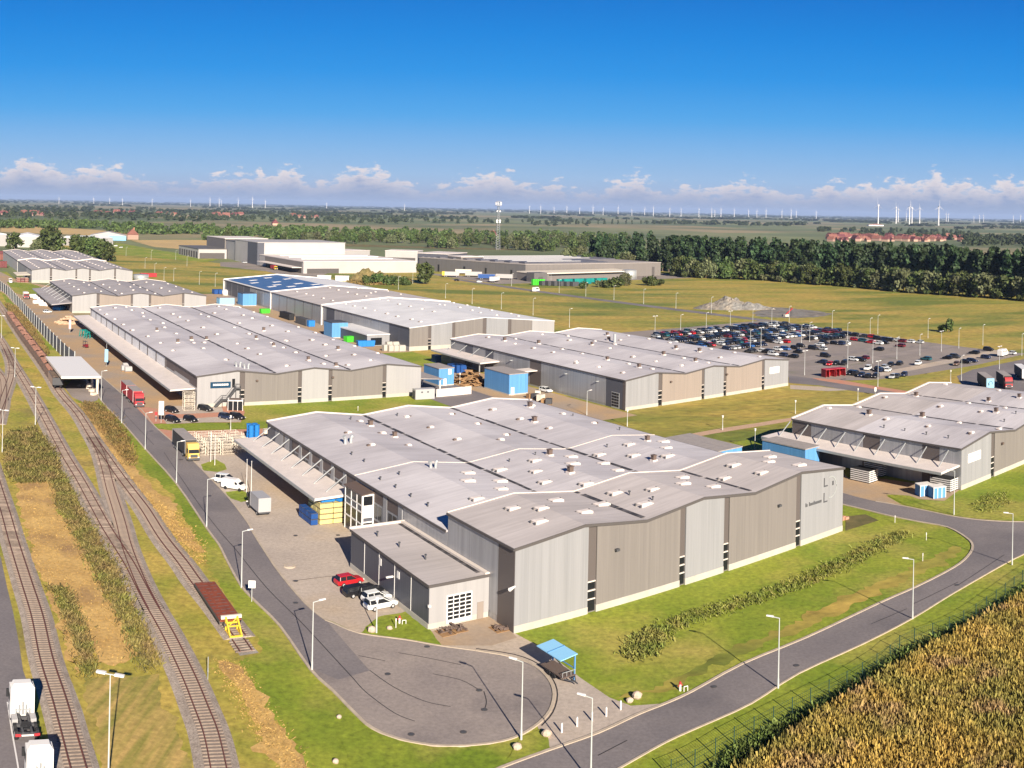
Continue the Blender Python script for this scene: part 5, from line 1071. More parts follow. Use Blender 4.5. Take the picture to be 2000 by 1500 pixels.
lamp('arm', 8.0, 1157, 1362, 'street lamp cut off by the bottom edge near the bollards', g, A33 + PI / 2 + .6, top=True)
lamp('arm', 8.0, 1862, 1005, 'street lamp on the grass in front of the stacked boards', 'street lamps', A33 + 2)
for x, y, h, l in ((1474, 880, 5.0, 'lamp post on the lawn beside the blue building roof'), (1411, 840, 3.6, 'low lamp post beside the gravel path'), (1553, 808, 3.6, 'low lamp post at the far corner of the right hall'), (1675, 783, 3.6, 'low lamp post on the lawn behind the right hall'), (1225, 833, 4.2, 'low lamp post on the lawn behind the large hall roof'), (1146, 811, 6.4, 'lamp post beside the yard of the beige-panelled hall'), (450, 842, 3.6, 'low lamp post beside the wire cages'), (1856, 746, 3.8, 'low lamp post near the truck park'), (949, 752, 4.0, 'lamp post beside the blue building and timber heap'), (898, 752, 3.6, 'low lamp post behind the white wall'), (1108, 735, 5, 'lamp post in front of the beige-panelled hall wall'), (735, 1238, 4.5, 'lamp post on the triangular grass plot beside the annex')):
    lamp('post' if h < 6 else 'arm', h, x, y, l, 'low lamp posts')
g = 'car park lamps'
for i, (x, y) in enumerate(sorted([(1655, 719), (1704, 710), (1751, 702), (1796, 695), (1838, 687), (1872, 681), (1655, 669), (1699, 658), (1486, 680), (1465, 686), (1565, 673), (1581, 668), (1571, 733), (1279, 654), (1329, 651), (1379, 646), (1426, 642), (1470, 638), (1507, 637), (1714, 756), (1877, 744), (1951, 722)])): lamp('double' if i % 3 == 0 else 'arm', 8.2, x, y, 'lamp post of the car park, %s from the left' % ordw(i + 1), g)
g = 'lamp posts along the far meadow roads'
for i, (x, y) in enumerate(sorted([(1144, 579), (1199, 586), (1257, 594), (1320, 603), (1389, 612), (1541, 633), (1625, 643), (1714, 653), (1812, 661), (1919, 675), (1995, 696), (806, 554), (778, 566), (870, 583), (922, 594), (979, 604), (1041, 616), (1112, 640), (999, 559), (1076, 557), (1092, 572), (283, 524), (302, 537), (295, 507), (343, 507), (320, 547), (339, 549), (389, 556), (246, 500), (365, 520), (420, 560)])): lamp('arm', 8.6, x, y, 'thin lamp post by the far meadow roads, %s from the left' % ordw(i + 1), g)
g = 'double-headed lamps in the railway yard'
lamp('double', 10.0, 214, 1320, 'tall double-headed lamp at the bottom edge between the tracks', g, 0.05, top=True)
for x, y, l in ((68, 830, 'double-headed lamp between two tracks below the freight wagons'), (28, 738, 'double-headed lamp at the points left of the freight train'), (3, 884, 'double-headed lamp at the left edge beside the weeds'), (2, 662, 'double-headed lamp farthest up the tracks at the left edge')): lamp('double', 9.0, x, y, l, g, 0.05)
# ================================================================ small things on the ground
g = 'white bollards'
for i, (x, y) in enumerate([(1097, 1431), (1127, 1419), (1156, 1408), (1184, 1399), (1212, 1386)]):
    p = G(x, y); o = thing('bollard', 'white bollard with a grey cap on the pavement, %s from the left' % ordw(i + 1), 'bollard', (p.x, p.y, .05), 0, g)
    mb = MB(); mb.cyl((0, 0, 0), (0, 0, .95), .10, n=10); mb.build('post', 'white', o); mb = MB(); mb.cyl((0, 0, .953), (0, 0, 1.03), .11, .05, n=10); mb.build('cap', 'silver', o)
def rock(x, y, r, label):
    p = G(x, y); mb = MB(); rr = random.Random(int(x)); R_ = []
    for k in range(6):
        ph = -PI / 2 + PI * (k + .5) / 6; R_.append([(r * math.cos(ph) * math.cos(a) * rr.uniform(.85, 1.1), r * .85 * math.cos(ph) * math.sin(a) * rr.uniform(.85, 1.1), r * .75 * (math.sin(ph) + .75)) for a in np.linspace(0, 2 * PI, 9)[:-1]])
    mb.loft(R_); o = mb.build('boulder', 'stone'); o.location = (p.x, p.y, .02); tag(o, label, 'boulder', 'boulders on the grass')
for a in ((1068, 1438, .55, 'pale boulder at the tip of the grass beside the bollards'), (1010, 1464, .5, 'grey boulder on the grass below the turning circle'), (1244, 1363, .6, 'large pale boulder at the corner of the lawn by the lane'), (1230, 1371, .42, 'smaller boulder next to the large one at the lawn corner'), (726, 1236, .6, 'cream boulder at the left tip of the triangular grass plot'), (761, 1231, .38, 'flat stone half sunk in the triangular grass plot'), (662, 1405, .3, 'small stone in the grass left of the turning circle'), (655, 1493, .35, 'small pale stone at the bottom edge')): rock(*a)
def hydrant(x, y, lab):
    p = G(x, y); o = thing('fire_hydrant', lab, 'fire hydrant', (p.x, p.y, .02), .4, 'red and white hydrants'); mb = MB(); mb.cyl((0, 0, 0), (0, 0, .75), .13, n=10); mb.build('barrel', 'white', o)
    mb = MB(); mb.cyl((0, 0, .75), (0, 0, 1.05), .17, .1, n=10); mb.cyl((-.28, 0, .6), (.28, 0, .6), .08, n=8); mb.build('head', 'red', o)
    mb = MB()
    for e in (-1, 1): mb.bar((e * .25 + .5, -.4, 0), (e * .25 + .5, -.4, .55), .07)
    mb.bar((.25, -.4, .55), (.75, -.4, .55), .07); mb.build('guard_rail', 'white', o)
hydrant(1328, 1348, 'red and white hydrant beside the lane kerb'); hydrant(780, 1219, 'red and white hydrant on the triangular grass plot')
for i, (x, y, l) in enumerate(((773, 1228, 'thin white marker post on the triangular grass plot'), (1808, 1054, 'thin marker post on the lawn near the junction curve'), (1801, 1095, 'pale marker post on the lawn beside the worn strip'), (1747, 1020, 'short marker post below the lawn edge of the road'), (699, 803, 'white marker post on the lawn behind the big roof'), (405, 1330, 'grey signal post between track and dry grass'))):
    p = G(x, y); mb = MB(); mb.cyl((0, 0, 0), (0, 0, 1.3 if i < 5 else 2.6), .05, n=6); mb.cyl((0, 0, .9), (0, 0, 1.3), .08, n=6); o = mb.build('marker_post', 'white' if i < 5 else 'steel'); o.location = (p.x, p.y, 0); tag(o, l, 'post', 'marker posts')
for x, y, l in ((820 + 116, 1350, 'round manhole cover near the middle of the turning circle'), (757, 1319, 'manhole cover at the left of the turning circle'), (803, 1437, 'manhole cover near the lower edge of the turning circle'), (834, 1265, 'manhole cover beside the grass tip of the turning circle'), (946, 1388, 'oval drain cover right of the turning circle middle'), (905, 1432, 'small drain at the lower kerb of the turning circle'), (1394, 1341, 'manhole cover on the lane near the hydrant'), (1555, 1299, 'manhole cover on the lane beside a street lamp'), (1868, 1142, 'manhole cover on the lane near the junction'), (577, 1048, 'drain grate on the yard behind the box van'), (660, 1047, 'drain grate on the yard near the annex'), (577, 1180, 'manhole cover on the road beside the yard entrance'), (1020 - 443, 1137, 'drain in the yard surface by the road')):
    p = G(x, y); mb = MB(); mb.cyl((0, 0, 0), (0, 0, .03), .36, n=16, mi=0); mb.cyl((0, 0, .03), (0, 0, .04), .27, n=14, mi=1); o = mb.build('manhole_cover', ['trimdark', 'darkgrey']); o.location = (p.x, p.y, .09); tag(o, l, 'manhole cover', 'manhole covers')
p = G(565, 1108); mb = MB(); mb.cyl((0, 0, 0), (0, 0, .16), .95, .85, n=20, mi=0); mb.cyl((0, 0, .16), (0, 0, .2), .55, n=18, mi=1); o = mb.build('shaft_ring', ['kerb', 'yard']); o.location = (p.x, p.y, .05); tag(o, 'raised round concrete shaft ring on the yard', 'shaft ring')
# sign with white panel
def signpost(x, y, rz, label, w, z0, z1, m='white', name='sign_post', ph=None):
    p = G(x, y); o = thing(name, label, 'sign', (p.x, p.y, 0), rz); mb = MB(); mb.cyl((0, .05, 0), (0, .05, ph or z1), .05, n=6); mb.build('post', 'pole', o); mb = MB(); mb.box(-w / 2, w / 2, -.06, -.003, z0, z1); mb.build('panel', m, o); return o
signpost(491, 1177, .2, 'white square sign on a post at the road edge beside the flat wagon', .95, 1.9, 2.9)
signpost(314, 827, .25, 'tall white totem sign beside the brick parking bay', 1.25, 2.0, 5.4, 'white')
signpost(318, 821, .25, 'dark information board below the totem sign', .9, .5, 1.9, 'brown')
signpost(304, 824, .3, 'red and white warning sign by the brick path', .6, 1.6, 2.4, 'red')
signpost(1709, 772, .3, 'small white information sign on the lawn by the access road', .7, 1.2, 2.4)
signpost(136, 650, .1, 'pole with a pale pink banner in the yard of the long hall', 1.0, 1.6, 5.4, mat('pink_banner', (.62, .42, .42)), 'banner_pole', 7)
signpost(207, 716, .1, 'pole with a light blue banner and orange emblem in the yard', 1.1, 1.5, 5.6, 'lightblue', 'banner_pole', 7.5)
g = 'white flagpoles'
for x, y, l in ((411, 903, 'bare white flagpole left of the pair on the grass island by the yellow cab'), (419, 910, 'bare white flagpole right of the pair on the grass island by the yellow cab'), (481, 964, 'bare white flagpole left of the pair behind the white van'), (490, 968, 'bare white flagpole right of the pair behind the white van')):
    p = G(x, y); mb = MB(); mb.cyl((0, 0, 0), (0, 0, 6.2), .07, .04, n=8); mb.cyl((0, 0, 6.2), (0, 0, 6.3), .08, n=8); o = mb.build('flagpole', 'white'); o.location = (p.x, p.y, .05); tag(o, l, 'flagpole', g)
p = G(424, 918)
# shelter with the blue roof and the flatbed handcart trailer in front
o = site('carport', 'small carport with light blue roof on blue posts beside the pavement', 'shelter', -2.2, -12.4)
mb = MB(); mb.prism([(-1.15, 2.75), (1.25, 3.0), (1.25, 3.1), (-1.15, 2.85)], -2.3, 2.5); mb.build('roof', 'lightblue', o)
mb = MB(); mb.prism([(-1.15, 2.86), (1.25, 3.11), (1.25, 3.15), (-1.15, 2.9)], .2, .35); mb.build('roof_seam', 'blue', o)
for y in (-2.1, 2.2): mb = MB(); mb.box(1.0, 1.15, y, y + .15, 0, 2.95); mb.build('post', 'blue', o)
mb = MB(); mb.box(1.02, 1.1, -2.0, 2.2, .3, .42); mb.box(1.02, 1.1, -2.0, 2.2, 1.3, 1.4); mb.build('rail', 'blue', o)
o = site('flatbed_trailer', 'low flatbed trailer with brown deck parked under the blue carport roof', 'trailer', -2.0, -12.2)
mb = MB(); mb.box(-.95, .95, -2.4, 2.0, .62, .74); mb.build('deck', 'brown', o); mb = MB(); mb.bar((0, -2.4, .6), (0, -4.0, .5), .12); mb.bar((-.8, -2.4, .6), (0, -3.6, .52), .1); mb.bar((.8, -2.4, .6), (0, -3.6, .52), .1); mb.build('drawbar', 'darkgrey', o)
mb = MB()
for x in (-.9, -.3, .3, .9): mb.bar((x, -2.3, .74), (x, -2.3, 1.25), .05)
mb.bar((-.9, -2.3, 1.25), (.9, -2.3, 1.25), .06); mb.build('headboard', 'steel', o)
for y in (-.6, .4):
    for e in (-1, 1): w = MB(); w.cyl((e * .98, y, .33), (e * .76, y, .33), .33, n=12); w.build('wheel', 'black', o)
# scrap and planters near the annex gate
def planter(s, t, l): 
    o = site('scrap_stack', l, 'scrap', s, t, 'low stacks by the annex gate'); mb = MB(); rr = random.Random(int(s * 10))
    for i in range(12): mb.bar((rr.uniform(-.9, .9), rr.uniform(-1, 1), rr.uniform(.1, .5)), (rr.uniform(-.9, .9), rr.uniform(-1, 1), rr.uniform(.1, .8)), rr.uniform(.1, .25))
    mb.build('bars', 'brown', o); mb = MB(); mb.box(-1, 1, -1.1, 1.1, 0, .12); mb.build('pallet', 'wood', o)
planter(-7.6, 4.2, 'low stack of brown bars left of the roller gate'); planter(-5.7, 4.4, 'low stack of brown bars right beside the roller gate'); planter(-.9, 2.0, 'stack of brown bars and bricks at the near hall corner')
o = site('brick_stack', 'low stack of red bricks lying on soil beside the right end of the large hall', 'bricks', 69.5, 4.5); mb = MB()
for i in range(16): mb.rbox(random.uniform(-2.6, 2.6), random.uniform(-1.6, 1.6), 0, random.uniform(.3, .7), .9, .5, random.uniform(-.3, .3))
mb.build('bricks', 'brick', o)
sheet('soil_patch', [(1651, 1008), (1690, 1004), (1716, 1016), (1690, 1024), (1651, 1036)], .06, 'soil')
# ---- crates, tubs and cages round the large hall
def crate_me(name, lx, ly, lz, m, m2):
    mb = MB(); mb.box(-lx / 2, lx / 2, -ly / 2, ly / 2, .1, lz, 0)
    for y in (-.4, 0, .4): mb.box(-lx / 2, lx / 2, y * ly - .05, y * ly + .05, 0, .1, 1)
    mb.box(-lx / 2 - .02, lx / 2 + .02, -ly / 2 - .02, ly / 2 + .02, lz - .08, lz - .003, 1)
    o = mb.build(name, [m, m2]); me = o.data; bpy.data.objects.remove(o); return me
def stack(name, me, s0, t0, ns, nt, nz_, ds, dt, dz, fmt, cat, group, rz=0, z0=.05, jit=.04):
    for k in range(nz_):
        for j in range(nt):
            for i in range(ns):
                o = link(name, me); p = W(s0 + i * ds + random.uniform(-jit, jit), t0 + j * dt + random.uniform(-jit, jit), z0 + k * dz); o.location = p; o.rotation_euler = (0, 0, A33 + rz)
                tag(o, fmt % (ordw(k + 1), ordw(i + 1), ordw(j + 1)), cat, group)
stack('storage_crate', crate_me('storage_crate', 2.35, 1.7, .88, 'cream', 'brown'), -4.55, 51.3, 2, 3, 4, 2.45, 1.8, .9, 'yellowish crate under the canopy end, %s layer up, %s column, %s from the front', 'crate', 'yellowish crates under the canopy')
bt = MB(); bt.loft([ring(-1.2, .7, .05, .6, .1), ring(1.2, .7, .05, .6, .1)], 0); bt = bt.build('plastic_tub', 'bluemid'); btm = bt.data; bpy.data.objects.remove(bt)
for k, (s, t) in enumerate(((-4.2, 51.4), (-3.0, 53), (-2.2, 51.6))): o = link('plastic_tub', btm); o.location = W(s, t, 3.66); o.rotation_euler = (0, 0, A33 + k); tag(o, 'blue plastic tub lying on top of the yellowish crates, %s from the left' % ordw(k + 1), 'tub', 'blue tubs on the crates')
stack('storage_crate', crate_me('storage_crate', 1.2, 1.8, 1.0, 'bluedeep', 'darkgrey'), -6.7, 51.5, 1, 3, 2, 1.3, 1.9, 1.02, 'dark blue crate beside the yellowish crates, %s layer up, %s column, %s from the front', 'crate', 'dark blue crates under the canopy')
bt = MB(); bt.cyl((0, 0, 0), (0, 0, .68), .56, .62, n=14); bt.cyl((0, 0, .68), (0, 0, .74), .67, n=14); bt = bt.build('plastic_tub', 'bluemid'); btm2 = bt.data; bpy.data.objects.remove(bt)
stack('plastic_tub', btm2, 2.3, 111, 2, 2, 5, 1.35, 1.5, .74, 'round blue tub by the hall corner, %s layer, %s column, %s from front', 'tub', 'stacked blue tubs')
stack('storage_crate', crate_me('storage_crate', 1.0, 1.2, 1.1, 'lightwood', 'wood'), 4.7, 108, 1, 1, 3, 1.1, 1.3, 1.12, 'pale wooden crate beside the blue tubs, %s layer up, %s column, %s row', 'crate', 'pale crates by the tubs')
cg = MB()
for x in (-1.4, 1.4):
    for y in (-.8, .8): cg.box(x - .05, x + .05, y - .05, y + .05, 0, 1.5)
for z in (.15, .8, 1.45):
    for y in (-.8, .8): cg.box(-1.35, 1.35, y - .04, y + .04, z - .04, z + .04)
    for x in (-1.4, -.5, .5, 1.4): cg.box(x - .035, x + .035, -.76, .76, z - .034, z + .034)
cg = cg.build('wire_cage', 'lightwood'); cgm = cg.data; bpy.data.objects.remove(cg)
stack('wire_cage', cgm, -12.6, 101.5, 4, 4, 2, 3.3, 2.7, 1.52, 'pale frame rack beside the yellow-cab lorry, %s layer, %s column, %s row', 'rack', 'pale frame racks', jit=.3)
stack('wire_cage', cgm, -2.6, 147.3, 1, 1, 4, 1, 1, 1.1, 'pale frame rack under the long canopy end, %s layer, %s column, %s row', 'rack', 'stacked racks by the canopy')
bd = MB()
for k in range(6): bd.box(-2.4, 2.4, -1.5, 1.5, k * .38 + .19, k * .38 + .377, 0); bd.box(-2.3, 2.3, -1.4, 1.4, k * .38 + (.0 if k == 0 else .0), k * .38 + .187, 1)
bd.box(-2.36, 2.36, -1.46, 1.46, 2.28, 2.34, 1)
bd = bd.build('board_stack', ['white', 'black']); bdm = bd.data; bpy.data.objects.remove(bd)
for k, (x, y, rz, l) in enumerate(((1687, 938, 0, 'stack of pale boards left on the yard in front of the right hall'), (1712, 925, 0, 'stack of pale boards in the canopy shade behind the left stack'), (1762, 921, 0, 'darker stack of boards deep under the right hall canopy'), (1843, 955, 0, 'stack of pale boards at the hall corner behind the blue containers'))):
    o = link('board_stack', bdm); p = G(x, y); o.location = (p.x, p.y, .06); o.rotation_euler = (0, 0, TT + rz); o.scale = (1, 1, 1.05 if k != 2 else 1.3); tag(o, l, 'board stack', 'stacks of boards')
for k, (x, y, l) in enumerate(((1803, 966, 'blue container with white roof, left of the pair by the board stack'), (1829, 970, 'blue container with white roof, right of the pair by the board stack'))):
    p = G(x, y); o = thing('container', l, 'container', (p.x, p.y, .08), A33 - .5, 'blue containers by the right hall'); mb = MB(); mb.box(-1.35, 1.35, -1.1, 1.1, 0, 2.0); mb.build('body', 'blue', o); mb = MB(); mb.box(-1.4, 1.4, -1.15, 1.15, 2.003, 2.15); mb.build('roof', 'white', o)
    mb = MB()
    for e in (-1, -.35, .35, 1): mb.box(e * 1.3 - .06, e * 1.3 + .06, -1.14, -1.103, 0, 2.0)
    mb.build('frame', 'white', o)
# glass shelter, loading shelter, bicycles
o = thing('glass_shelter', 'small white-framed glass shelter with dark roof at the foot of the wall', 'shelter', (*G(459, 801)[:2], .09), A33 - .3)
mb = MB(); mb.box(-2.0, 2.0, -1.6, 1.6, 2.5, 2.75); mb.build('roof', 'white', o); mb = MB(); mb.box(-1.6, 1.6, -1.2, 1.2, 2.753, 2.8); mb.build('roof_light', 'brown', o)
mb = MB()
for x in (-1.9, -.6, .6, 1.9):
    for y in (-1.5, 1.5): mb.box(x - .06, x + .06, y - .06, y + .06, 0, 2.5)
mb.build('frame', 'white', o); mb = MB(); mb.box(-1.85, 1.85, -1.45, -1.43, .2, 2.3); mb.box(-1.85, -1.83, -1.4, 1.4, .2, 2.3); mb.box(1.83, 1.85, -1.4, 1.4, .2, 2.3); mb.build('glass_wall', 'glass', o)
o = site('loading_shelter', 'open loading shelter with flat white roof beside the near end of the train', 'shelter', -27.1, 188.5)
mb = MB(); mb.box(-5.5, 5.5, -17.8, 17.8, 4.9, 5.2); mb.build('roof', 'white', o)
mb = MB(); mb.box(-5.55, 5.55, -17.9, -17.803, 4.55, 5.22); mb.box(-5.6, -5.503, -17.8, 17.8, 4.6, 5.22); mb.build('fascia', 'trim', o)
for y in (-17.0, -8.5, 0, 8.5, 17.0):
    mb = MB(); mb.box(4.4, 5.0, y - .3, y + .3, 0, 4.89); mb.build('post', 'lightwood', o)
mb = MB(); mb.box(-5.2, 4.6, 9.8, 10.1, 0, 4.89); mb.box(4.9, 5.1, -8, 17, .8, 4.5); mb.build('wall', 'darkclad', o)
sheet('yard', [(126, 758), (150, 730), (205, 742), (196, 770), (190, 782), (170, 790), (140, 776)], .062, 'asphalt_old')
for k, (x, y) in enumerate(((153, 758), (163, 757))):
    p = G(x, y); o = thing('bicycle', 'parked bicycle under the loading shelter, %s one from the left' % ordw(k + 1), 'bicycle', (p.x, p.y, .07), A33 + .3 * k, 'bicycles under the shelter')
    for e in (-.52, .52): mb = MB(); [mb.bar((e + .33 * math.cos(a), 0, .33 + .33 * math.sin(a)), (e + .33 * math.cos(a + .7), 0, .33 + .33 * math.sin(a + .7)), .05) for a in np.arange(0, 6.2, .7)]; mb.build('wheel', 'black', o)
    mb = MB(); mb.bar((-.52, 0, .33), (-.15, 0, .85), .05); mb.bar((-.15, 0, .85), (.4, 0, .85), .05); mb.bar((.4, 0, .85), (.52, 0, .33), .05); mb.bar((-.1, 0, .35), (.4, 0, .8), .05); mb.bar((.4, -.25, 1.0), (.4, .25, 1.0), .05); mb.build('frame', 'silver', o); mb = MB(); mb.box(-.3, -.02, -.08, .08, .88, .95); mb.build('saddle', 'black', o)
for k, (x, y, z) in enumerate(((172, 760, 0), (178, 766, 0), (182, 773, 0), (174, 762, .92))): p = G(x, y); o = link('storage_crate', crate_me('storage_crate', 1.3, 1.2, .9, 'lightwood', 'wood')); o.location = (p.x, p.y, .07 + z); o.rotation_euler = (0, 0, A33 + .3 * k); tag(o, 'pale wooden crate beside the shelter post, %s of the group' % ordw(k + 1), 'crate', 'crates at the loading shelter')
# ================================================================ blue service buildings, containers, walls in the yards
def block(name, label, cat, s, t, ls, lt, h, wall, roof, group=None, par=.0, plinth=True, door=None, z0=0.0):
    o = site(name, label, cat, s, t, group); mb = MB(); mb.box(0, ls, 0, lt, z0 + (.4 if plinth else 0), h); mb.build('wall', wall, o)
    mb = MB(); mb.box(-.12, ls + .12, -.12, lt + .12, h + .003, h + .22); mb.build('roof', roof, o)
    if plinth: mb = MB(); mb.box(-.05, ls + .05, -.05, lt + .05, z0, .397); mb.build('plinth', 'plinth', o)
    if door: mb = MB(); mb.box(door[0], door[1], -.1, -.003, .1, door[2]); mb.build('door', 'white', o)
    return o
g = 'blue service buildings'
b = block('service_building', 'big blue windowless service building in the yard of the beige-panelled hall', 'service building', 89.3, 139, 6.5, 13.6, 6.0, 'blue', 'toptarp', g, door=(.6, 1.7, 2.3))
mb = MB(); mb.box(6.62, 15.2, 7.5, 12.5, 4.9, 5.2); c = mb.build('canopy', 'whitew', b); mb = MB(); mb.box(11, 11.4, 8, 8.4, 0, 4.897); mb.build('post', 'white', c)
b = block('service_building', 'lower blue service building behind the white wall', 'service building', 78.1, 160.6, 5.2, 9.6, 5.2, 'blue', 'toptarp', g, door=(1.6, 2.6, 2.2)); mb = MB(); mb.box(3.2, 4.3, -.1, -.003, 3.4, 5.0); mb.build('vent_hatch', 'white', b)
block('service_building', 'long blue service building seen behind the roof edge of the large hall', 'service building', 79.2, 44.6, 8.2, 16.5, 3.6, 'blue', 'toptarp', g)
block('service_building', 'blue service building attached to the canopy of the right hall', 'service building', 90.8, 29.6, 4.6, 12.2, 5.0, 'blue', 'toptarp', g, door=(1.5, 2.6, 2.2))
block('service_building', 'tall blue service building in front of the white-roofed wide hall', 'service building', *GST(648, 661), 7, 8.5, 6.2, 'blue', 'darkgrey', g, door=(4, 5.2, 2.4))
block('service_building', 'blue service building in the yard before the grey-roofed wide hall', 'service building', *GST(474, 598), 7.5, 9, 6.5, 'blue', 'darkgrey', g)
block('service_building', 'flat pale blue shed beside the dark vehicles behind the roof ridges', 'service building', *GST(429, 596), 8, 6, 3.6, 'lightblue', 'roofdark', g)
mb = MB(); mb.prism([(-.0, 4.2), (8.6, 3.6), (8.6, 3.75), (0, 4.5)], -1, 13); c = mb.build('canopy', 'toptarp', B); c.location = (66.2, 3, 0)
mb = MB(); mb.box(73.9, 74.2, 3, 3.3, 0, 3.7); mb.box(73.9, 74.2, 14, 14.3, 0, 3.7); mb.build('canopy_post', 'white', B)
o = thing('container', 'pale grey equipment container at the right front corner of the long hall', 'container', (*G(827, 779)[:2], 0), A33 - .1); mb = MB(); mb.box(-2.9, 2.9, -1.2, 1.2, .1, 2.9); mb.build('body', 'silver', o)
mb = MB(); mb.box(-3.0, -2.903, -.9, .9, .2, 2.4); mb.build('door', 'darkgrey', o); mb = MB(); mb.box(-1.2, -.7, -1.24, -1.203, 1.9, 2.3); mb.box(.6, 1.1, -1.24, -1.203, 1.9, 2.3); mb.build('vent_grille', 'darkgrey', o)
a, b_ = G(852, 776), G(920, 769.5); m = (a + b_) / 2; L = (b_ - a).length
o = thing('wall', 'plain white wall on the lawn beside the grey container', 'wall', (m.x, m.y, 0), math.atan2(b_.y - a.y, b_.x - a.x)); mb = MB(); mb.box(-L / 2, L / 2, -.12, .12, 0, 2.2); mb.build('wall_panel', 'whitew', o); mb = MB(); mb.box(-L / 2, L / 2, -.15, .15, 2.203, 2.28); mb.build('coping', 'trim', o)
def skip(name, label, cat, x, y, l, w, h, m, rz=0, group=None, sh=.3, pts=None):
    p = G(x, y); o = thing(name, label, cat, (p.x, p.y, .06), A33 + rz, group); mb = MB()
    mb.loft([[(-l / 2 + sh, -w / 2 + .1, .1), (l / 2 - sh, -w / 2 + .1, .1), (l / 2 - sh, w / 2 - .1, .1), (-l / 2 + sh, w / 2 - .1, .1)], [(-l / 2, -w / 2, h), (l / 2, -w / 2, h), (l / 2, w / 2, h), (-l / 2, w / 2, h)]]); mb.build('body', m, o)
    mb = MB(); n = max(3, int(l / 1.2))
    for i in range(n):
        xx = -l / 2 + .3 + (l - .6) * i / (n - 1)
        for e in (-1, 1): mb.box(xx - .06, xx + .06, e * (w / 2 + .04) - .035, e * (w / 2 + .04) + .035, .4, h + .04)
    mb.build('rib', m, o); return o
g = 'skips and containers between the halls'
skip('skip', 'bright green skip beside the tall blue service building', 'skip', 686, 668, 6, 2.5, 2.3, 'green', .2, g); skip('skip', 'blue skip in front of the loading annex', 'skip', 714, 677, 7, 2.4, 2.3, 'bluemid', -.1, g); skip('skip', 'small green skip farther up the yard between the halls', 'skip', 517, 612, 5, 2.4, 2.2, 'green', .1, g)
skip('container', 'long black container row in the yard before the joined halls, nearer half', 'container', 592, 634, 13, 2.6, 3.0, 'darkgrey', PI / 2, g, .05); skip('container', 'long black container row in the yard before the joined halls, farther half', 'container', 560, 623, 13, 2.6, 3.0, 'black', PI / 2, g, .05); skip('container', 'blue container at the near end of the black container row', 'container', 607, 638, 3, 2.4, 2.7, 'bluemid', 0, g, .05)
for k, (x, y) in enumerate(((420, 574), (429, 574))): skip('container', 'deep blue container beside the solar-roofed hall, %s from the left' % ordw(k + 1), 'container', x, y, 5, 2.4, 2.6, 'bluedeep', PI / 2, 'deep blue containers by the solar-roofed hall', .05)
for k, (x, y) in enumerate(((852, 708), (884, 727), (893, 728), (901, 728))): skip('container', 'deep blue container under or beside the middle canopy, %s from the left' % ordw(k + 1), 'container', x, y, 3.2, 2.2, 2.6, 'bluedeep', PI / 2, 'deep blue containers by the middle canopy', .05)
def tank(label, x, y, r, h, m, rz=0, group='round metal tanks'):
    p = G(x, y); o = thing('water_tank', label, 'tank', (p.x, p.y, 0), rz, group); mb = MB(); mb.cyl((0, 0, 0), (0, 0, h), r, n=28); mb.build('shell', m, o, True)
    mb = MB()
    for z in np.linspace(.6, h - .2, 4): mb.cyl((0, 0, z), (0, 0, z + .08), r + .05, n=28)
    mb.build('hoop', 'steel', o); mb = MB(); mb.cyl((0, 0, h + .003), (0, 0, h + .5), r + .1, .2, n=28); mb.build('roof', m, o)
    mb = MB(); mb.bar((r + .1, -.2, .2), (r + .1, -.2, h), .06); mb.bar((r + .1, .2, .2), (r + .1, .2, h), .06); mb.build('ladder', 'steel', o)
tank('round grey tank in front of the pale far-left hall', 204, 548, 5.2, 4.2, 'steel'); tank('round grey tank right of the pale far-left hall', 275, 548, 5.2, 4.2, 'steel'); tank('large silver tank at the grey far hall by the tree belt', 1229, 545, 5.5, 7.2, 'steel'); tank('white round tank beside the solar-roofed hall', 441, 577, 2.2, 3.0, 'white')
g = 'containers by the far-left hall'
for k, (x, y) in enumerate(((283, 541), (296, 541))): skip('container', 'dull red container behind the round tank, %s from the left' % ordw(k + 1), 'container', x, y, 7, 2.5, 2.8, 'redtruck', .1, g, .05)
for k, (x, y) in enumerate(((2, 507), (6, 500), (4, 522))): skip('container', 'orange container at the left edge beside the far hall, %s one' % ordw(k + 1), 'container', x, y, 7, 3, 5, 'rooftile', .1, g, .05)
# heaps and stacks of timber
def heap(name, label, cat, x, y, n, rx, ry, h, m, part, size, log=False):
    p = G(x, y); o = thing(name, label, cat, (p.x, p.y, .06), A33); rr = random.Random(int(x))
    for i in range(n):
        a, b = rr.uniform(-1, 1), rr.uniform(-1, 1); k = max(0, 1 - a * a * .8 - b * b * .8); z = rr.random() * h * k; mb = MB()
        if log: mb.cyl((-1.4, 0, 0), (1.4, 0, 0), size, n=8)
        else: mb.box(-size, size, -size * .7, size * .7, -.12, .12)
        q = mb.build(part, m, o); q.location = (a * rx, b * ry, z + .2); q.rotation_euler = (rr.uniform(-.5, .5) * (0 if log else 1), rr.uniform(-.5, .5) * (0 if log else 1), rr.uniform(0, 3) if not log else rr.uniform(-.05, .05) + .3)
heap('timber_heap', 'heap of broken brown pallets and boards beside the blue service building', 'timber heap', 917, 749, 90, 4.2, 5.5, 3.6, 'wood', 'board', 1.1)
heap('log_pile', 'pile of pale cut logs at the far end of the long canopy', 'log pile', 134, 632, 70, 5.0, 3.5, 3.0, mat('cut_logs', (.50, .36, .24), (.40, .26, .17), sc=1, rnd=.3), 'log', .42, True)
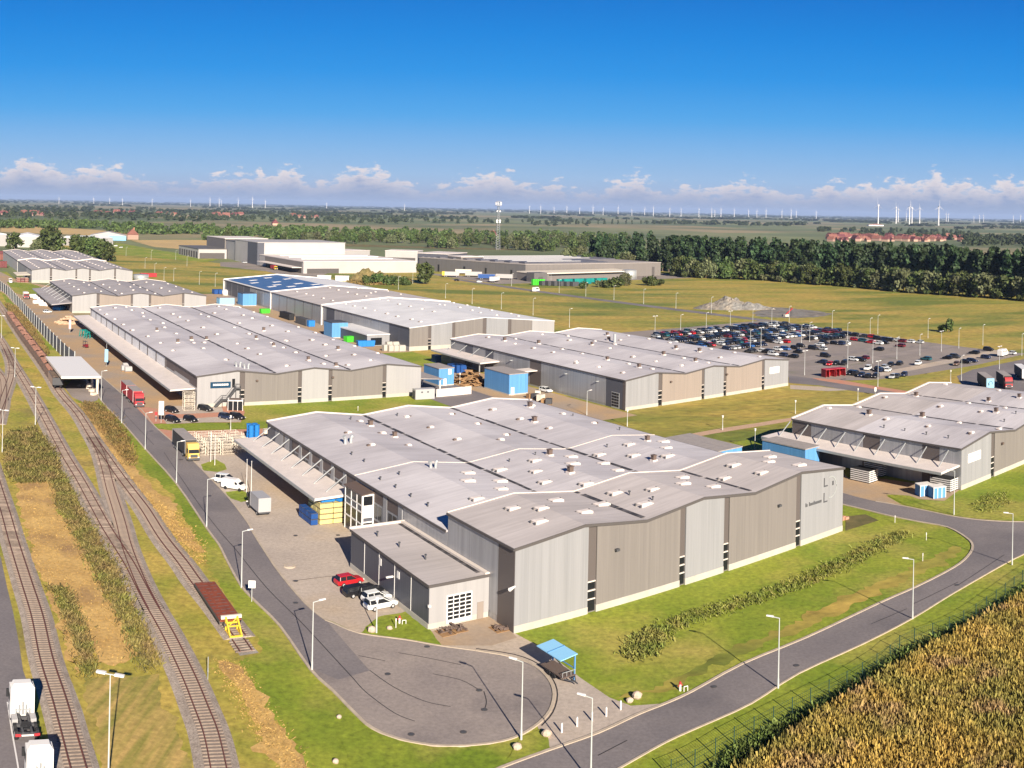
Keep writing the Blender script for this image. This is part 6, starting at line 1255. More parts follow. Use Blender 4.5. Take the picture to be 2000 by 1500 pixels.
for k, (x, y) in enumerate(((1036, 778), (1046, 780), (1056, 784), (1064, 788), (1072, 790), (1050, 776))):
    p = G(x, y); o = thing('pallet_stack', 'stack of brown goods behind the far roof edge of the large hall, %s one' % ordw(k + 1), 'pallet stack', (p.x, p.y, .06), A33 + .2 * k, 'goods behind the large hall'); mb = MB(); mb.box(-1, 1, -.8, .8, .15, 1.3 + .3 * (k % 3)); mb.build('goods', ['wood', 'darkgrey', 'lightwood'][k % 3], o); mb = MB(); mb.box(-1.05, 1.05, -.85, .85, 0, .147); mb.build('pallet', 'wood', o)
for k, (x, y) in enumerate(((754, 686), (764, 687), (774, 687), (784, 687), (760, 680), (772, 680))):
    p = G(x, y); o = thing('wrapped_bale', 'cream wrapped bale at the corner of the white-roofed hall, %s of the heap' % ordw(k + 1), 'bale', (p.x, p.y, .06), A33, 'cream wrapped bales'); mb = MB(); mb.loft([ring(-1.3, 1.0, 0, 2.4, .3), ring(1.3, 1.0, 0, 2.4, .3)]); mb.build('wrap', 'plinth', o)
wh = MB()
for i in range(5): wh.box(-2.6, 2.6, -1.0 + i * .45, -.75 + i * .45, .1, 1.6)
wh.box(-2.7, 2.7, -1.1, 1.3, 0, .1); wh = wh.build('panel_rack', 'white'); whm = wh.data; bpy.data.objects.remove(wh)
for k, (x, y) in enumerate(((66, 580), (74, 583), (82, 586), (90, 589), (98, 592), (74, 592), (86, 596), (97, 597), (104, 596))):
    o = link('panel_rack', whm); p = G(x, y); o.location = (p.x, p.y, .06); o.rotation_euler = (0, 0, A33 + .2); tag(o, 'rack of white panels on the yard before the third hall, %s from the left' % ordw(k + 1), 'rack', 'racks of white panels')
for k, (x, y) in enumerate(((112, 606), (118, 605), (115, 601))): o = link('plastic_tub', bpy.data.meshes['plastic_tub']); p = G(x, y); o.location = (p.x, p.y, .06); o.scale = (1.6, 2.2, 3); o.data.materials[0] = M['bluemid']; tag(o, 'blue wrapped heap beside the third hall canopy, %s one' % ordw(k + 1), 'tub', 'blue heaps by the third hall')
for k, (x, y) in enumerate(((243, 725), (250, 727), (246, 720))): p = G(x, y); o = thing('pallet_stack', 'pale blue bags on pallets at the long canopy, %s one' % ordw(k + 1), 'pallet stack', (p.x, p.y, .06), A33, 'pale bags at the long canopy'); mb = MB(); mb.loft([ring(-1.1, .9, .15, 1.8, .3), ring(1.1, .9, .15, 1.8, .3)]); mb.build('bags', 'silver', o); mb = MB(); mb.box(-1.1, 1.1, -.95, .95, 0, .147); mb.build('pallet', 'wood', o)
for k, (x, y) in enumerate(((163, 657), (172, 661))):
    p = G(x, y); o = thing('machine_frame', 'teal steel machine frame at the long canopy, %s from the left' % ordw(k + 1), 'machine', (p.x, p.y, .06), A33 + .4, 'teal machine frames'); mb = MB()
    for x_ in (-1.6, 0, 1.6): mb.bar((x_, -.8, 0), (x_ * .7, -.8, 2.6), .2); mb.bar((x_, .8, 0), (x_ * .7, .8, 2.6), .2)
    mb.bar((-1.4, -.8, 2.5), (1.4, -.8, 2.5), .25); mb.bar((-1.4, .8, 2.5), (1.4, .8, 2.5), .25); mb.bar((0, -.8, 2.5), (0, .8, 2.5), .25); mb.build('frame', 'teal', o)
o = thing('forklift', 'small dark red forklift on the tan yard of the long hall', 'forklift', (*G(166, 679)[:2], .06), TT + .3); mb = MB(); mb.box(-1.3, .9, -.6, .6, .3, 1.1); mb.box(-1.3, -.6, -.6, .6, 1.103, 1.4); mb.build('body', 'car dark red', o)
mb = MB(); [mb.bar((x, y, 1.1), (x * .8, y, 2.2), .1) for x in (-.9, .7) for y in (-.5, .5)]; mb.box(-.85, .7, -.55, .55, 2.203, 2.3); mb.build('cage', 'darkgrey', o); mb = MB(); mb.bar((1.0, -.4, .2), (1.0, -.4, 2.6), .12); mb.bar((1.0, .4, .2), (1.0, .4, 2.6), .12); mb.box(1.07, 2.1, -.45, -.3, .15, .22); mb.box(1.07, 2.1, .3, .45, .15, .22); mb.build('mast', 'black', o)
wheels(o, (-.9, .6), .62, r=.3)
t = thing('lorry', 'white lorry with a red base standing on the yard beside the grass plot', 'lorry', (*G(50, 583)[:2], .06), TT + PI); boxbody(t, 'box_body', -3.5, 1.4, 1.0, 3.6, 'white', 'white'); cab(t, 3.8, 'red', top=3.0); wheels(t, (-2, 2.6), 1.2)
t = thing('panel_van', 'white van on the yard beside the pale far-left hall', 'van', (*G(20, 552)[:2], .06), TT + PI); mb = MB(); mb.loft([ring(*q) for q in ((-3, 1, .4, 2.6), (-2.8, 1.05, .3, 2.8), (1.4, 1.05, .3, 2.8), (2.2, 1, .35, 1.7), (3, .9, .4, 1.1))]); mb.build('body', 'white', t); mb = MB(); mb.add([(1.5, -.9, 2.65), (1.5, .9, 2.65), (2.25, .92, 1.75), (2.25, -.92, 1.75)], [(0, 3, 2, 1)]); mb.box(.4, 1.3, -1.07, 1.07, 1.8, 2.5); mb.build('windows', 'glass', t); wheels(t, (-1.8, 2), 1.0, r=.38)
stack('pallet_stack', crate_me('pallet_stack', 2.2, 1.6, 1.3, 'rooftile', 'lightwood'), -8, 549, 3, 3, 2, 2.6, 3, 1.35, 'red-brown goods under the far hall canopy, %s layer, %s column, %s row', 'pallet stack', 'red goods at the far hall')
# ================================================================ fences
def fence_line(name, label, P, h, step, pm, wm, mode, group=None):
    P = resample(P, step); m = P[len(P) // 2]; o = thing(name, label, 'fence', (m[0], m[1], 0), 0, group); L = [(x - m[0], y - m[1]) for x, y in P]
    order = sorted(range(len(L)), key=lambda i: math.hypot(*P[i])); rest = MB()
    for n, i in enumerate(order):
        x, y = L[i]; mb = MB() if n < 100 else rest; r_ = .05 if mode == 'wire' else .13; mb.box(x - r_, x + r_, y - r_, y + r_, 0, h + .1 * (1 if mode == 'wire' else 4))
        if n < 100: mb.build('post', pm, o)
    if rest.v: rest.build('posts', pm, o)['kind'] = 'stuff'
    mb = MB()
    for (a, b), (c, d) in zip(L[:-1], L[1:]):
        if mode == 'wire':
            for z in (.1, h * .5, h): mb.bar((a, b, z), (c, d, z), .025)
            for k in range(9): t = k / 9; mb.bar((a + (c - a) * t, b + (d - b) * t, .05), (a + (c - a) * t, b + (d - b) * t, h), .018)
        else: mb.bar((a, b, h / 2 + .1), (c, d, h / 2 + .1), .05, h - .2)
    mb.build('mesh' if mode == 'wire' else 'panel', wm, o); return o
fence_line('mesh_fence', 'dark green wire mesh fence between the lawn and the reed field', world_path([(1310, 1518), (1374, 1489), (1430, 1453), (1517, 1407), (1597, 1365), (1650, 1340), (1734, 1288), (1766, 1260), (1830, 1238), (1902, 1204), (2000, 1132), (2060, 1090)], 3), 1.7, 3.0, 'fence', 'fence', 'wire')
fence_line('screen_fence', 'tall grey screen fence with pale posts between the tan yard and the freight train', world_path([(-40, 535), (9, 572), (18, 580), (38, 603), (64, 633), (96, 670), (130, 706), (150, 722)], 3), 5.0, 9.0, 'pole', 'fencegrey', 'panel')
# ================================================================ vegetation
def leaf_cloud(n, blobs, size, seed, flat=.0):
    """n leaf-cluster quads scattered over lumpy blobs (centre, radius)"""
    g = np.random.default_rng(seed); bl = np.array(blobs, float); wgt = bl[:, 3] ** 2; wgt /= wgt.sum()
    k = g.choice(len(bl), n, p=wgt); d = g.normal(size=(n, 3)); d /= np.linalg.norm(d, axis=1)[:, None]
    rad = bl[k, 3] * (g.random(n) ** .35) * (1 + .12 * g.normal(size=n)); P = bl[k, :3] + d * rad[:, None] * np.array([1, 1, 1.05])
    nn = d + .75 * g.normal(size=(n, 3)); nn[:, 2] += .25; nn /= np.linalg.norm(nn, axis=1)[:, None]
    a = np.cross(nn, g.normal(size=(n, 3))); a /= np.linalg.norm(a, axis=1)[:, None]; b = np.cross(nn, a); s = size * g.uniform(.55, 1.25, (n, 1))
    V = np.stack([P - a * s - b * s * .7, P + a * s - b * s * .7, P + a * s * .8 + b * s, P - a * s * .9 + b * s * .8], 1).reshape(-1, 3); V[:, 2] = np.maximum(V[:, 2], .05)
    return V, np.arange(4 * n).reshape(-1, 4)
def crown_blobs(kind, h, seed):
    r = random.Random(seed); B_ = []
    if kind == 'poplar':
        for i in range(9): z = h * (.16 + .80 * i / 8); w = h * .135 * (1 - abs(i / 8 - .45) * .9); B_.append((r.uniform(-.5, .5) * w, r.uniform(-.5, .5) * w, z, w * r.uniform(.85, 1.15)))
        for i in range(6): z = h * r.uniform(.3, .9); a = r.uniform(0, 6.28); B_.append((math.cos(a) * h * .1, math.sin(a) * h * .1, z, h * .07))
    elif kind == 'broad':
        for i in range(11): a = r.uniform(0, 6.28); q = h * .30 * math.sqrt(r.random()); z = h * r.uniform(.32, .80); B_.append((math.cos(a) * q, math.sin(a) * q, z, h * r.uniform(.13, .21)))
        B_.append((0, 0, h * .8, h * .19)); B_.append((0, 0, h * .5, h * .26))
        for i in range(4): a = r.uniform(0, 6.28); B_.append((math.cos(a) * h * .34, math.sin(a) * h * .34, h * .2, h * .13))
    else:
        for i in range(8): a = r.uniform(0, 6.28); q = h * .5 * math.sqrt(r.random()); B_.append((math.cos(a) * q, math.sin(a) * q, h * r.uniform(.25, .65), h * r.uniform(.25, .38)))
    return B_
TREES = {}
def tree_proto(kind, var, leaf, n=900):
    key = (kind, var, leaf)
    if key in TREES: return TREES[key]
    h = {'poplar': 30, 'broad': 16, 'bush': 5}[kind]; bl = crown_blobs(kind, h, var * 7 + len(kind))
    V, F = leaf_cloud(n, bl, {'poplar': 1.05, 'broad': .85, 'bush': .42}[kind], var + 11)
    o = thing({'poplar': 'poplar_tree', 'broad': 'broadleaf_tree', 'bush': 'bush'}[kind], 'x', {'poplar': 'poplar', 'broad': 'tree', 'bush': 'bush'}[kind], (0, 0, -500))
    link('crown', np_mesh('crown', V, F, leaf), o); mb = MB(); mb.cyl((0, 0, -.3), (0, 0, h * .45), h * .022, h * .014, n=7)
    for i in range(5): b_ = bl[i % len(bl)]; mb.cyl((0, 0, h * .2), (b_[0] * .8, b_[1] * .8, b_[2] * .9), h * .010, h * .004, n=5)
    mb.build('trunk', 'trunk', o); TREES[key] = [proto(o), False]; return TREES[key]
def tree(kind, var, leaf, p, sc, label, group):
    t = tree_proto(kind, var, leaf); rz = random.uniform(0, 6.28); sc = (sc * random.uniform(.9, 1.12), sc * random.uniform(.9, 1.12), sc)
    if not t[1]:
        t[1] = True; o = t[0][0]; o.location = (p[0], p[1], 0); o.rotation_euler = (0, 0, rz); o.scale = sc; tag(o, label, None, group); return o
    return dup(t[0], (p[0], p[1], 0), rz, label, group, sc)
# tree belt on the right: a front row of broad crowns, tall poplars behind
belt = [(1318, 537), (1345, 543), (1475, 547), (1550, 553), (1685, 564), (1775, 573), (1887, 580), (2000, 589), (2090, 596)]
bp = resample(world_path(belt, 4), 6.2)[::-1]
pts = []
for i, (x, y) in enumerate(bp):
    s, t = ST((x, y)); pts.append((W(s + random.uniform(1, 9), t + random.uniform(-1.5, 1.5)), 'broad'))
    if i % 3 == 0: pts.append((W(s + random.uniform(-1, 3), t + random.uniform(-3, 3)), 'low'))
pts.sort(key=lambda q: PX(q[0])[0])
for i, (p, k) in enumerate(pts):
    if k == 'broad': tree('broad', random.randint(0, 4), random.choice(['leaf', 'leaf', 'leaf', 'leafgrey']), p, random.uniform(.82, 1.12), 'bushy broadleaf tree, %s from the left along the front edge of the tree belt' % ordw(i + 1), 'front row of the tree belt')
    else: tree('bush', random.randint(0, 3), random.choice(['leaf', 'leafgrey']), p, random.uniform(.7, 1.3), 'low bush, %s plant from the left along the front edge of the tree belt' % ordw(i + 1), 'front row of the tree belt')
pts = []
for row, off in ((0, 48), (1, 62), (2, 80)):
    for i in range(78):
        t = 175 + i * (610 - 175) / 78 + random.uniform(-1.5, 1.5); p = W(500 + 25 * (1 - abs(t - 350) / 200) + off + random.uniform(-3, 3), t); x, y = PX(p)
        if 1290 < x < 2080: pts.append((x, p))
pts.sort(key=lambda q: q[0])
for i, (x, p) in enumerate(pts): tree('poplar', random.randint(0, 4), 'leafpop', p, random.uniform(.88, 1.1), 'tall dark poplar, %s from the left in the high back rows of the tree belt' % ordw(i + 1), 'poplars in the tree belt')
pts = []
for i in range(70): x = random.uniform(1105, 1345); y = random.uniform(505, 530); pts.append((x, G(x, y)))
pts.sort(key=lambda q: q[0])
for i, (x, p) in enumerate(pts):
    pop = x > 1150 and random.random() < .55
    tree('poplar' if pop else 'broad', random.randint(0, 4), 'leafpop' if pop else random.choice(['leaf', 'leafgrey', 'leaf']), p, random.uniform(.75, 1.05), '%s, %s from the left in the grove behind the grey far hall' % ('tall poplar' if pop else 'broadleaf tree', ordw(i + 1)), 'grove behind the grey far hall')
# trees by the far-left hall and single bushes
for x, y, k, l, sc, lab in ((98, 494, 'broad', 'leaf', 1.75, 'largest broad tree behind the far-left hall'), (84, 492, 'broad', 'leaf', 1.2, 'broad tree just left of the largest one behind the far-left hall'), (112, 494, 'broad', 'leaf', 1.3, 'broad tree just right of the largest one behind the far-left hall'), (28, 489, 'broad', 'leaf', 1.25, 'narrow dark tree between the white far halls'), (70, 494, 'broad', 'leafgrey', .9, 'lower pale tree beside the large tree'), (150, 500, 'broad', 'leaf', 1.35, 'rounded tree at the left of the dark tree group'), (165, 502, 'broad', 'leaf', 1.3, 'rounded tree in the middle of the dark tree group'), (182, 504, 'broad', 'leaf', 1.3, 'rounded tree right of the middle of the dark tree group'), (200, 507, 'broad', 'leaf', 1.2, 'rounded tree at the right of the dark tree group'), (214, 510, 'broad', 'leaf', .95, 'smaller tree closing the dark tree group at the right'),
                            (830, 554, 'broad', 'leaf', .95, 'round tree right of the earth mound'), (1852, 650, 'broad', 'leaf', .42, 'lone dark bush on the yellow meadow behind the car park'), (1838, 648, 'bush', 'leaf', .7, 'low dark bush beside the lone bush on the meadow'), (1206, 561, 'bush', 'leaf', 1.5, 'dark bush in front of the silver tank'), (1188, 562, 'bush', 'leaf', 1.3, 'bush left of the silver tank'), (1222, 558, 'broad', 'leafgrey', .6, 'pale shrub before the silver tank'), (1172, 561, 'bush', 'leafgrey', 1.1, 'low shrub at the teal skips'), (1268, 558, 'bush', 'leaf', 1.5, 'dark bush right of the silver tank'), (1284, 558, 'bush', 'leaf', 1.2, 'bush at the right corner of the grey far hall'), (1140, 564, 'bush', 'leaf', 1.0, 'small bush in front of the black bales'),
                            (740, 556, 'bush', 'leaf', 1.6, 'dark bush below the earth mound'), (720, 556, 'bush', 'leaf', 1.4, 'second dark bush left below the earth mound'), (765, 557, 'bush', 'leaf', 1.5, 'third dark bush right below the earth mound'), (790, 557, 'bush', 'leaf', 1.3, 'bush between the mound and the round tree')): tree(k, random.randint(0, 3), l, G(x, y), sc, lab, 'single trees and bushes')
# woodland band in the middle distance: the nearest trees one by one, the rest as one wood
cand = []
for i in range(640):
    x = random.uniform(-60, 1240); lo = 437 + 5 * (x > 300) + .018 * x; hi = {0: 446, 1: 458, 2: 470, 3: 476, 4: 486, 5: 492, 6: 498}[min(6, max(0, int(x // 200)))]
    if x < 240 and random.random() < .3: continue
    cand.append((random.uniform(lo, hi), x))
cand.sort(reverse=True); near = sorted(cand[:170], key=lambda q: q[1])
for i, (y, x) in enumerate(near): tree('broad', random.randint(0, 4), random.choice(['leaf', 'leaf', 'leafgrey']), G(x, y), random.uniform(.7, 1.05), 'broadleaf tree, %s from the left along the near edge of the woodland' % ordw(i + 1), 'trees along the near edge of the woodland')
VV, FF, nb_ = [], [], 0
lowv = [leaf_cloud(110, crown_blobs('broad', 15, 40 + i), 1.9, 90 + i) for i in range(5)]
def scatter_low(pts_, name, m, label):
    VV, FF, n = [], [], 0
    for p, sc, szz in pts_:
        V, F = lowv[random.randint(0, 4)]; a = random.uniform(0, 6.28); c, s_ = math.cos(a), math.sin(a)
        Q = np.empty_like(V); Q[:, 0] = (V[:, 0] * c - V[:, 1] * s_) * sc + p.x; Q[:, 1] = (V[:, 0] * s_ + V[:, 1] * c) * sc + p.y; Q[:, 2] = V[:, 2] * szz
        VV.append(Q); FF.append(F + n); n += len(V)
    o = link(name, np_mesh(name, np.concatenate(VV), np.concatenate(FF), m)); return tag(o, label, 'woodland', None, 'stuff')
scatter_low([(G(x, y), random.uniform(.8, 1.2), random.uniform(.75, 1.1)) for y, x in cand[170:]], 'woodland', 'leaf', 'dense green woodland behind the white and grey far halls')
far = []
def clump(x0, x1, y0, y1, n, s0=1.5, s1=3.0, z0=.7, z1=1.1):
    for i in range(n):
        x = random.uniform(x0, x1); y = random.uniform(y0, y1) + .021 * (x - 1000); far.append((G(x, y), random.uniform(s0, s1), random.uniform(z0, z1)))
def hz(y): return y          # rows are given for the middle of the picture (horizon at 407)
clump(-80, 2080, 409.3, 410.6, 700, 9, 20, 1.0, 2.3)          # last wooded line
clump(-80, 2080, 411.0, 412.6, 420, 5, 12, .9, 1.6)
for i in range(60): x = random.uniform(-60, 2050); clump(x - 60, x + 60, 413.5, 414.3, 12, 3, 7, .8, 1.3)
for i in range(46): x = random.uniform(-60, 2050); y = random.uniform(415, 421); clump(x - 45, x + 45, y, y + .7, 12, 2, 5, .8, 1.2)
for i in range(60): x = random.uniform(-60, 2050); y = random.uniform(421, 431); clump(x - 26, x + 26, y, y + .8, 8, 1.2, 2.6, .7, 1.1)
for x0, x1, y, n in ((780, 930, 420, 50), (1000, 1090, 424.5, 30), (1280, 1560, 418, 80), (60, 180, 429, 45), (1560, 1800, 413.5, 50), (620, 760, 424, 40), (0, 320, 437, 60), (320, 640, 428, 60)): clump(x0, x1, y, y + 1.2, n, 1.6, 3.2)
clump(-80, 420, 432, 446, 190, .9, 1.5, .8, 1.1); clump(380, 780, 430, 443, 150, .9, 1.5, .8, 1.1); clump(700, 1150, 431, 440, 60, .8, 1.4); clump(-80, 700, 424, 431, 120, 1.2, 2.2)
clump(1600, 1900, 436, 440, 60, .9, 1.5); clump(1680, 2060, 444, 452, 130, .8, 1.3); clump(1880, 2060, 452, 462, 80, .8, 1.2)
for i in range(26): x = 1040 + i * 14 + random.uniform(-3, 3); far.append((G(x, 438 + .006 * i), random.uniform(.6, .9), random.uniform(1.0, 1.4)))
scatter_low(far, 'far_woodland', 'farwood', 'distant woods and hedgerows up to the horizon')
# blades: reeds, weeds, dry grass
def poly_pts(poly, n, seed):
    g = np.random.default_rng(seed); P = np.array(poly, float); lo, hi = P.min(0), P.max(0); out = []
    while sum(map(len, out)) < n:
        q = lo + g.random((n * 2, 2)) * (hi - lo); ins = np.zeros(len(q), bool); j = len(P) - 1
        for i in range(len(P)):
            with np.errstate(divide='ignore', invalid='ignore'): c = ((P[i, 1] > q[:, 1]) != (P[j, 1] > q[:, 1])) & (q[:, 0] < (P[j, 0] - P[i, 0]) * (q[:, 1] - P[i, 1]) / (P[j, 1] - P[i, 1]) + P[i, 0])
            ins ^= c; j = i
        out.append(q[ins])
    return np.concatenate(out)[:n]
def blades(name, m, poly, n, h0, h1, w, lean, seed, label, cat, px=True, z=0.0, clumpy=0.0, fray=0.55):
    P = [tuple(G(*p))[:2] for p in poly] if px else poly
    q = poly_pts(P, n, seed); g = np.random.default_rng(seed + 1); q = q + g.normal(size=(n, 2)) * fray; a = g.uniform(0, 6.283, n); h = g.uniform(h0, h1, n)
    if clumpy: h = h * (1 - clumpy + 2 * clumpy * (.5 + .5 * np.sin(q[:, 0] * 1.9 + 2 * np.sin(q[:, 1] * .9)) * np.sin(q[:, 1] * 1.7 + np.cos(q[:, 0] * .8))))
    d = np.stack([np.cos(a), np.sin(a)], 1) * (w * g.uniform(.6, 1.4, n))[:, None]; le = g.normal(size=(n, 2)) * lean * h[:, None]
    V = np.zeros((n, 4, 3)); V[:, 0, :2] = q - d; V[:, 1, :2] = q + d; V[:, 2, :2] = q + d * .7 + le; V[:, 3, :2] = q - d * .7 + le + g.normal(size=(n, 2)) * .05; V[:, :2, 2] = z; V[:, 2, 2] = h + z; V[:, 3, 2] = h * g.uniform(.8, 1, n) + z
    o = link(name, np_mesh(name, V.reshape(-1, 3), np.arange(4 * n).reshape(-1, 4), m)); return tag(o, label, cat, None, 'stuff')
reed_edge = [tuple(G(x, y, 2.2))[:2] for x, y in [(1330, 1560), (1422, 1502), (1490, 1455), (1559, 1410), (1601, 1380), (1685, 1331), (1737, 1296), (1825, 1248), (1895, 1209), (1940, 1185), (2000, 1152), (2120, 1085)]]
reed_poly = reed_edge + [tuple(G(x, y))[:2] for x, y in [(2300, 1120), (2300, 1600), (1900, 1720), (1330, 1640)]]
sheet('reed_ground', reed_poly, .05, 'soil', True)
blades('reeds', 'reed', reed_poly, 230000, 1.6, 2.3, .048, .2, 5, 'tall yellow brown reeds filling the field at bottom right', 'reeds', False, clumpy=.13, fray=.2)
blades('ditch_weeds', 'hedge', [(1395, 1512), (1440, 1470), (1520, 1424), (1600, 1385), (1690, 1335), (1760, 1280), (1840, 1246), (1930, 1205), (2010, 1145), (2030, 1165), (1940, 1225), (1850, 1272), (1740, 1340), (1640, 1398), (1560, 1440), (1480, 1500), (1440, 1530)], 14000, .2, 1.1, .06, .4, 6, 'dark green weeds along the wire fence beside the reeds', 'weeds')
blades('ditch_weeds', 'weedgreen', [(1222, 1275), (1240, 1245), (1300, 1212), (1380, 1185), (1480, 1158), (1560, 1125), (1640, 1092), (1700, 1058), (1765, 1035), (1775, 1046), (1710, 1082), (1650, 1112), (1560, 1150), (1470, 1180), (1380, 1208), (1310, 1235), (1275, 1275), (1240, 1290)], 5200, .08, .5, .07, .6, 7, 'strip of tall weeds along the ditch across the lawn', 'weeds', clumpy=.4)
blades('ditch_weeds', 'weedgreen', [(1222, 1278), (1245, 1238), (1300, 1222), (1306, 1250), (1270, 1280), (1238, 1292)], 1000, .15, .6, .09, .6, 17, 'leafy green end of the ditch weeds near the lane', 'weeds')
blades('scrub', 'weed', [(102, 944), (122, 925), (150, 985), (185, 1040), (218, 1092), (240, 1135), (266, 1200), (292, 1255), (312, 1300), (280, 1318), (262, 1290), (232, 1215), (203, 1159), (173, 1101), (137, 1030), (111, 988)], 15000, .08, .65, .055, .6, 8, 'band of dark weeds left of the middle railway track', 'weeds', clumpy=.35)
blades('scrub', 'weed', [(8, 850), (60, 835), (84, 856), (108, 892), (120, 925), (102, 944), (28, 944), (14, 930)], 16000, .08, .95, .06, .55, 9, 'tall mixed weeds above the mown dry grass plot', 'weeds', clumpy=.4)
blades('scrub', 'weed', [(86, 1150), (128, 1150), (148, 1200), (172, 1260), (180, 1322), (160, 1330), (150, 1262), (125, 1205), (112, 1165)], 4500, .08, .55, .05, .6, 10, 'narrow strip of weeds between two dry grass plots', 'weeds', clumpy=.4)
blades('scrub', 'weedbrown', [(160, 785), (195, 790), (222, 815), (250, 858), (262, 900), (255, 915), (228, 880), (195, 840), (165, 805)], 7000, .08, .75, .06, .6, 11, 'brown weeds between the right track and the road', 'weeds', clumpy=.3)
blades('scrub', 'weedbrown', [(10, 592), (30, 600), (62, 640), (84, 672), (92, 690), (86, 698), (60, 662), (30, 625)], 5000, .3, 1.3, .14, .3, 12, 'brown weeds along the freight train', 'weeds')
blades('dry_grass', 'dryblade', [(425, 1290), (470, 1300), (495, 1350), (530, 1400), (560, 1445), (600, 1505), (560, 1520), (510, 1460), (470, 1390), (440, 1330)], 3600, .04, .2, .045, 1.3, 13, 'flattened straw-coloured grass beside the buffer stop', 'grass')
blades('dry_grass', 'dryblade', [(182, 830), (215, 880), (262, 945), (310, 985), (345, 1000), (394, 1070), (402, 1110), (380, 1100), (330, 1045), (270, 975), (222, 905)], 4500, .05, .28, .06, 1.0, 14, 'dry straw grass between the right track and the green verge', 'grass')
blades('dry_grass', 'dryblade', [(28, 946), (102, 946), (111, 988), (136, 1031), (173, 1101), (203, 1159), (232, 1215), (262, 1290), (200, 1305), (168, 1262), (150, 1205), (128, 1150), (90, 1148), (68, 1101), (43, 1020)], 4000, .04, .2, .06, 1.0, 15, 'short dry stubble on the mown plot between two tracks', 'grass')
blades('dark_weeds', 'weedgreen', [(1895, 985), (1930, 965), (1965, 960), (1970, 985), (1930, 1000), (1905, 1000)], 700, .1, .5, .09, .6, 18, 'dark leafy weeds on the right lawn', 'weeds')
# mounds
def mound(name, label, cat, x, y, rx, ry, h, m, seed, peaks):
    p = G(x, y); nx, ny = 46, 30; g = np.random.default_rng(seed); V = []
    for i in range(nx):
        for j in range(ny):
            a, b = -1 + 2 * i / (nx - 1), -1 + 2 * j / (ny - 1); z = 0
            for pa, pb, ph, pr in peaks: d = math.hypot(a - pa, (b - pb) * .8) / pr; z = max(z, ph * max(0, 1 - d) ** .9)
            z = z * h * (1 + .3 * (g.random() - .5)) - (.1 if z == 0 else 0); V.append((a * rx, b * ry, z))
    F = [(i * ny + j, (i + 1) * ny + j, (i + 1) * ny + j + 1, i * ny + j + 1) for i in range(nx - 1) for j in range(ny - 1)]
    mb = MB(); mb.add(V, F); o = mb.build(name, m); o.location = (p.x, p.y, 0); o.rotation_euler = (0, 0, -.2); return tag(o, label, cat)
mound('rubble_heap', 'grey rubble heap with blocks on the meadow behind the car park', 'rubble heap', 1432, 603, 24, 15, 7.2, 'gravelheap', 3, [(-.15, 0, 1, .55), (.05, .1, .85, .4), (.35, -.1, .62, .35), (.55, 0, .5, .32), (-.5, -.1, .5, .45), (.78, 0, .25, .25)])
mound('earth_mound', 'overgrown brown earth mound before the white far building', 'earth mound', 733, 551, 27, 14, 10, 'soil', 5, [(-.25, 0, 1, .55), (.1, .1, .75, .6), (.5, 0, .6, .5)])
blades('mound_scrub', 'weedbrown', [tuple(G(*p))[:2] for p in [(672, 557), (800, 557), (800, 548), (690, 548)]], 2500, .5, 2.2, .5, .3, 19, 'scrub round the foot of the earth mound', 'scrub', False)
o = thing('sorting_plant', 'small red and yellow sorting machine on the gravel flat', 'machine', (*G(1541, 618)[:2], 0), .5); mb = MB(); mb.bar((-3, 0, .8), (2.4, 0, 4.2), .5); mb.build('conveyor', 'redtruck', o); mb = MB(); mb.box(-3.5, -1, -.9, .9, 0, 1.2); mb.build('hopper', 'lightwood', o); mb = MB(); mb.bar((1.5, -.5, 0), (1.5, -.5, 3.6), .15); mb.bar((1.5, .5, 0), (1.5, .5, 3.6), .15); mb.build('frame', 'darkgrey', o)
# ================================================================ far buildings
def hdown(x, y): return cr_ * (y - CY0) - sr_ * (x - CX0)
def ztop(x, yb, yt): return CH * (1 - hdown(x, yt) / hdown(x, yb))
def far_block(name, label, cat, x0, y0, x1, y1, yt, depth, wall, roof, group=None, gable=0.0, ang=None, h=None):
    a, b = G(x0, y0), G(x1, y1); d = b - a; L = d.length; h = h or ztop(x0, y0, yt)
    o = thing(name, label, cat, (a.x, a.y, 0), math.atan2(d.y, d.x), group); mb = MB(); mb.box(0, L, 0, depth, 0, h); mb.build('wall', wall, o)
    mb = MB()
    if gable: mb.prism([(-.3, h + .003), (L + .3, h + .003), (L / 2, h + gable)], -.4, depth + .4)
    else: mb.box(-.3, L + .3, -.3, depth + .3, h + .003, h + .5)
    mb.build('roof', roof, o); return o, L, h
def grid_block(name, label, cat, s0, s1, t0, t1, h, wall, roof, group=None, z0=0.0):
    o = site(name, label, cat, s0, t0, group); mb = MB(); mb.box(0, s1 - s0, 0, t1 - t0, z0, h); mb.build('wall', wall, o); mb = MB(); mb.box(-.3, s1 - s0 + .3, -.3, t1 - t0 + .3, h + .003, h + .5); mb.build('roof', roof, o); return o
g = 'white far complex'
J = grid_block('warehouse_building', 'low white front block of the far complex with dark loading doors', 'warehouse', 219, 318, 631, 735, 9.0, 'farwhite', 'whitew', g)
mb = MB(); mb.box(3, 30, -.12, -.003, 0, 3.8); mb.build('gate', 'trimdark', J); mb = MB(); mb.box(-8, -.003, 4, 88, 4.2, 4.7); mb.build('canopy', 'whitew', J); mb = MB(); mb.box(-.12, -.003, 4, 88, 0, 4.1); mb.build('gate', 'trimdark', J); mb = MB(); mb.box(-.1, -.004, 3, 90, 4.8, 8.4); mb.build('wall_panel', 'kwall', J)
mb = MB()
for y in (30, 58, 80): mb.box(10, 92, y, y + 5, 9.503, 10.0)
mb.build('roof_light', 'white', J)
s1, _ = GST(671, 478, 19.5)
J2 = grid_block('warehouse_building', 'tall white block rising behind the low front block of the far complex', 'warehouse', 217, max(300, s1), 735.5, 800, 19.5, 'farwhite', 'farwhite', g)
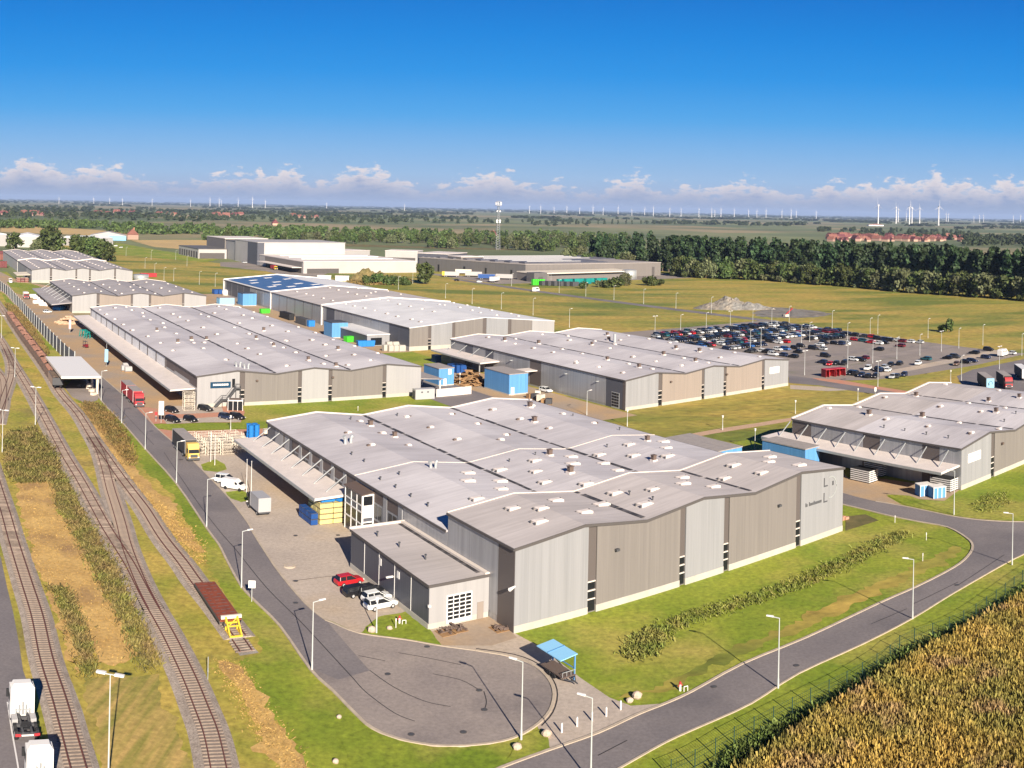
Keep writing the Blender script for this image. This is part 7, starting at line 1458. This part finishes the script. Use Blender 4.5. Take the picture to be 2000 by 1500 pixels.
mb = MB(); mb.box(-.2, -.003, .5, 27, 0, 19.8); mb.box(-.2, 6, -.15, -.003, 0, 19.8); mb.build('wall_panel', 'darkclad', J2)
J3 = grid_block('warehouse_building', 'cream cube at the left of the tall white far block', 'warehouse', 219, 262, 801, 836, 17.5, 'offwhite', 'kdark', g)
J4 = grid_block('warehouse_building', 'dark upper block left of the cream cube in the far complex', 'warehouse', 218, 262, 836.5, 900, 19.0, 'kwall', 'whitew', g)
J5 = grid_block('warehouse_building', 'white low wing with white columns at the left end of the far complex', 'warehouse', 190, 218, 830, 905, 9.0, 'farwhite', 'kdark', g)
mb = MB(); mb.box(1, 26, -.15, -.003, 0, 5.5); mb.build('gate', 'trimdark', J5)
for y in range(4, 74, 9): mb = MB(); mb.box(-.16, -.003, y, y + 5.5, .5, 6.5); mb.build('window', 'trimdark', J5)
for k, a in enumerate((('white lower wing right behind the tall white far block', 671, 510, 722, 508, 491), ('white building on columns left of the dark office block', 752, 512, 815, 514, 490), ('white low building in front of the one on columns', 690, 522, 778, 525, 512))):
    o, L, h = far_block('warehouse_building', a[0], 'warehouse', *a[1:], 30, 'farwhite', 'whitew', g)
    if k == 1: mb = MB(); mb.box(2, L - 2, -.12, -.003, 0, h * .45); mb.build('gate', 'trimdark', o)
# grey far hall with solar rows
kc, kr = G(1026, 544), G(1290, 538); d1 = (kr - kc).normalized(); d2 = Vector((-d1.y, d1.x, 0)); Lk = (kr - kc).length
K = thing('industrial_hall', 'wide grey far hall with dark solar rows on its roof by the tree belt', 'warehouse', (kc.x, kc.y, 0), math.atan2(d1.y, d1.x), 'grey far hall')
dl = G(898, 534) - kc; dl = Vector((dl.dot(d1), dl.dot(d2), 0)); q = dl / dl.y * 108
hk = 10.6; F_p = [(0, 0), (Lk, 0), (Lk - 20, 108), (q.x, 108)]
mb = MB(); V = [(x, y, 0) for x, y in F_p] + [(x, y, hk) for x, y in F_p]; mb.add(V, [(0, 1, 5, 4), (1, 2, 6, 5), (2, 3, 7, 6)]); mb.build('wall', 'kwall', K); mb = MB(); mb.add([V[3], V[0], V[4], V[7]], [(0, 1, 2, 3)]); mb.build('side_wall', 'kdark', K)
mb = MB(); V = [(x, y, z) for z in (hk + .003, hk + .55) for x, y in [(-.3, -.3), (Lk + .3, -.3), (Lk - 19.7, 108.3), (q.x - .3, 108.3)]]; mb.add(V, [(4, 5, 6, 7), (0, 1, 5, 4), (1, 2, 6, 5), (2, 3, 7, 6), (3, 0, 4, 7), (3, 2, 1, 0)]); mb.build('roof', 'toptarp', K)
for j in range(7):
    y0 = 6 + j * 14.2; xa = q.x * y0 / 108 + 5; xb = Lk * (.62 if j < 3 else .9); mb = MB(); mb.prism([(xa, hk + .56), (xb, hk + .56), (xb, hk + 1.5), (xa, hk + 1.5)], y0, y0 + 9.5); mb.build('solar_row', 'pv', K)
    mb = MB(); mb.box(xa + 8, xb - 20, y0 + 10.2, y0 + 12.6, hk + .56, hk + 1.7); mb.build('roof_light', 'white', K)
mb = MB(); mb.box(Lk * .93, Lk * .95, -.1, -.003, 0, 7.5); mb.build('door', 'trimdark', K)
for t_ in (.12, .35, .55, .8): x, y = q.x * t_, 108 * t_; mb = MB(); mb.box(x - .5, x - .02, y - 1.2, y + 1.2, .3, 6); mb.build('window', 'glass', K)
o = thing('annex_building', 'long pale annex with a dark window band in front of the grey far hall', 'annex', (*W(357, 514)[:2], 0), A33 + .03, 'grey far hall'); mb = MB(); mb.box(0, 96, 0, 26, 0, 5.8); mb.build('wall', 'kwall', o); mb = MB(); mb.box(-.4, 96.4, -1.2, 26, 5.803, 6.6); mb.build('roof', 'lightwood', o); mb = MB(); mb.box(11, 95, -.12, -.003, 4.4, 5.3); mb.build('window_band', 'glass', o)
mb = MB(); mb.box(-4, 8, -1.5, 8, 0, 6.9); mb.build('stair_block', 'kdark', o); mb = MB(); mb.box(0, 4, -1.6, -1.503, 0, 4); mb.build('gate', 'trimdark', o)
o, L, h = far_block('office_building', 'anthracite office block with three window rows left of the grey far hall', 'office', 815, 527, 874, 530, 494.5, 40, 'darkclad', 'whitew', 'grey far hall')
for i in range(9):
    for j in range(3): mb = MB(); mb.box(2 + i * (L - 4) / 9, 2 + (i + .6) * (L - 4) / 9, -.1, -.003, 2 + j * 3.6, 4.1 + j * 3.6); mb.build('window', 'farwhite' if j == 2 and i % 2 else 'glass', o)
o, L, h = far_block('office_building', 'glazed stair block between the office block and the grey far hall', 'office', 874.5, 530, 900, 533, 500, 22, 'kwall', 'whitew', 'grey far hall')
for j in range(4): mb = MB(); mb.box(1, L * .45, -.1, -.003, 1 + j * 2.7, 2.9 + j * 2.7); mb.build('window', 'glass', o)
g = 'trucks before the grey far hall'
for k, (x, y, m, l) in enumerate(((880, 541, 'farwhite', 'white trailer with a yellow nose before the grey far hall'), (925, 541, 'farwhite', 'white trailer in the middle before the grey far hall'), (950, 546, 'bluedeep', 'dark blue trailer before the grey far hall'), (966, 551, 'white', 'white lorry standing apart before the grey far hall'), (905, 536, 'lightwood', 'pale trailer nearest the grey far hall wall'), (985, 546, 'farwhite', 'pale trailer at the right end of the truck row'))):
    p = G(x, y); t = thing('parked_trailer', l, 'trailer', (p.x, p.y, .08), [0.05, -.05, .1, 1.2, 0, -.2][k], g); boxbody(t, 'trailer', -6.5, 6.5, 1.1, 4.1, m, 'farwhite', hw=1.3); wheels(t, (-4.5, -3.2, 4.5), 1.2, n=8)
    if k == 0: mb = MB(); mb.box(-6.65, -4.6, -1.33, 1.33, 1.1, 4.2); mb.build('nose', 'yellow', t)
g = 'skips before the grey far hall'
for k in range(9):
    x = 1095 + k * 10.5; skip('skip', 'teal skip in the row before the grey far hall, %s from the left' % ordw(k + 1), 'skip', x, 553 - .3 * k + (3 if k % 2 else 0), 6, 2.6, 3.0 + (k % 2), 'teal', .1 * (k % 3), g)
for k in range(5): skip('skip', 'bright green skip in the row before the grey far hall, %s from the left' % ordw(k + 1), 'skip', 1042 + k * 4.4, 557, 2.4, 2.2, 4.2, 'green', 0, g, .05)
for k in range(6): skip('container', 'black covered container on the storage yard, %s from the left' % ordw(k + 1), 'container', 1062 + k * 12, 557.5 + .4 * k, 6, 3, 3.2, 'darkgrey', .1, 'black containers on the storage yard', .2)
t = thing('panel_van', 'white van on the meadow road in front of the green skips', 'van', (*G(1047, 570)[:2], .08), 1.0); mb = MB(); mb.loft([ring(*q) for q in ((-3, 1.1, .4, 3.0), (1.4, 1.1, .4, 3.0), (2.6, 1, .4, 1.8), (3, .9, .4, 1.2))]); mb.build('body', 'white', t); mb = MB(); mb.box(-2, 1.3, -1.12, 1.12, 1.7, 2.4); mb.build('windows', 'glass', t); wheels(t, (-2, 2), 1.05, r=.4)
car_px('hatch', 'white', 'white car on the meadow road below the white trailers', 936, 552, .3); car_px('hatch', 'black', 'black car on the meadow by the white trailers', 893, 549, .5); car_px('hatch', 'white', 'white car in front of the office block', 852, 527, .1)
g = 'cars by the white far complex'
for k, (x, y, c) in enumerate(((478, 514, 'silver'), (490, 513, 'white'), (500, 516, 'blue'), (512, 517, 'dark blue'), (525, 523, 'teal'), (408, 504, 'white'), (416, 504, 'white'), (424, 505, 'silver'), (433, 505, 'white'), (226, 481, 'white'), (236, 484, 'white'))):
    p = G(x, y); o = link('parked_car', lot_car('suv', c)); o.location = (p.x, p.y, .09); o.rotation_euler = (0, 0, A33 + k); tag(o, '%s car standing before the white far complex, %s from the left' % (c, ordw(k + 1)), 'car', g)
t = thing('lorry', 'yellow and red lorry beside the canopy of the white far complex', 'lorry', (*G(535, 527)[:2], .08), TT + PI); boxbody(t, 'trailer', -5, 3, 1.1, 3.6, 'redtruck', 'red'); cab(t, 5.6, 'yellow', top=3.2); wheels(t, (-3, -1.7, 4.4), 1.2, n=8)
g = 'white halls at the left edge'
for k, (l, x0, y0, x1, y1, yt) in enumerate((('white arched hall cut off by the left edge behind the orange containers', -40, 480, 26, 480, 458), ('white arched hall between the narrow dark tree and the large tree', 30, 482, 78, 483, 461), ('white gabled hall right of the large tree at the far left', 118, 478, 143, 480, 464))):
    far_block('white_hall', l, 'warehouse', x0, y0, x1, y1, yt, 60, 'farwhite', 'roofwhite', g, 3.0)
for x, y, l in ((620, 548, 'white site cabin left of the pair behind the solar roof'), (655, 549, 'white site cabin right of the pair behind the solar roof')): far_block('site_cabin', l, 'cabin', x, y, x + 26, y + .6, y - 9, 5, 'white', 'whitew', 'white site cabins')
o, L, h = far_block('blue_hall', 'light blue hall with a pale roof at the edge of the stubble field', 'warehouse', 176, 468, 246, 469.5, 459, 45, mat('sky_blue_cladding', (.22, .46, .68)), 'farwhite', None, 5.0)
# houses
def house_proto(w, l, h, r):
    o = thing('house', 'x', 'house', (0, 0, -500)); mb = MB(); mb.box(-w / 2, w / 2, -l / 2, l / 2, 0, h); mb.build('wall', 'housewall', o)
    mb = MB(); mb.prism([(-w / 2 - .5, h + .003), (w / 2 + .5, h + .003), (0, h + r)], -l / 2 - .5, l / 2 + .5); rf = mb.build('roof', 'rooftile', o); mb = MB(); mb.box(.6, 1.3, -.4, .4, h + r * .4, h + r + .8); mb.build('chimney', 'brick', rf); return o
HP = [[proto(house_proto(*a)), False] for a in ((9, 12, 4, 5), (8, 10, 3, 4.5), (10, 16, 4.5, 6))]
def house(p, rz, sc, label, group):
    t = random.choice(HP); sc = (sc,) * 3
    if not t[1]: t[1] = True; o = t[0][0]; o.location = (p.x, p.y, 0); o.rotation_euler = (0, 0, rz); o.scale = sc; tag(o, label, None, group); return
    dup(t[0], (p.x, p.y, 0), rz, label, group, sc)
pts = []
for i in range(105): x = random.uniform(1622, 1888); pts.append((x, random.uniform(463.5, 472) + .006 * (x - 1620)))
for i in range(16): pts.append((random.uniform(1618, 1656), random.uniform(463, 467)))
for i, (x, y) in enumerate(sorted(pts)): house(G(x, y), random.choice([.3, .3 + PI / 2, .8]) + random.uniform(-.1, .1), random.uniform(.95, 1.3), 'red-roofed house, %s from the left in the estate behind the poplars' % ordw(i + 1), 'houses of the estate behind the poplars')
pts = []
for lo, hi, y0, y1, n in ((0, 22, 417, 420, 6), (45, 92, 417, 421, 14), (228, 262, 416, 419, 8), (300, 345, 419, 422, 7), (410, 470, 421, 424, 10), (570, 620, 424, 427, 8), (150, 215, 418, 421, 8)):
    for i in range(n): pts.append((random.uniform(lo, hi), random.uniform(y0, y1)))
for i, (x, y) in enumerate(sorted(pts)): house(G(x, y), random.uniform(0, 3), random.uniform(1.0, 1.7), 'red-roofed house, %s from the left in the far village' % ordw(i + 1), 'houses of the far village')
house(G(259, 467), .4, 1.7, 'red brick farmhouse right of the light blue hall', 'single houses'); house(G(537, 440), .4, 1.9, 'orange-roofed house alone in the green strip beyond the woodland', 'single houses'); house(G(962, 463), .4, 1.6, 'red-roofed house beside the foot of the radio mast', 'single houses')
o, L, h = far_block('farm_building', 'long red-roofed white building on the plain below the wind turbines', 'farm building', 1697, 441.5, 1726, 442, 439.2, 30, 'white', 'rooftile', None, 7)
# radio mast
p = G(972, 488); o = thing('radio_mast', 'slim grey lattice radio mast with a platform head rising above the woodland', 'radio mast', (p.x, p.y, 0), .3); mb = MB(); H = 62
for k in range(20):
    z0, z1 = H * k / 20, H * (k + 1) / 20; w0, w1 = 2.6 - 1.9 * k / 20, 2.6 - 1.9 * (k + 1) / 20
    C4 = [(1, 1), (-1, 1), (-1, -1), (1, -1)]
    for a, b in C4: mb.bar((a * w0, b * w0, z0), (a * w1, b * w1, z1), .28)
    for i in range(4): a, b = C4[i], C4[(i + 1) % 4]; mb.bar((a[0] * w0, a[1] * w0, z0), (b[0] * w1, b[1] * w1, z1), .16)
mb.build('lattice_tower', 'steel', o); mb = MB(); mb.cyl((0, 0, 57), (0, 0, 57.6), 4.4, n=16); mb.cyl((0, 0, 62.5), (0, 0, 63), 3.6, n=16); mb.build('platforms', 'silver', o)
for k in range(6):
    a = k * PI / 3; r_ = 3.6; mb = MB(); mb.box(math.cos(a) * r_ - .45, math.cos(a) * r_ + .45, math.sin(a) * r_ - .45, math.sin(a) * r_ + .45, 58.2, 61.8); mb.build('antenna', 'white', o)
for z, r_ in ((50, 1.0), (38, 1.3), (36, 1.2)):
    for e in (-1, 1): mb = MB(); mb.cyl((e * 1.9, -.6, z), (e * 1.9, -1.5, z), r_ * .5, r_, n=12); mb.build('dish', 'white', o)
# wind turbines on the plain
def turb_proto():
    o = thing('wind_turbine', 'x', 'wind turbine', (0, 0, -500)); mb = MB(); mb.cyl((0, 0, 0), (0, 0, 100), 3.4, 2.0, n=10); mb.build('tower', 'white', o)
    mb = MB(); mb.box(-2.2, 2.2, -4.5, 6, 98.5, 103); mb.build('nacelle', 'white', o); mb = MB(); mb.cyl((0, -4.5, 100.5), (0, -7.5, 100.5), 2.2, .8, n=10); mb.build('hub', 'white', o)
    for k in range(3):
        a = PI / 2 + k * 2 * PI / 3; mb = MB(); c, s_ = math.cos(a), math.sin(a)
        mb.loft([[(c * r - s_ * w - 0, -6 - th, 100.5 + s_ * r + c * w), (c * r + s_ * w, -6 - th, 100.5 + s_ * r - c * w), (c * r + s_ * w, -6 + th, 100.5 + s_ * r - c * w), (c * r - s_ * w, -6 + th, 100.5 + s_ * r + c * w)] for r, w, th in ((1.5, .5, .4), (10, .7, .25), (36, .15, .08))]); mb.build('blade', 'white', o)
    return o
WT = [(115, 388), (183, 388), (214, 390), (239, 389), (297, 391), (372, 391), (410, 388), (428, 389), (432, 392), (465, 390), (493, 388), (518, 392), (638, 398), (790, 401), (1034, 403), (1056, 403), (1082, 405), (1107, 404), (1132, 406), (1158, 404), (1178, 407), (1207, 405), (1234, 412), (1259, 407), (1276, 405), (1308, 407), (1330, 408), (1365, 408), (1390, 408), (1396, 411), (1408, 408), (1434, 410), (1462, 411), (1478, 412), (1496, 411), (1527, 412), (1545, 411), (1555, 413), (1594, 414), (1715, 401), (1750, 405), (1754, 409), (1770, 417), (1776, 404), (1781, 406), (1796, 407), (1833, 404), (1848, 418), (1852, 419), (1902, 424), (1913, 421), (1921, 421), (1979, 423), (1993, 422)]
tp = None
for i, (x, yh) in enumerate(WT):
    dz = -hdown(x, yh); hub = 120.0 if dz > 9 else 105.0
    d = min(max((hub - CH) * CF / max(dz, 1), 5200), 11500); a = G(x, 407 + hdown(x, 0) * 0 + .021 * (x - 1000) + CH * CF / d); hub = CH + dz * d / CF; sc = max(hub, 70) / 100.5
    pos = Vector((a.x, a.y, 0)).normalized() * d; lab = 'white wind turbine on the horizon, %s from the left' % ordw(i + 1); rz = math.atan2(pos.y, pos.x) - PI / 2 + random.uniform(-.8, .8)
    if tp is None: o = turb_proto(); o.location = pos; o.rotation_euler = (0, 0, rz); o.scale = (sc,) * 3; tag(o, lab, None, 'wind turbines on the horizon'); tp = proto(o)
    else: dup(tp, pos, rz, lab, 'wind turbines on the horizon', sc)
# ================================================================ air: even pale haze round everything
hz_ = MB(); hz_.box(-26500, 26500, -1200, 42500, -1.0, 215.0); hm = bpy.data.materials.new('haze'); hm.use_nodes = True; nt = hm.node_tree; nt.nodes.clear()
vo = nt.nodes.new('ShaderNodeVolumePrincipled'); vo.inputs['Color'].default_value = (.5, .66, .98, 1); vo.inputs['Density'].default_value = HAZE; vo.inputs['Anisotropy'].default_value = 0.0
mo = nt.nodes.new('ShaderNodeOutputMaterial'); nt.links.new(vo.outputs[0], mo.inputs['Volume'])
M['haze'] = hm; tag(hz_.build('haze', 'haze'), kind='stuff')
SC.cycles.volume_bounces = 0; SC.cycles.max_bounces = 6; SC.cycles.diffuse_bounces = 3
